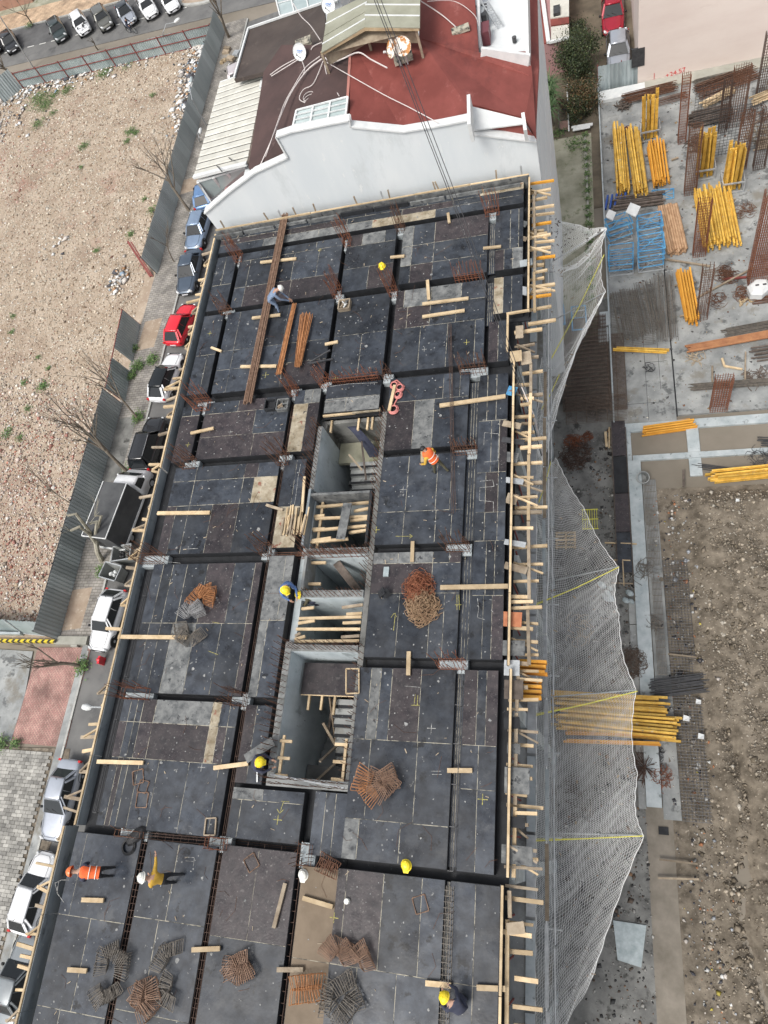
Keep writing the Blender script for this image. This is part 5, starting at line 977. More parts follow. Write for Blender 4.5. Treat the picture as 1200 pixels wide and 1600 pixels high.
# lower inset at the right: white triangular wall and red lower roof
t = thing('roof_inset', P(780,195,18), 'small inset in the red roof with a white triangular side above the wall', 'roof inset')
b = MB(); b.prism([P(737,166,19.1),P(818,186,18.3),P(818,193,18.2),P(738,203,18.6)], .06); b.build('white_side', whitep, t)
b = MB(); b.prism([P(739,203,18.3),P(818,193,18.1),P(836,214,17.5),P(740,208,18.2)], .06); b.build('low_red_roof', redroof, t)
b = MB(); b.bar(P(735,162,19.3), P(736,208,19.2), .14, .9); b.build('end_wall', whitep, t); b = MB(); b.bar(P(818,185,18.6), P(822,212,18.4), .14, .7); b.build('end_wall', whitep, t)
# satellite dishes
def dish(px, r, label, mat, z, base=True, nrm=(-.3,-.75,.6), logo=None, slab=None):
    c = P(*px, z); t = thing('satellite_dish', c, label, 'satellite dish', 'satellite dishes'); n = Vector(nrm).normalized(); b = MB()
    b.lathe(c, [(0,-.1),(r*.35,-.088),(r*.7,-.045),(r*.97,0),(r,.02),(r*.97,.0),(r*.7,-.055),(0,-.11)], 22, axis=n, sx=.92); b.build('reflector', mat, t, smooth=True)
    f = c+n*r*.9+Vector((0,0,-r*.35)); b = MB(); b.tube([c+Vector((0,0,-r*.9)), f], .02, 5); b.build('feed_arm', steel, t); b = MB(); b.lathe(f, [(0,-.05),(.05,-.05),(.05,.05),(0,.06)], 8, axis=-n); b.build('lnb', whitep, t)
    b = MB(); b.tube([c-n*.12, c-n*.25-Vector((0,0,.5)), c-n*.25-Vector((0,0,.8))], .035, 6); b.build('mast', steel, t)
    if logo:
        b = MB(); ax = n.cross(Vector((0,0,1))).normalized(); ay = ax.cross(n).normalized()
        for k, (dx, w_) in enumerate(((-.14,.05),(-.07,.05),(0,.05),(.07,.05),(.14,.05))):
            q = c+n*.012+ax*dx+ay*(.06-.02*k % .03); b.bar(q-ax*w_/2, q+ax*w_/2, .05, .006, up=n)
        b.bar(c+n*.01-ax*.12-ay*.03, c+n*.01+ax*.13-ay*.03, .02, .006, up=n); b.build('blue_print', logo, t)
    if slab: s = P(*slab, z-.8); piece('concrete_base', 'cube', seam, (s.x, s.y, s.z), (.85,.6,.15), t, rz=.2)
bluep = M('blue_print', (.08,.2,.5), rough=.5); rdish = M('rust_stained_dish', (.72,.68,.6), (.78,.74,.68), 2, 5, .6, speck=[((.45,.2,.06), 3.2, .5, .05)])
dish((468,81), .42, 'white satellite dish with blue print standing on the brown roof', whitep, 19.1, logo=bluep, slab=(474,66))
dish((513,8), .4, 'white satellite dish with blue print at the top beside the olive shelter', whitep, 20.4, logo=bluep)
dish((611,76), .4, 'left dish of the pair on the red roof, turned sideways with rust', rdish, 20.3, nrm=(-.8,-.5,.5), slab=(620,62))
dish((628,72), .42, 'right rust blotched dish of the pair on the red roof', rdish, 20.3, nrm=(0,-.75,.65), slab=(630,90))
c = P(720,50,18.9); b = MB(); b.bar(c-Vector((.4,0.05,-.1)), c+Vector((.4,.1,.1)), .4, .14); tag(b.build('concrete_slab_weight', seam), 'loose concrete slab weighting cables on the red roof', 'slab')
# cables on the roofs
def cab(name, pts, label, r=.02, m=None, cat='cable', group='cables on the roofs', jit=.0):
    q = [P(p[0],p[1],p[2]+.15) for p in pts]; out = []
    for i in range(len(q)-1):
        p0, p1, p2, p3 = q[max(i-1,0)], q[i], q[i+1], q[min(i+2,len(q)-1)]
        for k in range(5):
            t = k/5; out.append(.5*((2*p1)+(-p0+p2)*t+(2*p0-5*p1+4*p2-p3)*t*t+(-p0+3*p1-3*p2+p3)*t**3)+Vector((random.uniform(-jit,jit),random.uniform(-jit,jit),0)))
    out.append(q[-1]); b = MB(); b.tube(out, r, 5); o = b.build(name, m or cable); tag(o, label, cat, group); return o
cab('roof_cable', [(508,90,19.2),(518,98,19.2),(535,92,20),(560,82,20),(580,93,20),(605,106,20)], 'white cable looping over the red roof from the shelter to the dishes', .03)
cab('roof_cable', [(508,96,19.2),(545,117,19.95),(600,148,19.5),(640,168,19.2),(685,192,19.1)], 'white cable running diagonally down the red roof to the gable wall')
cab('roof_cable', [(655,0,20),(690,23,19.2),(712,42,19.1)], 'double white cable from the shelter to the loose concrete slab', .025)
cab('roof_cable', [(668,2,20),(710,2,19.2),(740,22,19),(748,40,19)], 'thin white cable curving toward the terrace parapet at the top', .015)
for k, (pp) in enumerate(([(503,92,19.2),(480,110,18.9),(455,145,18.8),(437,185,18.7),(428,210,18.6),(405,262,18.0),(398,272,17.95)],[(500,88,19),(478,105,18.9),(462,130,18.8),(445,160,18.8),(434,190,18.8),(415,245,18.3)],[(505,95,19.2),(490,130,18.9),(474,140,18.9),(468,155,18.9),(482,160,18.9),(490,145,18.9)],[(472,95,18.9),(476,108,18.9),(474,115,18.9)],
    [(422,117,18.2),(440,104,18.4),(462,92,18.7)],[(424,119,18.2),(445,106,18.5),(466,93,18.7)],[(507,98,19.2),(512,120,19.2),(530,150,19.5)],[(500,62,19.5),(485,40,18.5),(470,25,18),(458,5,17.9)],[(503,66,19.4),(490,72,19),(486,78,18.9)])):
    cab('roof_cable', pp, ['thick bundle of pale cables crossing the brown roof','second pale cable beside the bundle on the brown roof','thin cable looping on the brown roof under the shelter','short cable end near the blue printed dish','upper of two cables from the dish to the cream roof','lower of two cables from the dish to the cream roof','cable hanging from the shelter to the roof light','cable from the top dish to the shelter','short cable between shelter post and dish base'][k], .022 if k else .035)
c = P(483,152,18.9); b = MB()
for k in range(3): b.tube([(c.x+(.28+.06*k)*math.cos(a)+.12*k, c.y+(.32)*math.sin(a)-.2*k, c.z+.05) for a in np.linspace(0,6.28,18)], .016, 4)
tag(b.build('cable_coil', cable), 'untidy coil of white cable lying on the maroon brown roof', 'cable coil')
# pink building and garden alley
pk = thing('pink_building', (-2.1, 47, 0), 'small dusty pink building with beige tiled roof strip beside the red roof', 'building')
a = P(888,112,0); zt_ = PY(888,62,a.y).z; b = MB(); b.box(-4.0, a.x, a.y, 70, 0, zt_); b.build('wall', pinkw, pk); kz = zt_
q = [P(861,64,kz+.15),P(889,57,kz+.15),P(889,38,kz+.15),P(861,42,kz+.15)]; b = MB(); b.prism(q, .1); b.build('tile_strip', wcorr, pk)
q = [P(861,40,kz+.2),P(889,36,kz+.2),P(889,26,kz+.2),P(860,30,kz+.2)]; b = MB(); b.prism(q, .1); b.build('red_strip', redroof, pk)
q = [P(860,28,kz+.15),P(889,25,kz+.15),P(889,-40,kz+.15),P(858,-40,kz+.15)]; b = MB(); b.prism(q, .1); b.build('tile_strip', wcorr, pk)
b = MB(); b.bar(P(857,66,kz+.25), P(844,-30,kz+.25), .3, .2); b.bar(P(858,66,kz+.2), P(889,59,kz+.2), .2, .16); b.build('parapet', whitep, pk)
q = [P(843,66,kz+.12),P(857,68,kz+.12),P(843,-40,kz+.12),P(835,-40,kz+.12)]; b = MB(); b.prism(q, .1); b.build('low_red_roof', redroof, pk)
c = P(870,18,kz+.2); b = MB(); b.box(c.x-.25,c.x+.25,c.y-.5,c.y+.5,kz+.12,kz+.4); b.build('roof_hatch', dsteel, pk)
# alley ground and yard
sheet('alley_ground', [(-3.6,41),(0.3,41),(3.6,52.4),(3.6,90),(-3.6,90)], .01, M('alley_soil',(.09,.075,.055),(.17,.14,.1),.8,10,.95), th=.05)
sheet('yard_concrete', [(-3.3,19.5),(-0.35,19.5),(-0.25,48.5),(-3.6,48.5)], .02, concy, th=.05)
b = MB(); 
for k in range(14): b.box(-.75+random.uniform(-.03,.03),-.6,33+k*1.1,34.05+k*1.1,0,.12)
tag(b.build('broken_garden_edge', mossw), 'broken dark edging with weeds running up the mossy yard', 'edging')
weeds('garden_edge_weeds', [(-.65,33+k*.8,.25,60,.1) for k in range(20)]+[(-2.6,49,.6,150,.05),(-1.4,47.5,.7,200,.05)], h=.2)
def bush(px, z, r, n, label, pal, name='garden_shrub', hgt=None, cat='shrub'):
    c = P(*px, z); hgt = hgt or r; t = thing(name, (c.x,c.y,0), label, cat); k = max(6,int(r*9)); cl = rng.normal(0,1,(k,3)); cl /= np.linalg.norm(cl,axis=1)[:,None]; cl *= rng.uniform(.35,.95,(k,1)); cl = cl*np.array([r,r,hgt])+np.array([c.x,c.y,z])
    i = rng.integers(0,k,n); p = cl[i]+rng.normal(0,r*.2,(n,3)); a = rng.normal(0,1,(n,3)); a /= np.linalg.norm(a,axis=1)[:,None]; bb = rng.normal(0,1,(n,3)); bb = np.cross(a,bb); bb /= np.linalg.norm(bb,axis=1)[:,None]; L = rng.uniform(.07,.17,(n,1))
    v = np.stack([p, p+a*L*.5+bb*L*.3, p+a*L, p+a*L*.5-bb*L*.3],1).reshape(-1,3); col = np.repeat(palette(n, pal, [1]*len(pal), .25),4,axis=0)
    o = bulk('foliage', v-np.array([c.x,c.y,0]), np.arange(len(v)).reshape(-1,4), col, evg, kind=None); o.parent = t; o.location = (0,0,0)
    b = MB()
    for s in range(5): b.tube([(c.x,c.y,0), (c.x+random.uniform(-.3,.3),c.y+random.uniform(-.3,.3),z*.5), tuple(cl[s])], .05, 5, r1=.02)
    b.build('stem', barkm, t)
gp = [(.022,.04,.014),(.04,.06,.02),(.075,.09,.035),(.03,.034,.015)]; bp = [(.12,.07,.03),(.07,.045,.02),(.16,.11,.05)]
bush((908,82), 2.0, 1.9, 12000, 'large green shrub left of the silver car in the alley', gp, hgt=1.5)
bush((900,150), 1.2, 1.6, 5500, 'rusty brown shrub with dry leaves at the yard fence', bp+gp[:2], hgt=.9)
bush((905,165), 1.0, 1.2, 5500, 'dark scrubby bush in front of the stained metal fence', gp+bp[:1]+[(.02,.025,.012)], hgt=.8)
bush((900,50), 1.0, 1.2, 3000, 'dim low shrub by the pink building', gp+[(.03,.04,.02)], hgt=.8)
# yucca like palm beside the white house
c = P(858,150,2.5); t = thing('palm_plant', (c.x,c.y,0), 'spiky green palm growing against the white house wall', 'palm'); b = MB()
for k in range(240):
    a = random.uniform(0,6.28); el = random.uniform(-.3,1.2); L = random.uniform(.8,1.5); d = Vector((math.cos(a)*math.cos(el), math.sin(a)*math.cos(el), math.sin(el))); s = d.cross(Vector((0,0,1))).normalized()*.035; o_ = Vector((c.x,c.y+random.choice([0,0,-1.4,1.3]),random.choice([2.6,2.2]))); m_ = o_+d*L*.6; e = o_+d*L+Vector((0,0,-.35))
    b.add([o_-s, o_+s, m_+s, m_-s, e], [(0,1,2,3),(3,2,4)])
pf = b.build('fronds', M('palm_green',(.04,.085,.03),(.08,.14,.05),4,4,.6), t); b = MB(); b.tube([(c.x,c.y,0),(c.x,c.y,2.5)], .12, 8); b.tube([(c.x,c.y-1.4,0),(c.x,c.y-1.4,2.2)], .1, 8); b.build('trunk', barkm, t)
# metal frame gate, pipe and white planks in the alley
t = thing('garden_gate', P(885,185), 'rusty steel frame gate lying open at the head of the mossy yard', 'gate'); b = MB(); q = [P(873,172,1.0),P(889,170,1.0),P(889,203,.1),P(874,204,.1)]
for i in range(4): b.bar(q[i], q[(i+1) % 4], .05, .05)
b.bar(q[0].lerp(q[3],.5), q[1].lerp(q[2],.5), .04, .04); b.build('frame', dsteel, t); b = MB(); b.prism([q[0].lerp(q[3],.55),q[1].lerp(q[2],.55),q[2],q[3]], .03); b.build('rusty_panel', M('rust_panel',(.2,.12,.1),(.28,.18,.15),2,6,.9), t)
b = MB(); b.tube([P(886,132,1.5), P(889,205,.2)], .05, 6); tag(b.build('white_pipe', whitep), 'thin pale pipe running down beside the garden gate', 'pipe')
for i, (p, q_) in enumerate((((893,199),(926,194)),((895,203),(922,198)))):
    b = MB(); b.bar(P(*p,.3), P(*q_,.35), .25, .06); tag(b.build('white_plank', whitep), ['upper','lower'][i]+' white plank lying across the dark garden bed', 'plank', 'white planks in the garden')
# ---- the large beige wall and the plinth below it
bw = thing('beige_building', (10, 55, 0), 'big windowless pale beige wall with a red level mark at the top right', 'building')
b = MB(); b.box(3.22, 40, 52.5, 75, -.2, 22); b.build('wall', beige, bw)
b = MB(); b.box(3.3, 40, 51.5, 52.49, -.2, .3); b.build('plinth', mossw, bw)
tc = bpy.data.curves.new('level_mark', 'FONT'); tc.body = '+24.57'; tc.size = .75; tc.extrude = .004; tc.materials.append(M('red_spray', (.6,.05,.05), rough=.8)); tc.size = .5; tob = bpy.data.objects.new('tmp_text', tc); COL.objects.link(tob); tme = bpy.data.meshes.new_from_object(tob.evaluated_get(bpy.context.evaluated_depsgraph_get())); bpy.data.objects.remove(tob); mk = PY(1040,122,52.49); to = link('level_mark', tme, (mk.x,52.485,mk.z), bw); to.rotation_euler = (math.pi/2,-.16,0)
b = MB(); q = PY(1022,124,52.49); b.bar((q.x,52.48,q.z-.2),(q.x,52.48,q.z+.5), .04, .01, up=(0,1,0)); b.bar((q.x-.12,52.48,q.z),(q.x,52.48,q.z-.2),.04,.01, up=(0,1,0)); b.bar((q.x+.12,52.48,q.z),(q.x,52.48,q.z-.2),.04,.01, up=(0,1,0)); b.build('mark_arrow', bpy.data.materials['red_spray'], bw)
u0 = PY(987,78,52.49); u1 = PY(1007,102,52.49); b = MB(); b.box(u0.x,u1.x,52.47,52.6,u1.z,u0.z); b.build('recess_shade_panel', dsteel, bw)  # dark panel proud of the wall, painted shade in place of an opening
# ================================================================= the neighbouring construction site on the right (raft slab at street level)
def poly(px): return [P(x, y, 0)[:2] for x, y in px]
raft = thing('foundation_raft', (6, 35, 0), 'grey concrete foundation raft of the right hand site, stacked with materials', 'foundation'); 
def slab(name, x0, x1, y0, y1, z1, mat, parent=raft, z0=-.6): b = MB(); b.box(x0,x1,y0,y1,z0,z1); return b.build(name, mat, parent)
slab('raft_slab', .45, 3.9, 23.3, 52.3, .1, conc); slab('raft_slab', 3.98, 40, 23.6, 52.3, .12, conc); slab('joint_strip', 3.9, 3.98, 23.6, 52.3, .04, plyx)
slab('raft_edge_wall', .35, .44, 23.3, 53.2, .45, concb); slab('end_ledge', .45, 3.7, 51.3, 52.34, .35, whitep)
# beams crossing pits
slab('grade_beam', .9, 40, 22.7, 23.28, .1, concb); slab('grade_beam', 1.35, 40, 20.75, 21.1, .1, concb); slab('grade_beam', 4.35, 5.0, 21.11, 22.69, .1, concb); slab('grade_beam', 4.35, 5.0, 19.6, 20.74, .05, concb); slab('grade_beam', .9, 1.3, 20.75, 22.69, .1, concb)
slab('pit_floor', .9, 40, 18.2, 22.7, -.45, concd, z0=-.8); slab('pit_bench', 5.02, 40, 19.3, 20.74, -.2, concy, z0=-.44); slab('pit_bench', 1.5, 4.3, 18.6, 19.4, -.3, conc, z0=-.44)
for k in range(14): x_ = random.uniform(1.5,12); y_ = random.choice([random.uniform(21.3,22.5), random.uniform(19.0,20.5)]); piece('pit_timber', 'cube', random.choice([woodo, woodd, woodl]), (x_, y_, -.3+.02*k/4), (random.uniform(.5,1.8), .09, .07), raft, rz=random.uniform(0,3.1))
# long blue grey wall running toward the camera, with formwork strip on its left
slab('strip_wall', 1.05, 1.75, 2.0, 20.7, .25, concb, z0=-.5)
for k in range(8): slab('wall_segment', .7, 1.04, 1.9+k*1.3, 3.15+k*1.3, .12, conc, z0=-.3)
for k in range(4): piece('form_strip_sheet', 'cube', [ply2, plyx, ply2, ply][k], (.62, 22.2-2.4*k, .3), (.75, 2.35, .05), raft)
b = MB(); b.bar((.22,22.9,.35),(.2,13,.35),.06,.1); b.bar((1.02,22.9,.33),(1.0,13,.33),.05,.08); b.build('form_rail', woodd, raft)
slab('dark_trench', -.2, .2, 13, 22.8, -.3, concd, z0=-.5)
sheet('concrete_apron', [(-3.4,-30),(1.0,-30),(1.0,23.2),(.4,23.2),(.4,33),(-.2,33),(-.3,30),(-3.4,30)], .03, concd, th=.06)
sheet('apron_lower', [(1.0,-30),(2.2,-30),(2.2,2.0),(1.0,2.0)], .028, M('muddy_concrete', (.17,.15,.12), (.27,.24,.2), .9, 10, .9), th=.06)
sheet('bar_bed', [(1.8,1.5),(2.6,1.5),(2.5,19.5),(1.8,19.5)], .04, conc, th=.05)
slab('sawn_joint', 2.35, 2.37, 23.4, 30, .105, plyx); slab('sawn_joint', 1.2, 2.9, 24.6, 24.62, .105, plyx); slab('sawn_joint', 2.36, 3.6, 27.5, 27.52, .106, plyx); slab('sawn_joint', 3.15, 3.17, 25.5, 30.4, .107, plyx)
# ---- soil heap
X0, X1, Y0, Y1 = 2.2, 26, -30, 18.9; nx, ny = 110, 200
gx, gy = np.meshgrid(np.linspace(X0,X1,nx), np.linspace(Y0,Y1,ny)); 
from mathutils import noise
edge_x = 3.4
zz = np.zeros_like(gx)
for i in range(ny):
    for j in range(nx):
        x, y = gx[i,j], gy[i,j]; e = edge_x + .5*noise.noise(Vector((0,y*.4,3))) + (.4 if y < 3 else 0); k = max(0, min(1, (x-e)/1.3)); ky = max(0,min(1,(18.6-y)/1.0))
        h = k*ky*(.55+.5*noise.noise(Vector((x*.35,y*.3,0)))+.25*noise.noise(Vector((x*1.1,y*1.1,5))))+.1*noise.noise(Vector((x*3,y*3,2)))
        h -= .5*max(0,1-abs(x-(5.2+.3*math.sin(y*.7)))/.5)*(1 if y < 6 else 0)*ky
        h -= .35*max(0,1-abs(y-(-.9+.1*(x-4)))/.5)*k
        zz[i,j] = h
v = np.stack([gx,gy,zz+.0],2).reshape(-1,3); f = np.array([(i*nx+j,i*nx+j+1,(i+1)*nx+j+1,(i+1)*nx+j) for i in range(ny-1) for j in range(nx-1)])
hp = bulk('soil_mound', v, f, np.ones((len(v),3)), soild, 'structure')
def zat(x, y):
    j = ((x-X0)/(X1-X0)*(nx-1)).astype(int).clip(0,nx-1); i = ((y-Y0)/(Y1-Y0)*(ny-1)).astype(int).clip(0,ny-1); return zz[i,j]
n = 60000; x = rng.uniform(3.0,14,n); y = rng.uniform(-13,18.5,n); k = rng.uniform(0,1,n) < np.clip((x-3.0)/1.5,.25,1); x, y = x[k], y[k]
rocks('soil_stones', np.stack([x,y,zat(x,y)+.01],1), np.exp(rng.normal(-3.5,.6,len(x))).clip(.012,.22), palette(len(x), [(.27,.225,.17),(.4,.345,.27),(.17,.14,.1),(.5,.46,.39)], [4,3,3,1]), stone)
n = 700; x = rng.normal(3.3,.6,n).clip(2.3,5.2); y = rng.uniform(-8,18.5,n)
rocks('site_litter', np.stack([x,y,zat(x,y)+.04],1), np.exp(rng.normal(-3.0,.5,n)).clip(.02,.18), palette(n, [(.6,.6,.58),(.6,.55,.5),(.06,.06,.07),(.45,.2,.1),(.4,.42,.45),(.6,.5,.1)], [3,2,4,1.5,1,.3]), stone, flat=.3)
for i, (px, py, s) in enumerate(((1091,1097,.13),(1072,1123,.16),(1095,1151,.15),(1152,783,.1))):
    c = P(px,py,.5); b = MB(); b.prism([(c.x-s,c.y-s*.7,.62),(c.x+s*.8,c.y-s*.9,.66),(c.x+s,c.y+s*.6,.6),(c.x-s*.7,c.y+s,.64)], .04); tag(b.build('white_board_scrap', whitep), ['upper white scrap on the dark mesh edge of the soil','middle white scrap standing by the soil edge','lowest and largest white scrap beside the soil','white scrap at the top edge of the soil mound'][i], 'scrap')
# mesh mats along the soil edge
def mat_mesh(name, x0, x1, y0, y1, z, px_, py_, label, m=rust, r=.009, layers=1, cat='rebar mesh', rz=0.0, kind=None, jit=0):
    b = MB()
    for l in range(layers):
        zz_ = z+.03*l; ox, oy = random.uniform(-jit,jit), random.uniform(-jit,jit)
        for k in range(int((x1-x0)/px_)+1): xx = x0+k*px_+ox; b.tube([(xx,y0+oy,zz_),(xx+random.uniform(-.03,.03)*jit*4,y1+oy,zz_)], r, 3, cap=False)
        for k in range(int((y1-y0)/py_)+1): yy_ = y0+k*py_+oy; b.tube([(x0+ox,yy_,zz_+.015),(x1+ox,yy_,zz_+.015)], r, 3, cap=False)
    o = b.build(name, m); tag(o, label, cat); return o
mat_mesh('rebar_mesh', 2.55, 3.75, 8, 14.5, .25, .15, .15, 'dark starter mesh along the edge of the soil, upper stretch', dsteel, .014)
mat_mesh('rebar_mesh', 2.6, 3.9, 1.5, 7.3, .25, .15, .15, 'dark starter mesh along the edge of the soil near the yellow beams', dsteel, .014)
mat_mesh('rebar_mesh', 1.85, 2.45, 14.2, 19.4, .3, .08, .4, 'narrow strip of dense bars beside the blue grey wall, upper', barg, .012, 2)
mat_mesh('rebar_mesh', 1.95, 2.4, 8.3, 13.5, .3, .07, .35, 'narrow strip of dense bars beside the blue grey wall, lower', barg, .012, 2)
# big stack of meshes under the fold of the net
mat_mesh('rebar_mesh', -2.5, .2, 24.3, 31.4, .3, .1, .3, 'tall stack of brown reinforcing mesh at the foot of the safety net', meshr, .012, 5, jit=.06)
mat_mesh('rebar_mesh', .2, 1.2, 24.2, 29.8, .28, .5, .09, 'mesh ends fanning out beside the tall brown mesh stack', meshr, .011, 3, jit=.06)
mat_mesh('rebar_mesh', -2.4, 1.1, 23.3, 25.2, .55, .6, .1, 'loose long bars lying across the lower end of the brown mesh stack', meshr, .012, 2, jit=.08)
# bundles of bars
def bars(name, p, q, wd, n, label, m=rust, r=.014, layers=2, jit=.03, group=None, z=0, cat='rebar bundle', gaps=.05):
    t = thing(name, (Vector(p)+Vector(q))/2, label, cat, group); p = Vector(p); q = Vector(q); d = (q-p).normalized(); nn = Vector((-d.y,d.x,0))
    for i in range(n):
        l = i % layers; o = nn*((i/(n-1)-.5)*wd)+Vector((0,0,l*r*2.1)); e = random.uniform(-gaps,gaps)*4
        a = p+o+d*e+nn*random.uniform(-jit,jit); c = q+o+d*random.uniform(-gaps,gaps)*4+nn*random.uniform(-jit,jit); b = MB(); b.tube([a,(a+c)/2+nn*random.uniform(-jit,jit)*.5,c], r, 4); b.build('bar', m, t)
    return t
def pb(a, c, z): return P(*a, z), P(*c, z)
bars('rebar_bundle', *pb((974,455),(990,530),.35), 1.6, 34, 'dense fan of dull bars at the left below the blue frames', barg, .018, 3, .08)
bars('rebar_bundle', *pb((1005,442),(1022,518),.55), 1.0, 22, 'longer dull bars leaning over the middle of the bar fan', barg, .018, 3, .06)
bars('rebar_bundle', *pb((1035,430),(1042,530),.4), 1.2, 26, 'right hand dull bars of the fan beside the yellow beam stack', barg, .018, 3, .05)
mat_mesh('rebar_mesh', .55, 3.1, 28.7, 33.0, .3, 1.2, .13, 'thin stirrup rows lying over the dull bar fan', barg, .008, 2, jit=.05)
bars('rebar_bundle', P(1132,520,.3), P(1260,497,.3), .55, 16, 'grey brown bar bundle above the rusty plank at the right edge', barg, .022, 3)
bars('rebar_bundle', P(1080,606,.3), P(1260,592,.3), .45, 18, 'long grey bar bundle passing behind the short rusty column cage', barg, .02, 3)
bars('rebar_bundle', P(1020,1077,.3), P(1102,1066,.5), .9, 20, 'dark grey bars beside the blue grey wall above the yellow beams', dsteel, .03, 3)
bars('rebar_bundle', P(1085,728,0), P(1220,745,.1), .3, 6, 'dark steel bars above the yellow beams at the right edge', dsteel, .025, 2)
bars('rebar_bundle', P(1188,690,.2), P(1240,693,.2), .5, 8, 'black bar ends poking in at the right edge of the pit', dsteel, .03, 2)
bars('timber_bundle', P(1075,545,.35), P(1240,515,.35), .45, 6, 'rusty orange long planks at the right edge under the grey bars', M('rusty_plank',(.3,.13,.06),(.42,.2,.09),2,7,.8), .06, 1, .01, cat='plank bundle')
bars('timber_bundle', P(1176,555,.3), P(1250,545,.3), .9, 8, 'dark mixed timbers at the right edge', woodd, .05, 2, .02, cat='plank bundle')
bars('timber_bundle', P(1020,162,.3), P(1072,148,.3), .7, 10, 'rusty brown mesh offcuts behind the standing yellow beams', rust, .02, 3, cat='rebar bundle')
bars('timber_bundle', P(1098,165,.5), P(1145,140,.5), .6, 9, 'pale loose timbers under the tall rust column cages', woodl, .06, 2, .08, cat='timber pile')
bars('timber_bundle', P(1175,158,.5), P(1240,130,.5), .7, 9, 'pale timbers at the far right edge of the raft', woodl, .06, 2, .08, cat='timber pile')
bars('timber_bundle', P(1078,190,.3), P(1140,175,.4), 1.2, 12, 'stack of dark weathered boards between the rust cages', woodd, .09, 2, .05, cat='board stack')
bars('timber_bundle', P(960,320,.3), P(1035,310,.3), .9, 10, 'dark boards behind the blue scaffold frames', woodd, .08, 2, .05, cat='board stack')
bars('rebar_bundle', P(1090,145,.4), P(1180,112,.4), 1.5, 34, 'rust coloured bar layers in front of the beige wall', rust, .022, 4, .06)
bars('rebar_bundle', P(975,155,.4), P(1055,135,.4), 1.0, 26, 'row of rusty bent bars by the white end wall', rust, .022, 4, .05)
# ---- column cages standing on the raft
def col_cage(px, h, sx, sy, nx_, ny_, label, m=rust, z0=.1, pitch=.2, lean=0):
    c = P(*px, z0); t = thing('column_cage', c, label, 'column cage', 'rebar column cages on the raft'); b = MB()
    for i in range(nx_):
        for j in range(ny_):
            if 0 < i < nx_-1 and 0 < j < ny_-1: continue
            x = c.x+(i/max(1,nx_-1)-.5)*sx; y = c.y+(j/max(1,ny_-1)-.5)*sy; b.tube([(x,y,z0),(x+lean*h,y,z0+h*random.uniform(.97,1.02))], .018, 4)
    b.build('vertical_bars', m, t); b = MB(); k = 0
    while k*pitch < h:
        z = z0+.05+k*pitch; lx = lean*(z-z0); r = [(c.x-sx/2+lx,c.y-sy/2,z),(c.x+sx/2+lx,c.y-sy/2,z),(c.x+sx/2+lx,c.y+sy/2,z),(c.x-sx/2+lx,c.y+sy/2,z)]
        for i in range(4): b.tube([r[i], r[(i+1) % 4]], .011, 3)
        k += 1
    b.build('stirrups', m, t)
for a in (((1065,222),5.2,.5,.5,5,5,'tall slim rust cage left of the weathered boards'),((1148,195),4.4,1.0,.5,8,4,'broad tall rust cage in front of the beige wall'),((1156,262),4.2,.7,.5,8,4,'dark rust cage standing right behind the standing beams'),
          ((1078,302),5.3,.75,.45,8,4,'rust cage directly left of the standing yellow beam pack'),((1092,398),4.6,.75,.45,7,4,'rust cage at the left end of the big yellow beam pile'),((1096,497),4.6,.6,.4,4,3,'open ladder like rust cage beside the single orange beam stack'),
          ((1122,640),3.4,.9,.35,8,3,'short rust cage standing on the grade beam'),((1190,440),7.0,1.6,.9,16,6,'huge dense rust wall cage at the right edge beside the beam pile')): col_cage(*a, m=random.choice([rust, rustr]))
# wall mesh panels upright at the right edge
for (x0, x1, y_, h, lab) in ((7.3,10.5,43.8,3.8,'upright dark wall mesh at the right edge behind the standing beams'),(6.6,9.0,46.8,3.4,'second upright wall mesh near the beige wall')):
    t = thing('wall_mesh', (x0, y_, 0), lab, 'wall mesh'); b = MB()
    for k in range(int((x1-x0)/.22)): b.tube([(x0+k*.22,y_,.1),(x0+k*.22,y_,h)], .014, 4)
    for k in range(int(h/.22)): b.tube([(x0,y_+.02,.2+k*.22),(x1,y_+.02,.2+k*.22)], .012, 4)
    b.build('mesh_bars', dsteel, t)
# ---- yellow timber beams
def beams(a, c, z, wd, n, label, m=yel, layers=3, Lr=.12, group='stacks of yellow formwork beams', name='beam_stack', jit=.02, sleepers=True, onpt=None):
    p = P(*a, z); q = P(*c, z); d = (q-p).normalized(); L = (q-p).length; nn = Vector((-d.y,d.x,0)); t = thing(name, (p+q)/2, label, 'beam stack', group); rz = math.atan2(d.y,d.x)
    per = math.ceil(n/layers)
    for i in range(n):
        l = i//per; k = i % per; o = nn*((k/(max(1,per-1))-.5)*wd*(1-.06*l)+random.uniform(-jit,jit)); s = random.uniform(-Lr,Lr)*L*.5; cc = (p+q)/2+o+d*s+Vector((0,0,.12+l*.2))
        ob = link('timber_beam', unitmesh('ibeam', m), cc, t); ob.scale = (L*random.uniform(.93,1.0),1.25,1); ob.rotation_euler = (0,random.uniform(-.006,.006),rz+random.uniform(-.012,.012)+random.choice([0,0,0,.02]))
    if sleepers:
        for s in (.2,.8):
            cc = p.lerp(q,s); piece('sleeper', 'cube', woodo, (cc.x,cc.y,z+.0), (.1,wd+.5,.1), t, rz=rz)
    for s in (.32,.5): # end plates band
        pass
    return t
beams((966,202),(974,303),.25,.75,16,'left pile of long yellow beams by the raft edge')
beams((988,206),(1001,306),.3,.8,18,'middle pile of long yellow beams, slightly skewed',jit=.04)
beams((1024,226),(1033,292),.3,1.0,16,'right pile of shorter yellow orange beams with neat ends', m=yelo)
beams((1112,300),(1128,388),.3,2.1,34,'big pile of yellow beams between the rust cages',jit=.05)
beams((1068,428),(1082,508),.3,.75,14,'single orange yellow beam stack beside the bar fan', m=yelo)
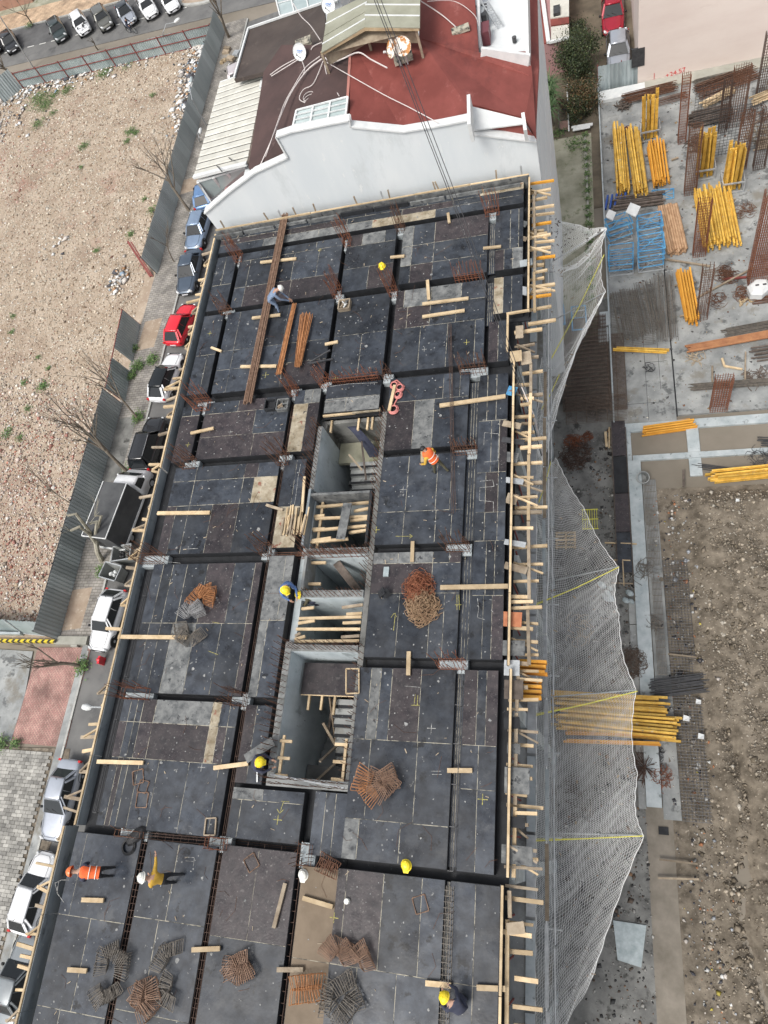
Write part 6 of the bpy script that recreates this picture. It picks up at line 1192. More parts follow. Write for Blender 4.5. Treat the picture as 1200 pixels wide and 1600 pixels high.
beams((1003,678),(1086,667),-.35,.7,14,'orange yellow beams lying in the pit between two grade beams', m=yelo, sleepers=False)
beams((1108,749),(1240,736),.1,.5,9,'yellow beams at the right edge along the top of the soil', sleepers=False)
beams((865,1095),(1040,1108),.25,.9,18,'upper pile of long yellow beams half under the net', jit=.05, Lr=.1, sleepers=False)
beams((872,1125),(1058,1142),.25,.95,18,'lower pile of long yellow beams reaching furthest past the net', jit=.06, Lr=.14, sleepers=False)
beams((884,1152),(1028,1158),.2,.4,6,'lowest orange beams of the pile under the net', m=yelo, sleepers=False)
beams((957,546),(1043,551),.35,.14,2,'two lone yellow timbers crossing from the mesh stack to the raft', layers=1, sleepers=False, jit=.0)
def standpack(px, label, nx_=4, ny_=3, h=3.3):
    c = P(*px,.15); t = thing('beam_pallet', (c.x,c.y,.1), label, 'beam pallet', 'steel pallets of upright yellow beams')
    for i in range(nx_):
        for j in range(ny_):
            x = c.x+(i-(nx_-1)/2)*.27+random.uniform(-.03,.03); y = c.y+(j-(ny_-1)/2)*.3; hh = h*random.uniform(.88,1.05); o = link('timber_beam', unitmesh('ibeam', yel), (x,y,.2+hh/2), t); o.scale = (hh,1.2,1); o.rotation_euler = (random.choice([0,0,1.57]),-math.pi/2+random.uniform(-.02,.02),random.uniform(-.06,.06))
    wx, wy_ = nx_*.15+.05, ny_*.17+.05
    for z in (.2,.95): 
        b = MB(); r = [Vector((c.x-wx,c.y-wy_,z)),Vector((c.x+wx,c.y-wy_,z)),Vector((c.x+wx,c.y+wy_,z)),Vector((c.x-wx,c.y+wy_,z))]
        for i in range(4): b.bar(r[i], r[(i+1) % 4], .06, .1)
        b.build('pallet_frame', steel, t)
    for sx in (-wx,wx):
        for sy in (-wy_,wy_): b = MB(); b.bar((c.x+sx,c.y+sy,.1),(c.x+sx,c.y+sy,1.1), .07,.07); b.build('pallet_post', steel, t)
standpack((1015,212),'steel pallet of upright yellow beams nearest the white end wall'); standpack((1099,272),'steel pallet of upright yellow beams right of the rust cage'); standpack((1143,292),'steel pallet of upright yellow beams furthest right')
# round timber posts
t = thing('post_stack', P(1050,360,.3), 'stack of peeled round brown timber posts beside the blue frames', 'post stack'); p = P(1042,325,.25); q = P(1058,396,.25); d = (q-p).normalized(); nn = Vector((-d.y,d.x,0)); rm = M('peeled_post', (.34,.2,.11), (.5,.33,.2), 3, 7, .8, rnd=.25)
for i in range(24):
    l = i//8; o = nn*((i % 8)-3.5+.5*(l % 2))*.15+Vector((0,0,l*.14)); between('round_post', 'rod', rm, p+o+d*random.uniform(-.1,.1), q+o+d*random.uniform(-.15,.15), .15, .15, t)
# blue scaffold frame stacks
def frames(c, sx, sy, n, label, rz=0, ladder=True):
    t = thing('scaffold_frame_stack', c, label, 'scaffold frames', 'stacks of blue scaffold frames'); R_ = Matrix.Rotation(rz,4,'Z')
    for k in range(n):
        z = .15+k*.16; b = MB(); q = [Vector((-sx/2,-sy/2,z)),Vector((sx/2,-sy/2,z)),Vector((sx/2,sy/2,z)),Vector((-sx/2,sy/2,z))]; q = [c+(R_ @ v)+Vector((random.uniform(-.03,.03),random.uniform(-.03,.03),0)) for v in q]
        for i in range(4): b.tube([q[i], q[(i+1) % 4]], .045, 5)
        if k > n-3 or k % 4 == 0: b.tube([q[0], q[2]], .03, 5); b.tube([q[1], q[3]], .03, 5)
        if k % 3 == 0: b.tube([q[0].lerp(q[3],.5), q[1].lerp(q[2],.5)], .022, 5); b.build('scaffold_frame', bsteel if k % 4 or k > n-4 else steel, t)
frames(P(967,352,1.2)-Vector((0,0,1.2)), 1.5, 1.1, 10, 'upper left stack of blue scaffold frames with white bags on top', .25)
frames(P(1015,352,1.2)-Vector((0,0,1.2)), 1.5, 1.3, 11, 'upper right stack of blue scaffold frames', .05)
frames(P(970,400,1.2)-Vector((0,0,1.2)), 1.5, 1.3, 12, 'lower left stack of blue scaffold frames', -.03)
frames(P(1017,390,1.4)-Vector((0,0,1.4)), 1.5, 1.3, 14, 'lower right stack of blue scaffold frames, the tallest', .02)
frames(P(1035,303,.2)-Vector((0,0,.2)), 1.4, .9, 1, 'single light steel frame lying below the orange beam pile', -.1)
for (px, s, lab, m_) in (((990,330),.55,'white sack lying on top of the upper blue frames',whitep),((955,338),.4,'small white sheet at the left of the blue frames',whitep)):
    c = P(*px,2.0 if s > .5 else 1.9); b = MB(); b.prism([c+Vector((-s*.9,-s*.1,.1)),c+Vector((s*.2,-s*.9,0)),c+Vector((s*.8,s*.3,.15)),c+Vector((-s*.3,s,.25))], .08); tag(b.build('sack', m_), lab, 'sack')
t = thing('blue_steel_pieces', P(962,316,.1), 'row of deep blue painted steel pieces behind the scaffold frames', 'steel pieces'); dbl = M('deep_blue_paint', (.02,.07,.3), rough=.5)
for k in range(5): c = P(948+k*7,318-k,.3); b = MB(); b.bar(c+Vector((-.1,-.5,0)), c+Vector((.1,.6,.1)), .12, .2); b.build('steel_piece', dbl, t)
for i, ((a, c), lab) in enumerate((((862,480),'blue scaffold frame seen through the net'),(( 905,490),'second blue frame under the net beside the raft'))): pass
frames(P(868,500,.2)-Vector((0,0,.2)), 1.2, 1.6, 4, 'pale frames lying under the net by the facade', .05); frames(P(905,500,.4)-Vector((0,0,.4)), .9, 1.9, 6, 'blue frames leaning under the lower edge of the upper net', .02)
for k, (px, lab) in enumerate((((945,500),'upper pale concrete block at the raft edge'),((943,525),'lower pale concrete block at the raft edge'))):
    c = P(*px,.2); b = MB(); b.box(c.x-.3,c.x+.3,c.y-.55,c.y+.55,0,.35); tag(b.build('concrete_block', concb), lab, 'concrete block')
# white tank, pile of bars, misc
c = P(1185,452,.5); t = thing('plastic_tank', (c.x,c.y,.1), 'white faceted plastic container with dark handle slots near the right edge', 'container'); b = MB(); b.lathe((c.x,c.y,.1), [(0,0),(.5,.02),(.62,.2),(.62,.6),(.45,.78),(.0,.8)], 6, sx=1.15); b.build('tank_body', whitep, t)
for dx in (-.12,.28): b = MB(); b.box(c.x+dx-.1,c.x+dx+.1,c.y-.05,c.y+.05,.9,.915); b.build('handle_slot', blackp, t)
def tangle(px, z, r, n, label, m=rust, L=.6, name='wire_heap', cat='rebar heap', hgt=.35, rad=False, thick=.014, boxy=False, grp=None):
    c = P(*px, z); b = MB()
    for i in range(n):
        a = random.uniform(0,6.28); rr = r*math.sqrt(random.random()); p = c+Vector((math.cos(a)*rr*.9, math.sin(a)*rr, random.uniform(0,hgt)*(1.1-rr/r)))
        ang = a if rad else random.uniform(0,3.14); d = Vector((math.cos(ang), math.sin(ang), random.uniform(-.15,.15)))*L*random.uniform(.5,1)
        if boxy:
            s = Vector((-d.y,d.x,0))*.35; b.tube([p-d/2-s,p+d/2-s,p+d/2+s,p-d/2+s,p-d/2-s], thick, 4)
        elif rad: b.tube([p-d/2, p+Vector((random.uniform(-.06,.06),random.uniform(-.06,.06),.03)), p+d/2], thick, 4)
        else:   # bent, hay like
            e = Vector((-d.y,d.x,0))*random.uniform(-.55,.55); b.tube([p-d/2, p-d*.22+e*.75, p+e+Vector((0,0,random.uniform(0,.08))), p+d*.25+e*.7, p+d/2], thick, 4)
    o = b.build(name, m); tag(o, label, cat, grp); return o
tangle((900,712),.05,.95,220,'dark tangled heap of bent bars on the apron below the mesh stack',drust,.55)
tangle((895,690),.1,.5,70,'reddish bar pieces on top of the apron heap',rustr,.5); tangle((918,683),.05,.3,50,'small rusty coil on the apron beside the formwork strip',rustr,.35)
tangle((990,1035),.2,.75,240,'brown heap of stirrups leaning on the blue grey wall',meshr,.5); tangle((1008,1200),.1,.7,200,'dark round heap of bars below the yellow beams',drust,.6,rad=True); tangle((1030,1215),.1,.6,90,'reddish scrap bars beside the dark round heap',rustr,.4)
tangle((1030,1178),.1,.28,30,'coil of dark hoop steel above the round bar heap',dsteel,.3); tangle((1162,460),.15,.6,90,'thin rusty wire heap beside the white container',rust,.45)
tangle((1135,430),.15,.6,80,'fanned rust bars on the raft beside a timber',rust,.9,cat='rebar heap'); tangle((1045,706),-.4,.9,160,'rotting tangle of timber and wire in the pit',woodd,.7,thick=.03); tangle((1010,702),-.4,.5,90,'dark debris in the left end of the pit',dsteel,.4,thick=.02)
tangle((1010,892),.3,.5,30,'thin leaning bars beside the blue grey wall',barg,.9); tangle((1165,475),.15,.4,16,'pale wood offcuts below the wire heap',woodl,.3,thick=.04); tangle((975,195-30),.2,.5,22,'rotten brown board scraps by the raft corner',woodd,.7,thick=.05)
tangle((1012,575),.15,.3,14,'grey wire loops on the bare raft',dsteel,.5,thick=.02); tangle((980,205),.15,.35,40,'rusty scraps above the left beam pile',rustr,.5); tangle((925,640),.1,.3,12,'spare bars beside the raft corner',barg,.6)
for i, (a, c, m_, w_, lab) in enumerate((((1040,405),(1110,416),woodo,.1,'thin pole lying across the cage foot'),((1080,470),(1178,418),woodo,.1,'thin timber lying across the raft by the fan of bars'),((1130,436),(1166,433),redm,.12,'short red brown timber on the raft'),((1128,560),(1132,572),woodl,.12,'short stub of timber leaning by the orange stain'),((1132,572),(1160,577),woodl,.1,'bent pale timber piece on the stained raft'),
    ((1165,550),(1164,596),woodo,.08,'thin long lath across the stained raft'),((1113,572),(1113,598),woodo,.1,'short lath standing left of the short cage'),((955,1020-3),(1004,1012),woodo,.06,'timber near'),((1044,1022),(1088,1027),woodo,.08,'pale stick on the dark mesh by the soil'),((1049,250),(1060,246),woodo,.1,'sleeper end beside the right beam pile'),
    ((945,848),(995,850),woodl,.06,'upper crosspiece on the formwork strip'),((960,875),(985,876),woodl,.06,'middle crosspiece on the formwork strip'),((955,911),(990,912),woodo,.06,'lower crosspiece on the formwork strip'),((971,840),(975,915),woodl,.06,'upright lath on the formwork strip'),((1070,1140),(1058,1143),woodo,.05,'stub by beams'),((1030,1343),(1090,1350),woodo,.08,'faint timber edge on the muddy apron'),((1028,1372),(1092,1374),woodo,.08,'second faint timber edge on the muddy apron'),
    ((1068,734),(1068,760),woodd,.1,'short dark board in the pit'),((952,668),(952,700),woodl,.1,'pale timber at the head of the formwork strip'),((946,675),(948,698),woodl,.14,'thick pale timber at the head of the formwork strip'))):
    if lab in ('timber near','stub by beams'): continue
    p, q = P(*a,.25), P(*c,.3); b = MB(); b.bar(p, q, w_, .1); tag(b.build('timber', m_), lab, 'timber')
b = MB(); c = P(1002,748,0); b.lathe(c, [(.3,0),(.34,.5),(.36,.55),(.31,.55),(.27,.02),(0,.02)], 16, axis=(.15,-.3,.9)); tag(b.build('concrete_pipe', conc, smooth=False), 'short grey concrete pipe lying tilted at the pit corner', 'pipe')
# stained metal fence at the raft end
fence('stained_metal_fence', (.42,52.7), (3.75,52.6), 2.1, 'stained pale green metal fence across the alley in front of the silver car', fencel, step=.75, rails=(.05,.5), postmat=redm, poststep=1.6)
# under the net: pallet, orange bucket, pale sacks, yellow grille
t = thing('wooden_pallet', P(884,844,.1), 'wooden pallet lying under the safety net', 'pallet'); c = P(884,844,.15)
for k in range(5): piece('pallet_slat', 'cube', woodl, (c.x, c.y+(k-2)*.22, .2), (1.15,.12,.03), t)
for k in (-1,0,1): piece('pallet_bearer', 'cube', woodl, (c.x+k*.5, c.y, .12), (.09,1.05,.1), t)
b = MB(); c = P(851,888,.1); b.lathe(c, [(0,0),(.22,0),(.28,.5),(.25,.5),(.2,.05)], 12); tag(b.build('orange_bucket', helo), 'orange bucket on the apron at the foot of the facade', 'bucket')
for i, (px, r) in enumerate((((948,925),.3),((985,935),.28))):
    c = P(*px,.15)
    for k in range(5):
        b = MB(); cc = c+Vector((random.uniform(-r,r),random.uniform(-1.6*r,1.6*r),.05*k)); rr = r*random.uniform(.4,.7); b.lathe(cc, [(0,-.06),(rr*.8,-.05),(rr,.02),(rr*.7,.09),(0,.12)], 7, sy=random.uniform(1,1.7)); tag(b.build('cement_bag', random.choice([concl, concb, fencel])), ['crumpled pale bag in the small heap under the net tip','torn bag in the heap spilling past the net edge by the wall'][i], 'sack', 'pale bags under the net')
fr = thing('yellow_grille', P(922,812,.1), 'faded yellow green steel grille under the net beside the formwork strip', 'grille'); c = P(922,812,.2); b = MB()
for k in range(7): b.bar((c.x-.4+k*.13,c.y-.6,.25),(c.x-.4+k*.13,c.y+.6,.25),.03,.03)
for s in (-.6,0,.6): b.bar((c.x-.45,c.y+s,.28),(c.x+.45,c.y+s,.28),.05,.04)
b.build('grille_bars', ropey, fr)
t = thing('yellow_rack', P(868,520,.1), 'pale yellow rack lying under the upper net', 'rack'); c = P(870,525,.2); b = MB()
for k in range(5): b.bar((c.x-.6,c.y-.5+k*.25,.5),(c.x+.5,c.y-.5+k*.25,.5),.04,.04)
b.build('rack_bars', ropey, t)
piece('dark_hatch', 'cube', plyx, (1.75,1.0,.06), (.45,.35,.03), raft)
c = P(1160,1500,0)
b = MB(); b.prism([P(958,1438,.1),P(1010,1446,.1),P(1002,1512,.1),P(965,1500,.1)], .05); tag(b.build('pale_tarp', fencel), 'pale sheet lying on the muddy ground at the bottom right of the net', 'sheet')

# dirt and debris lying about on the raft, in the pits and in the gap beside the new building
n = 1500; x = rng.uniform(.5,13,n); y = rng.uniform(23.5,51.5,n)
rocks('raft_debris', np.stack([x,y,np.full(n,.13)],1), np.exp(rng.normal(-3.5,.55,n)).clip(.01,.1), palette(n, [(.5,.48,.42),(.2,.1,.06),(.08,.08,.08),(.4,.28,.15)], [2,3,3,2]), stone, flat=.4)
n = 900; x = rng.uniform(1.0,13,n); y = rng.uniform(18.8,22.6,n)
rocks('pit_debris', np.stack([x,y,np.full(n,-.18)],1), np.exp(rng.normal(-3.1,.6,n)).clip(.01,.2), palette(n, [(.3,.29,.26),(.12,.09,.06),(.05,.05,.05)], [3,3,2]), stone, flat=.5)
n = 2600; x = np.concatenate([rng.normal(-.1,.7,n//2).clip(-3,1), rng.uniform(-3.2,1.0,n//2)]); y = rng.uniform(-12,23,len(x))
rocks('gap_debris', np.stack([x,y,np.full(len(x),.05)],1), np.exp(rng.normal(-3.3,.6,len(x))).clip(.01,.16), palette(len(x), [(.42,.41,.38),(.12,.09,.07),(.05,.05,.05),(.25,.15,.09)], [3,3,3,1]), stone, flat=.5)
for i, (px, r, n_, m_, lab) in enumerate((((1180,590),.7,40,woodd,'loose dark timber scraps at the right edge of the raft'),((1120,470),.5,30,rust,'short rusty ends near the ladder like cage'),((1085,560),.5,18,woodo,'pale offcuts beside the grey bar bundle'),((1190,210),1.0,70,woodo,'jumbled timbers behind the wall mesh'),((1185,180),.9,60,rust,'rusty bar jumble in front of the beige wall at the right'),((1165,330),.6,40,rust,'rusty bar ends beside the big beam pile'),
    ((1090,225),.8,60,woodd,'dark offcuts around the tall slim cage'),((1190,720),.8,50,dsteel,'steel scraps in the pit at the right edge'),((905,985),.8,26,woodo,'weathered sticks under the middle of the net'),((900,1250),.9,30,woodd,'dark sticks under the lower net'),((880,1350),.7,40,dsteel,'dark scrap under the lower net'),((1020,975),.4,26,barg,'bar ends in the narrow strip beside the wall'))):
    tangle(px, .15, r, n_, lab, m_, .7, thick=.025 if m_ in (woodd, woodo) else .014, name='scrap_pile', cat='scrap pile')
bars('timber_bundle', P(1180,228,.3), P(1240,215,.3), .8, 9, 'weathered plank stack at the right edge behind the standing beams', woodo, .06, 2, .05, cat='plank bundle')
bars('rebar_bundle', P(1085,112+20,.3), P(1150,118,.3), .8, 24, 'grey bar layers close to the beige wall', barg, .02, 3, .05)
bars('rebar_bundle', P(1180,470,.2), P(1240,462,.2), .5, 12, 'thin bars at the right edge below the white container', rust, .02, 2, .04)
for a in (((1192,150),4.6,.9,.5,8,4,'tall rust cage at the top right corner'),((1185,262),4.4,.7,.45,7,4,'rust cage right of the wall mesh'),((1128,205),4.0,.5,.45,5,4,'dark slim cage between the two beam pallets')): col_cage(*a, m=drust)
# ================================================================= safety net along the facade
NZ = 9.6
ns = thing('safety_net', (-1.5, 10, NZ), 'large white safety net spread out from the facade over the ground', 'safety net')
def netpatch(inner, outer, nu, nv, sag, lift=0, name='net_panel', r=.0044):
    """inner / outer: polylines (3D) of equal count along the facade; a mesh of cords between them"""
    def samp(pl, t):
        s = t*(len(pl)-1); i = min(int(s), len(pl)-2); return pl[i].lerp(pl[i+1], s-i)
    g = [[None]*(nv+1) for _ in range(nu+1)]
    for i in range(nu+1):
        a, c = samp(inner, i/nu), samp(outer, i/nu)
        s_ = (i/nu)*(len(outer)-1); fr_ = s_-int(s_); c = c.lerp(a, .05*math.sin(math.pi*fr_) if nv > 20 else 0)
        fold = .22*math.sin(i*.07)+.1*math.sin(i*.19+2)
        for j in range(nv+1):
            t = j/nv; p = a.lerp(c, t); p.z -= sag*math.sin(math.pi*t)*(.8+.25*math.sin(i*.11+1)); p.x += .015*math.sin(i*.9+j*.3); p.z += .05*math.sin(i*.23+j*.31)+fold*math.sin(math.pi*t); p.y += .04*math.sin(j*.5+i*.05); g[i][j] = p
    b = MB()
    for i in range(nu+1): b.tube(g[i], r, 3, cap=False)
    for j in range(nv+1): b.tube([g[i][j] for i in range(nu+1)], r, 3, cap=False)
    b.build(name, netm, ns)
    if nv > 20:   # torn-off scraps and leaves caught in the net
        b = MB()
        for k in range(26):
            p = g[random.randrange(2,nu-1)][random.randrange(2,nv-1)]; a = random.uniform(0,3.14); d = Vector((math.cos(a),math.sin(a),0))*random.uniform(.05,.2); b.bar(p+Vector((0,0,.02)), p+d+Vector((0,0,.03)), random.uniform(.02,.07), .012)
        b.build('caught_debris', random.choice([woodo, woodd]), ns, kind='stuff')
    b = MB(); b.tube([g[i][nv] for i in range(nu+1)], .013, 5); b.tube([g[i][0] for i in range(nu+1)], .014, 5); b.build('edge_rope', netm, ns)
    return g
def pz(lst, z=NZ): return [P(*p[:2], p[2] if len(p) > 2 else z) for p in lst]
# upper net, bright fold, and lower net
netpatch(pz([(856,338),(856,375),(857,425)]), pz([(856,339,9.6),(905,352,9.8),(947,357,10.2)]), 36, 34, .0)
netpatch(pz([(857,338),(856,380),(857,423)]), pz([(948,357,10.4),(948,357,10.4),(948,357,10.4)]), 30, 30, .4)
netpatch(pz([(857,423),(856,470),(857,560),(846,640),(838,710)]), pz([(948,357,10.4),(941,405,10),(946,455,10.3),(905,530),(853,705,9.2)]), 110, 34, .6)
netpatch(pz([(857,416,9.8),(858,424,9.7)]), pz([(948,358,10.42),(946,364,10.4)]), 9, 46, 1.1, r=.008, name='net_fold')
netpatch(pz([(940,470,10),(905,540),(868,620),(836,720,9.2)]), pz([(946,456,10.3),(908,528),(875,612),(853,700,9.2)]), 90, 7, .1, r=.008, name='net_fold')
netpatch(pz([(836,722),(838,800),(838,950),(838,1060),(838,1200),(836,1330),(834,1450),(832,1700)]), pz([(868,715),(912,795),(967,885,9.9),(967,960),(994,1078,9.7),(996,1210),(1006,1305,9.9),(925,1530)]), 270, 38, .75)
netpatch(pz([(826,770,11.5),(824,1000,11.5),(822,1300,11.5),(820,1600,11.5)]), pz([(838,770,9.7),(839,1000,9.7),(838,1300,9.7),(836,1600,9.7)]), 150, 8, .05, r=.007, name='vertical_net')
netpatch(pz([(846,560,11.2),(840,640,11.2),(830,770,11.2)]), pz([(857,560,9.7),(855,640,9.7),(842,770,9.7)]), 50, 8, .05, name='vertical_net')
for a, c in (((835,946,11),(967,886,9.9)),((834,1314,11),(1006,1306,9.9)),((842,785,11),(862,716,9.6)),((836,1118,10.8),(996,1080,9.7)),((862,560,9.7),(944,398,10.2)),((846,640,9.6),(874,585,9.6))):
    p, q = P(*a), P(*c); b = MB(); b.tube([p, p.lerp(q,.5)-Vector((0,0,.15)), q], .02, 5); b.build('yellow_rope', ropey, ns)
    b = MB(); b.tube([p+Vector((0,.06,0)), p.lerp(q,.5)-Vector((0,0,.2)), q], .014, 4); b.build('yellow_rope', ropey, ns)
for px in ((948,357,10.4),(946,456,10.3),(967,885,9.9),(1006,1305,9.9),(994,1078,9.7)):
    q = P(*px); a = Vector((-2.8, q.y-.2, 8.6)); b = MB(); b.tube([a, q], .03, 6); b.build('outrigger_pole', steel, ns)
for xo, zo in ((838,9.7),(857,9.7)):
    b = MB(); pts = [P(xo+(-3 if y > 900 else 0), y, zo) for y in range(350 if xo > 850 else 560, 1700, 60)]; b.tube(pts, .025, 5); b.build('long_rope', netm, ns)
# facade catch boards: pale strips below the deck edge
fc = thing('facade_platform', (-2.6, 10, 11.6), 'pale platform strips and scaffold tubes along the right side of the new building', 'scaffold platform')
for k in range(16): piece('platform_board', 'cube', random.choice([woodo, steel, concb]), (-2.62+random.uniform(-.05,.05), -11+k*2.45, 11.5), (.13, 2.35, .05), fc)
for k in range(10): b = MB(); b.tube([(-2.3,-11+k*4,11.9),(-2.32,-7.1+k*4,11.9)], .03, 6); b.build('ledger_tube', steel, fc)
for k in range(14): b = MB(); b.tube([(-2.85,-11+k*2.8,11.45),(-2.1,-11+k*2.8,11.45)], .03, 6); b.build('bracket_tube', steel, fc)
# yellow beams poking out at mid deck
beams((812,1043),(856,1046),14.8,.35,6,'orange beam ends poking out beside the deck edge, upper group', m=yelo, layers=2, group='beam ends at the deck edge', sleepers=False)
beams((812,1078),(848,1080),14.8,.55,8,'orange beam ends poking out beside the deck edge, lower group', m=yelo, layers=2, group='beam ends at the deck edge', sleepers=False)
# ================================================================= loose things on the deck
ZP = DZ+.05
PL = [((246,802),(328,801),.15,'long pale plank bridging the left edge form in the middle of the building'),((185,995),(292,996),.15,'long plank reaching from the left edge to the grey stirrup bundle'),((152,1190),(224,1192),.14,'plank lying across the left edge beam above the paving'),
 ((334,1200),(388,1193),.14,'plank crossing the beam trench toward the crouching worker'),((688,918),(795,916),.16,'long pale plank by the right edge beside the wire heap'),((687,634),(790,619),.16,'long pale plank across the right edge near the hoist ropes'),
 ((660,475),(732,466),.13,'upper of two parallel planks on the dusty sheet'),((660,495),(726,485),.13,'lower of two parallel planks on the dusty sheet'),((668,438),(670,468),.13,'short plank across the beam trench above the parallel planks'),
 ((645,846),(644,878),.13,'short upright plank over the beam trench above the wire heap'),((639,1018),(638,1055),.14,'short plank over the beam trench below the wire heap'),((699,1204),(738,1204),.14,'short plank over the band beam at the lower right'),
 ((755,388),(783,385),.11,'small stick across the trench at the upper right'),((610,402),(632,400),.11,'small stick next to the yellow helmet'),((700,333),(702,348),.12,'short stub across the rear beam trench'),((407,410),(463,404),.13,'short sleeper under the top of the long bar bundle'),
 ((394,497),(438,492),.13,'sleeper under the middle of the long bar bundle'),((376,573),(432,572),.13,'sleeper under the lower end of the long bar bundle'),((508,538),(528,534),.12,'pale stub beside the steel angle'),((298,677),(334,669),.12,'orange plank over the left beam trench'),
 ((330,543),(346,549),.1,'small white stick over the left beam trench at the top'),((416,789),(442,797),.1,'grey stick over the beam trench beside the plank pile'),((476,745),(472,800),.1,'thin plank standing along the shaft form'),((128,1406),(162,1407),.14,'short plank over the reinforcement behind the orange vest worker'),
 ((106,1515),(136,1517),.14,'short plank over the cage trench at the lower left'),((300,1484),(344,1482),.14,'short plank over the central trench at the lower left'),((433,1515),(474,1515),.13,'faint plank over the trench at the bottom'),((473,1403),(520,1417),.13,'plank on the brown strip beside the white helmet'),
 ((446,1380),(428,1450),.12,'splintered plank lying lengthwise on the lower deck'),((626,717-75),(610,683-38),.1,'x'),((665,1536),(705,1540),.14,'left pale plank near the bottom worker'),((745,1543),(790,1545),.14,'right pale plank near the bottom worker'),((660,700),(660,722),.12,'board held upright beside the orange worker')]
for a, c, w_, lab in PL:
    if lab == 'x': continue
    m_ = woodo if ('grey stick' in lab or 'faint' in lab or 'splintered' in lab) else woodl
    p, q = D(*a, ZP+.03), D(*c, ZP+.03+random.uniform(0,.02)); b = MB(); b.bar(p, q, w_, .07); o = b.build('plank', m_); tag(o, lab, 'plank', 'loose planks on the deck')
t = thing('lath_pile', D(456,815), 'pile of thin laths on the stained sheet beside the shafts', 'pile of laths')
for k in range(16):
    x0 = 440+k*2.3; l = ZP+.035*(k % 3); p, q = D(x0+random.uniform(-2,2), 838-random.uniform(0,6), l), D(x0+6+random.uniform(-3,3), 792+random.uniform(-4,18), l); b = MB(); b.bar(p, q, .055, .045); b.build('lath', random.choice([woodl, woodl, woodo]), t)
def obj_bar(name, a, c, w_, h_, m_, lab, cat, z=ZP): b = MB(); b.bar(D(*a,z), D(*c,z), w_, h_); return tag(b.build(name, m_), lab, cat)
b = MB(); b.bar(D(481,568,ZP+.05), D(516,547,ZP+.25), .06,.06); b.bar(D(483,568,ZP+.05), D(520,561,ZP+.1), .06,.06); b.bar(D(499,558,ZP+.1), D(500,564,ZP+.08), .05,.05); tag(b.build('steel_angle_brace', dsteel), 'black V shaped steel brace lying beside the trench', 'brace')
b = MB(); b.bar(D(384,1186,ZP+.1), D(427,1158,ZP+.1), .32, .06); tag(b.build('stained_board', plyg), 'cement stained board tilted beside the crouching worker', 'board')
obj_bar('white_rod', (402,1198), (402,1222), .05,.04, whitep, 'short white rod on the sheet below the crouching worker', 'rod')
b = MB(); q = [D(541,1045,ZP),D(561,1045,ZP),D(561,1083,ZP),D(541,1084,ZP)]
for i in range(4): b.bar(q[i], q[(i+1) % 4], .04,.06)
tag(b.build('opening_marker', woodl), 'thin pale rectangular frame marking an opening beside the stairwell', 'frame')
b = MB(); q = [D(322,1279,ZP),D(338,1278,ZP),D(336,1305,ZP),D(319,1305,ZP)]
for i in range(4): b.bar(q[i], q[(i+1) % 4], .04,.06)
tag(b.build('opening_marker', woodo), 'small rectangular wooden frame above the central trench', 'frame')
for x0, y0, s, lab, m_ in ((424,634,.48,'left black box out recess at the cell corner',plyx),(443,634,.5,'right dusty box out recess at the cell corner',plyg),(539,478,.5,'dusty square box filled with scraps by the trench crossing',woodo)):
    t = thing('box_out_form', D(x0,y0), lab, 'box form'); c = D(x0,y0,ZP)
    for dx, dy, sx, sy in ((-s/2,0,.05,s),(s/2,0,.05,s),(0,-s/2,s,.05),(0,s/2,s,.05)): piece('box_side', 'cube', m_, (c.x+dx,c.y+dy,DZ+.1), (sx,sy,.2), t)
    piece('box_floor', 'cube', plyx if m_ is plyx else m_, (c.x,c.y,DZ+.01), (s-.06,s-.06,.02), t)
    if m_ is not plyx:
        for k in range(8): piece('scrap', 'cube', random.choice([plyg, woodo, whitep]), (c.x+random.uniform(-.15,.15),c.y+random.uniform(-.15,.15),DZ+.06+.015*k), (.25,.05,.03), t, rz=random.uniform(0,3))
b = MB(); c = D(604,894,DZ); b.box(c.x-.1,c.x+.1,c.y-.18,c.y+.18,DZ,DZ+.07); tag(b.build('grey_box', fencel), 'small grey box on the sheet above the black bracket', 'box')
b = MB(); b.bar(D(592,930,ZP+.02), D(600,922,ZP+.3), .25,.04); b.bar(D(600,922,ZP+.3), D(607,932,ZP+.02), .25,.04); tag(b.build('angle_bracket', plyx), 'black roof shaped bracket on the sheet beside the wire heap', 'bracket')
# bar bundles on the deck
def dbars(a, c, w0, w1, n, lab, m_, layers=3, z=ZP+.1, r=.016, jit=.02, stag=.03):
    p, q = D(*a,z), D(*c,z); d = (q-p); L = d.length; d.normalize(); nn = Vector((-d.y,d.x,0)); t = thing('rebar_bundle', (p+q)/2, lab, 'rebar bundle', 'bar bundles on the deck')
    for i in range(n):
        u = (i/(n-1)-.5); o = Vector((0,0,(i % layers)*r*2.2)); a_ = p+nn*u*w0+o+d*random.uniform(-stag,stag)*L+nn*random.uniform(-jit,jit); c_ = q+nn*u*w1+o+d*random.uniform(-stag,stag)*L+nn*random.uniform(-jit,jit)
        b = MB(); b.tube([a_,a_.lerp(c_,.5)+nn*random.uniform(-jit,jit),c_], r, 4); b.build('bar', m_, t)
brn = M('brown_bar', (.15,.085,.055), (.27,.17,.115), 6, 6, .75, rnd=.25)
dbars((446,336),(387,630),.36,.42,30,'very long bundle of brown bars lying across three beams',brn,3,jit=.015,stag=.008)
dbars((460,475),(436,585),.2,.25,14,'thinner rusty bar bundle beside the long one',rusto,2,stag=.02); dbars((479,492),(466,572),.62,.3,26,'short fan of orange rusty bars beside the grey worker',rusto,3,stag=.05)
dbars((703,505),(709,800),.12,.14,3,'pair of long thin bars lying lengthwise on the right part of the deck',drust,1,r=.012,stag=.01,jit=.01)
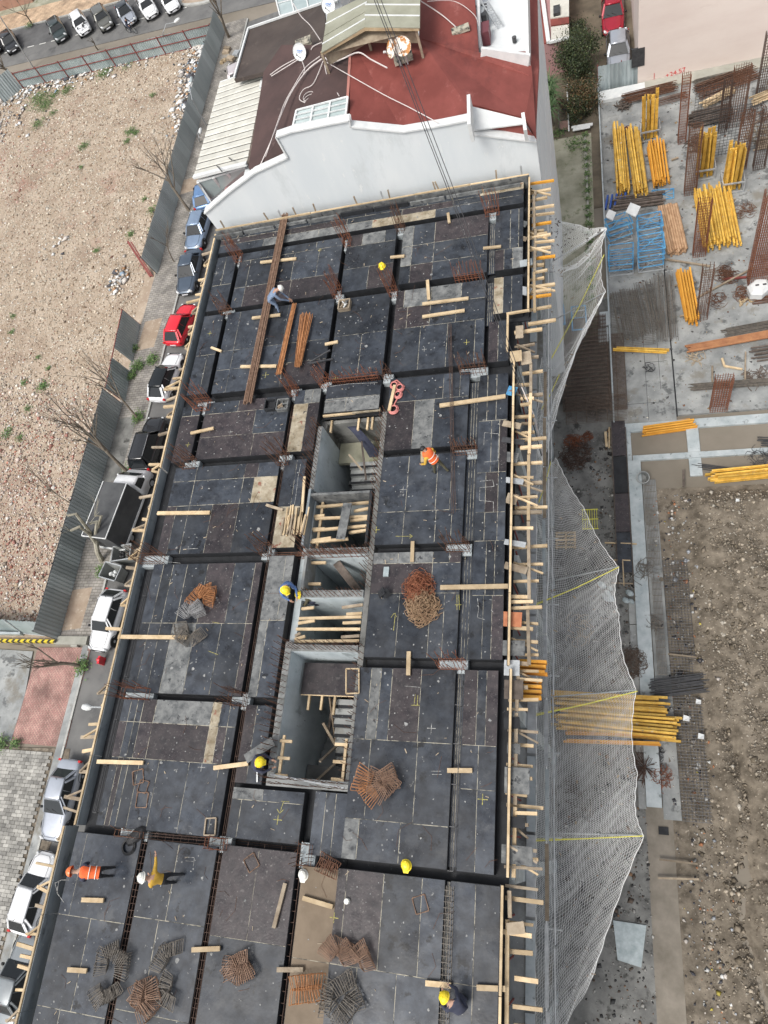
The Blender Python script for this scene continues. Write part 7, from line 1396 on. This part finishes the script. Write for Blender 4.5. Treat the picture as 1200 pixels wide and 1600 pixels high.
# stirrup bundles
def stir(px, n, lab, m_, arc=(0,4), r=.42, sz=(.34,.2), z=ZP, rot=0, grp='stirrup bundles on the deck'):
    """tied stacks of rectangular stirrups, each stack fanned like an accordion"""
    c = D(*px, z); t = thing('stirrup_bundle', c, lab, 'stirrup bundle', grp); span = arc[1]-arc[0]; groups = max(2, n//7); i = 0
    for g_ in range(groups):
        a0 = arc[0]+span*(g_+.5)/groups+random.uniform(-.12,.12); rr = r*random.uniform(.55,1.1); tilt = random.uniform(.35,1.1); sg = random.choice([-1,1]); m = n//groups+2; w_ = sz[0]*random.uniform(.8,1.15); zz_ = random.uniform(0,.12)
        dr = Vector((math.cos(a0+random.uniform(-.35,.35)), math.sin(a0+random.uniform(-.35,.35)), 0)).normalized(); td = Vector((-dr.y,dr.x,0))
        p0 = c+Vector((math.cos(a0)*rr, math.sin(a0)*rr*.8, zz_))
        for k in range(m):
            u = (k/(m-1)-.5); p = p0+td*u*abs(span)*r/groups*1.25; dk = (dr+td*u*.5).normalized(); tl = (Vector((0,0,1))*math.sin(tilt)+td*sg*math.cos(tilt)).normalized(); s = w_*random.uniform(.93,1.07); h_ = sz[1]*random.uniform(.85,1.1)
            q = [p-dk*s/2, p+dk*s/2, p+dk*s/2+tl*h_, p-dk*s/2+tl*h_]; b = MB()
            for e in range(4): b.tube([q[e]+Vector((0,0,.02)), q[(e+1) % 4]+Vector((0,0,.02))], .012, 4)
            b.build('stirrup', m_, t)
stir((318,938),34,'orange bundle of stirrups curving over the grey one',rusto,(2.9,-.3),.5,(.42,.25)); stir((303,960),26,'grey steel stirrups in a curved bundle, upper row',M('bright_grey_bar',(.2,.2,.2),(.3,.3,.3),5,5,.6,rnd=.2),(2.8,.2),.45,(.5,.22)); stir((300,983),26,'grey steel stirrups in a curved bundle, lower row',barg,(3.4,5.6),.5,(.5,.22))
tangle((656,920),DZ+.02,.5,260,'red rusty wire heap, upper half of the pile in the middle of the right deck',rustr,.6,hgt=.5,thick=.009)
tangle((661,948),DZ+.02,.58,300,'brown stirrup heap, lower half of the pile in the middle of the right deck',M('tan_brown_bar',(.2,.12,.07),(.32,.22,.13),5,5,.8),.5,hgt=.5,thick=.014)
stir((600,1224),40,'round bundle of brown stirrups above the yellow helmet',brn,(0,6.0),.35,(.42,.25)); stir((590,1232),14,'loose brown stirrups leaning at the left of the round bundle',rusto,(2.2,4.2),.5,(.5,.15))
for (px, n, lab, m_, arc, r_) in (((178,1505),36,'grey green stirrup bundle, upper at the lower left',barg,(3.4,-.3),.62),((168,1540),30,'grey green stirrup bundle, lower at the lower left',barg,(3.6,6.0),.55),((230,1560),50,'brown fanned stirrup bundle at the lower left',brn,(0,6.1),.45),((375,1510),46,'brown star shaped stirrup bundle on the lower deck',brn,(0,6.1),.4),
    ((273,1500),22,'dim stirrup row beside the central trench, upper',barg,(1.2,3.6),.5),((272,1545),22,'dim stirrup row beside the central trench, lower',barg,(2.6,4.6),.5),((530,1500),30,'pale brown stirrup cone at the bottom, left',brn,(.2,3.0),.5),((565,1505),24,'pale brown stirrup cone at the bottom, right',brn,(0,2.6),.4),((535,1555),50,'large dim stirrup heap at the bottom',barg,(0,6.1),.6),((487,1545),24,'orange brown stirrup heap on the brown strip',rusto,(0,6.1),.3),((511,1350),18,'small wire bundle at the end of the trench',rust,(0,6),.18)): stir(px, int(n*.8), lab, m_, arc, r_*.78, (.42,.22))
for (px, s, rz, lab) in (((216,1214),.42,.25,'upper dark square stirrup on the left sheet'),((224,1229),.36,-.2,'middle small square stirrup on the left sheet'),((222,1250),.44,0,'lower tan square stirrup on the left sheet'),((393,1348),.4,.6,'dark stirrup lying on the lower central sheet'),((657,1413),.4,.3,'thin square stirrup on the lower right sheet')):
    c = D(*px,ZP-.03); b = MB()
    for k in range(2):
        q = [c+Matrix.Rotation(rz+.12*k,3,'Z') @ Vector((dx*s/2,dy*s/2*1.1,.015*k)) for dx, dy in ((-1,-1),(1,-1),(1,1),(-1,1))]
        for i in range(4): b.tube([q[i], q[(i+1) % 4]], .012, 4)
    tag(b.build('square_stirrup', brn), lab, 'stirrup')
# pink hose coils
t = thing('pink_hose', D(628,615), 'pink red hose coiled beside the stairwell with a pale timber', 'hose'); b = MB()
for (px, r) in (((616,602),.16),((625,606),.17),((622,617),.17),((615,640),.2)):
    c = D(*px,ZP); 
    for k in range(3): b.tube([(c.x+r*math.cos(a)*(1-.12*k), c.y+r*math.sin(a)*(1-.12*k), c.z+.03*k) for a in np.linspace(0,6.28,16)], .03, 6)
b.tube([D(612,598,ZP),D(620,594,ZP),D(632,604,ZP),D(626,614,ZP),D(618,628,ZP),D(615,634,ZP)], .03, 6); b.build('hose_coils', pinkh, t, smooth=True)
b = MB(); b.bar(D(617,602,ZP+.12), D(608,642,ZP+.1), .12, .08); tag(b.build('plank', woodl), 'pale timber lying over the pink hose coils', 'plank')
b = MB(); c = D(202,1323,DZ); 
for k in range(2): b.tube([(c.x+.25*math.cos(a)*(1-.15*k), c.y+.25*math.sin(a)*(1-.15*k), DZ+.04+.03*k) for a in np.linspace(0,6.28,16)], .03, 5)
tag(b.build('black_hose_coil', blackp), 'black hose coil on the sheet above the orange vest worker', 'hose'); 
for (px, lab) in (((213,1306),'black crumpled sheet by the dark trench'),): c = D(*px,DZ); b = MB(); b.lathe((c.x,c.y,DZ), [(.45,0),(.35,.1),(.2,.16),(0,.18)], 9, sy=.5); tag(b.build('black_bag', blackp), lab, 'bag')
# lone helmets
def helmet(c, m_, parent=None, r=.145, up=(0,0,1), fwd=(0,-1,0)):
    b = MB(); up = Vector(up).normalized(); b.lathe(c, [(r*1.13,-.01),(r*1.12,.0),(r,.01),(r*.98,r*.35),(r*.8,r*.75),(r*.45,r*1.0),(0,r*1.08)], 16, axis=up, sy=1.12)
    f = Vector(fwd).normalized(); f = (f-up*f.dot(up)).normalized(); s = up.cross(f); cc = Vector(c); b.prism([cc+s*r*.8+f*r*.7, cc+s*r*.5+f*r*1.5, cc-s*r*.5+f*r*1.5, cc-s*r*.8+f*r*.7], .012, -up); b.bar(cc-f*r*.8+up*r*.78, cc+f*r*.8+up*r*.78, .03,.05, up=up)
    return b.build('helmet', m_, parent, smooth=False)
c = D(635,1352,DZ); 
# ================================================================= people
def person(base, yaw, pose, label, shirt, trousers, helm, hand=skin, vest=None, group='workers', sc_=1.0, z=None, hair=None, name='person'):
    """pose: dict of joint positions in metres, person facing +y, feet at z=0"""
    zf = DZ if z is None else z; base = Vector((base[0], base[1], zf)); t = thing(name, base, label, 'person', group)
    R_ = Matrix.Rotation(yaw,3,'Z'); J = {k: base+R_ @ (Vector(v)*sc_) for k, v in pose.items()}
    order = ['pelvis','chest','neck','head']; verts = []; edges = []; rad = []; idx = {}; lab = []
    def av(k, p, r, l): idx[k] = len(verts); verts.append(p); rad.append((r[0]*sc_, r[1]*sc_)); lab.append(l); return idx[k]
    def ae(a, c): edges.append((idx[a], idx[c]))
    av('pelvis', J['pelvis'], (.155,.13), 't'); av('waist', J['pelvis'].lerp(J['chest'],.45), (.15,.115), 's'); av('chest', J['chest'], (.185,.13), 's'); av('neck', J['neck'], (.065,.065), 'k'); hd = J['head']; av('jaw', J['neck'].lerp(hd,.45), (.07,.08), 'k'); av('head', hd, (.09,.105), 'k'); av('crown', hd+(hd-J['neck']).normalized()*.09*sc_, (.07,.08), 'k')
    for a, c in (('pelvis','waist'),('waist','chest'),('chest','neck'),('neck','jaw'),('jaw','head'),('head','crown')): ae(a, c)
    for s in 'lr':
        av('sh'+s, J['sh'+s], (.075,.075), 's'); av('el'+s, J['el'+s], (.055,.055), 's'); av('wr'+s, J['wr'+s], (.036,.032), 's'); ae('chest','sh'+s); ae('sh'+s,'el'+s); ae('el'+s,'wr'+s)
        d = (J['wr'+s]-J['el'+s]).normalized(); sd_ = d.orthogonal().normalized(); pm = J['wr'+s]+d*.075*sc_; av('pm'+s, pm, (.042,.02), 'k'); ae('wr'+s,'pm'+s)
        for k in range(4):
            o = sd_*(k-1.5)*.021*sc_; L = (.065,.078,.082,.07)[k]*sc_; f1 = 'f%d%s' % (k,s); av(f1, pm+o+d*.045*sc_, (.009,.009), 'k'); ae('pm'+s, f1); f2 = 'g%d%s' % (k,s); av(f2, pm+o*1.1+d*(.045*sc_+L*.8)-d.cross(sd_)*.03, (.008,.008), 'k'); ae(f1,f2)
        av('th'+s, J['wr'+s]+d*.03*sc_+sd_*.04*sc_, (.011,.011), 'k'); ae('wr'+s,'th'+s); av('tk'+s, J['wr'+s]+d*.07*sc_+sd_*.065*sc_, (.009,.009), 'k'); ae('th'+s,'tk'+s)
        av('hp'+s, J['hp'+s], (.095,.095), 't'); av('kn'+s, J['kn'+s], (.066,.066), 't'); av('an'+s, J['an'+s], (.045,.045), 't'); fd = (R_ @ Vector((0,1,0))); tx = Vector(pose['toe'+s]) if 'toe'+s in pose else None
        toe = (base+R_ @ (tx*sc_)) if tx is not None else J['an'+s]+fd*.17*sc_-Vector((0,0,.05)); av('hl'+s, J['an'+s]-Vector((0,0,.05))-fd*.03, (.045,.035), 'b'); av('to'+s, toe, (.045,.03), 'b')
        ae('pelvis','hp'+s); ae('hp'+s,'kn'+s); ae('kn'+s,'an'+s); ae('an'+s,'hl'+s); ae('hl'+s,'to'+s)
    me = bpy.data.meshes.new('body'); me.from_pydata([tuple(v-base) for v in verts], edges, []); o = bpy.data.objects.new('tmp', me); COL.objects.link(o)
    md = o.modifiers.new('skin','SKIN'); md.use_smooth_shade = True
    for i, r in enumerate(rad): me.skin_vertices[0].data[i].radius = r; me.skin_vertices[0].data[i].use_root = (i == 0)
    sb = o.modifiers.new('s','SUBSURF'); sb.levels = 1
    dg = bpy.context.evaluated_depsgraph_get(); ev = o.evaluated_get(dg); nm = bpy.data.meshes.new_from_object(ev); bpy.data.objects.remove(o)
    cols = {'s':0,'t':1,'k':2,'b':3}; nm.materials.clear()
    for m_ in (shirt, trousers, skin, blackf): nm.materials.append(m_)
    va = np.array([tuple(v-base) for v in verts]); 
    # classify every face by its nearest bone, so cuffs and collars fall between joints
    ea = np.array([va[a] for a, c in edges]); eb = np.array([va[c] for a, c in edges]); el = [lab[c] if lab[c] in 'kbt' and not (lab[a] == 's' and lab[c] == 'k' and False) else lab[c] for a, c in edges]; dv = eb-ea; dd = (dv**2).sum(1)
    for p in nm.polygons:
        c = np.array(p.center); t_ = np.clip(((c-ea)*dv).sum(1)/dd,0,1); q = ea+dv*t_[:,None]; k = int(((c-q)**2).sum(1).argmin()); p.material_index = cols[el[k]]; p.use_smooth = True
    bo = link('body', nm, base, t)
    # face: nose, eyes, mouth, ears
    up = (J['head']-J['neck']).normalized(); fw = R_ @ Vector(pose.get('look',(0,1,-.25))); fw = (fw-up*fw.dot(up)).normalized(); sd_ = up.cross(fw)
    b = MB(); hc = J['head']; b.lathe(hc+fw*.1*sc_+up*(-.005), [(0,-.02),(.014,-.015),(.012,.01),(0,.03)], 6, axis=up)
    for s in (-1,1): b.lathe(hc+sd_*s*.088*sc_, [(0,-.03),(.014,-.01),(.014,.015),(0,.03)], 6, axis=up)
    b.build('face', skin, t); b = MB()
    for s in (-1,1): b.lathe(hc+fw*.094*sc_+sd_*s*.033*sc_+up*.022, [(0,-.008),(.009,0),(0,.008)], 6, axis=up)
    b.bar(hc+fw*.096*sc_-up*.05-sd_*.02, hc+fw*.096*sc_-up*.05+sd_*.02, .008,.006); b.build('eyes_and_mouth', blackp, t)
    if helm: helmet(hc+up*.055*sc_, helm, t, r=.15, up=up, fwd=fw)
    else: b = MB(); b.lathe(hc-fw*.015, [(.104,-.01),(.112,.04),(.09,.1),(.0,.13)], 12, axis=up); b.build('hair', hair or blackp, t, smooth=True)
    if vest:
        c0, c1 = J['pelvis'], J['chest']; ax = (c1-c0).normalized(); sx_ = (J['shl']-J['shr']).normalized(); fb = ax.cross(sx_); n0 = MB(); prof = [(.17,-.02,.145),(.168,.2,.14),(.195,.38,.15),(.205,.5,.15),(.15,.58,.12),(.085,.6,.08)]; n_ = 16
        for (rx_, h_, ry_) in prof:
            for j in range(n_): a = 2*math.pi*j/n_; n0.v.append(tuple(c0+ax*h_*sc_+sx_*math.cos(a)*rx_*1.08*sc_+fb*math.sin(a)*ry_*1.12*sc_))
        for i in range(len(prof)-1):
            for j in range(n_): a_ = i*n_+j; c_ = i*n_+(j+1) % n_; n0.f.append((a_,c_,c_+n_,a_+n_)); n0.m.append(0)
        n0.build('vest', vest, t, smooth=True)
        n1 = MB(); 
        for h_, k in ((.1,1.12),(.3,1.15)): n1.v += []; pts = [c0+ax*h_*sc_+sx_*math.cos(a)*.178*k*sc_+fb*math.sin(a)*.148*k*1.03*sc_ for a in np.linspace(0,6.2832,17)]; n1.tube(pts, .014, 4)
        n1.build('reflective_strip', helw, t)
    return t
stand = dict(pelvis=(0,0,.95),chest=(0,.02,1.35),neck=(0,.03,1.53),head=(0,.06,1.66),shl=(-.2,0,1.42),shr=(.2,0,1.42),ell=(-.28,-.02,1.13),elr=(.28,-.02,1.13),wrl=(-.27,.12,.9),wrr=(.27,.12,.9),hpl=(-.1,0,.9),hpr=(.1,0,.9),knl=(-.12,.05,.5),knr=(.12,.03,.5),anl=(-.13,0,.09),anr=(.13,-.02,.09))
bend = dict(stand, pelvis=(0,-.12,.9),chest=(0,.28,1.12),neck=(0,.43,1.2),head=(0,.55,1.22),shl=(-.2,.3,1.15),shr=(.2,.3,1.15),ell=(-.27,.42,.88),elr=(.26,.42,.88),wrl=(-.18,.6,.68),wrr=(.16,.62,.7),hpl=(-.1,-.1,.86),hpr=(.1,-.1,.86),knl=(-.13,.02,.48),knr=(.13,.1,.5),anl=(-.14,-.08,.09),anr=(.14,.02,.09),look=(0,.4,-1))
crouch = dict(pelvis=(0,-.15,.42),chest=(0,.12,.75),neck=(0,.24,.87),head=(0,.33,.94),shl=(-.2,.13,.8),shr=(.2,.13,.8),ell=(-.28,.32,.55),elr=(.28,.32,.55),wrl=(-.15,.5,.35),wrr=(.15,.5,.35),hpl=(-.11,-.13,.4),hpr=(.11,-.13,.4),knl=(-.2,.22,.48),knr=(.2,.22,.45),anl=(-.17,-.02,.09),anr=(.17,-.02,.09),look=(0,.5,-1))
w1 = dict(bend); person(D(436,486)[:2], math.radians(-75), dict(bend, wrl=(-.1,.68,.45), wrr=(.12,.7,.5)), 'worker in blue grey overalls and white helmet bending over the long bar bundle', bluef, bluef, helw)
w2 = dict(stand, chest=(0,.15,1.28), neck=(0,.24,1.44), head=(.0,.34,1.53), wrl=(-.34,.35,.95), ell=(-.33,.15,1.1), shl=(-.2,.14,1.36), shr=(.2,.14,1.36), elr=(.26,.12,1.05), wrr=(.2,.3,.9), knr=(.14,-.1,.5), anr=(.15,-.28,.12), anl=(-.12,.15,.09), look=(0,1,-.8))
person(D(688,738)[:2], math.radians(60), w2, 'worker in an orange vest walking across the right sheets with a timber in hand', must, olivef, None, vest=orange)
person(D(457,922)[:2], math.radians(-150), crouch, 'worker in blue with a yellow helmet crouching at the shaft edge', bluef2, bluef, hely)
person(D(480,925)[:2], math.radians(100), dict(crouch), 'worker in the open shaft whose yellow helmet shows above the beam', olivef, navyf, hely, z=15.0)
person(D(410,1196)[:2], math.radians(-85), crouch, 'worker in dark clothes with a yellow helmet kneeling beside the stained board', navyf, navyf, hely)
w5 = dict(stand, chest=(0,.3,1.2), neck=(0,.46,1.28), head=(0,.6,1.33), shl=(-.22,.3,1.23), shr=(.22,.3,1.23), ell=(-.26,.35,.95), elr=(.26,.35,.95), wrl=(-.2,.5,.8), wrr=(.2,.5,.8), pelvis=(0,-.1,.93), hpl=(-.1,-.1,.9), hpr=(.1,-.1,.9), look=(0,.5,-1))
person(D(178,1362)[:2], math.radians(92), w5, 'worker with an orange vest and orange helmet bending over the reinforcement at the left', navyf, blackf, helo, vest=orange)
w6 = dict(stand, chest=(0,.12,1.3), neck=(0,.2,1.46), head=(0,.28,1.58), shl=(-.2,.1,1.38), shr=(.2,.1,1.38), elr=(.42,.18,1.3), wrr=(.6,.28,1.25), ell=(-.25,.25,1.1), wrl=(-.05,.42,1.05), anl=(-.15,.1,.09), anr=(.14,-.15,.09))
person(D(280,1372)[:2], math.radians(85), w6, 'worker in a mustard jacket and white helmet stretching one arm out', must, blackf, helw)
person(D(722,1568)[:2], math.radians(50), dict(crouch), 'worker with a yellow helmet crouching beside pale planks near the bottom', navyf, navyf, hely)
person(D(632,1362)[:2], math.radians(20), dict(stand), 'worker standing in a trench opening with only the yellow helmet clear, lower right', navyf, blackf, hely, z=DZ-1.55) if False else None
def lone(px, m_, lab): c = D(*px,DZ); o = helmet((c.x,c.y,DZ+.015), m_); tag(o, lab, 'helmet')
lone((597,416), hely, 'yellow helmet lying among the starter bars near the top'); lone((635,1352), hely, 'yellow helmet on the lower right sheet'); lone((474,1367), helw, 'white helmet at the edge of the brown strip')
b = MB(); c = D(543,1408,DZ); b.lathe((c.x,c.y,DZ), [(.09,0),(.08,.12),(.0,.14)], 8); tag(b.build('paint_pot', helw), 'small pale pot on the lower deck right of the brown strip', 'pot')
# the cyclist
cy = dict(pelvis=(0,-.22,.98),chest=(0,.05,1.35),neck=(0,.15,1.5),head=(0,.22,1.62),shl=(-.19,.05,1.4),shr=(.19,.05,1.4),ell=(-.26,.22,1.15),elr=(.26,.22,1.15),wrl=(-.25,.36,1.05),wrr=(.25,.36,1.05),hpl=(-.1,-.2,.93),hpr=(.1,-.2,.93),knl=(-.12,.12,.72),knr=(.12,.15,.62),anl=(-.12,-.02,.42),anr=(.12,.0,.25))
person((BIKE.x,BIKE.y), ang_b-math.pi/2, cy, 'cyclist in dark clothes riding along the main road', navyf, navyf, None, group='road users', z=.02)
# ================================================================= hoist ropes of the crane
rp = thing('crane_hoist', D(700,290,24), 'dark steel crane ropes slanting down over the roofs to the deck edge', 'hoist ropes')
for k, (dx, m_) in enumerate(((0,bcable),(4,bcable),(11,bcable))):
    p0, p1, p2 = P(573+dx,-30,25), P(697+dx*.9,290,22), P(812+dx*.7,605,16.6); b = MB(); b.tube([p0,p1,p2], .014, 5); b.build('steel_rope', m_, rp)
for k in range(2):
    b = MB(); p1, p2, p3 = P(808+k*5,600,16.6), P(830+k*5,650,15.4), P(846+k*2,712,12); b.tube([p1,p2,p3], .022, 5); b.build('sling', cable if k else bcable, rp)
b = MB(); b.tube([P(846,712,12),P(850,740,11),P(848,790,10)], .03, 5); b.build('white_sling', netm, rp)
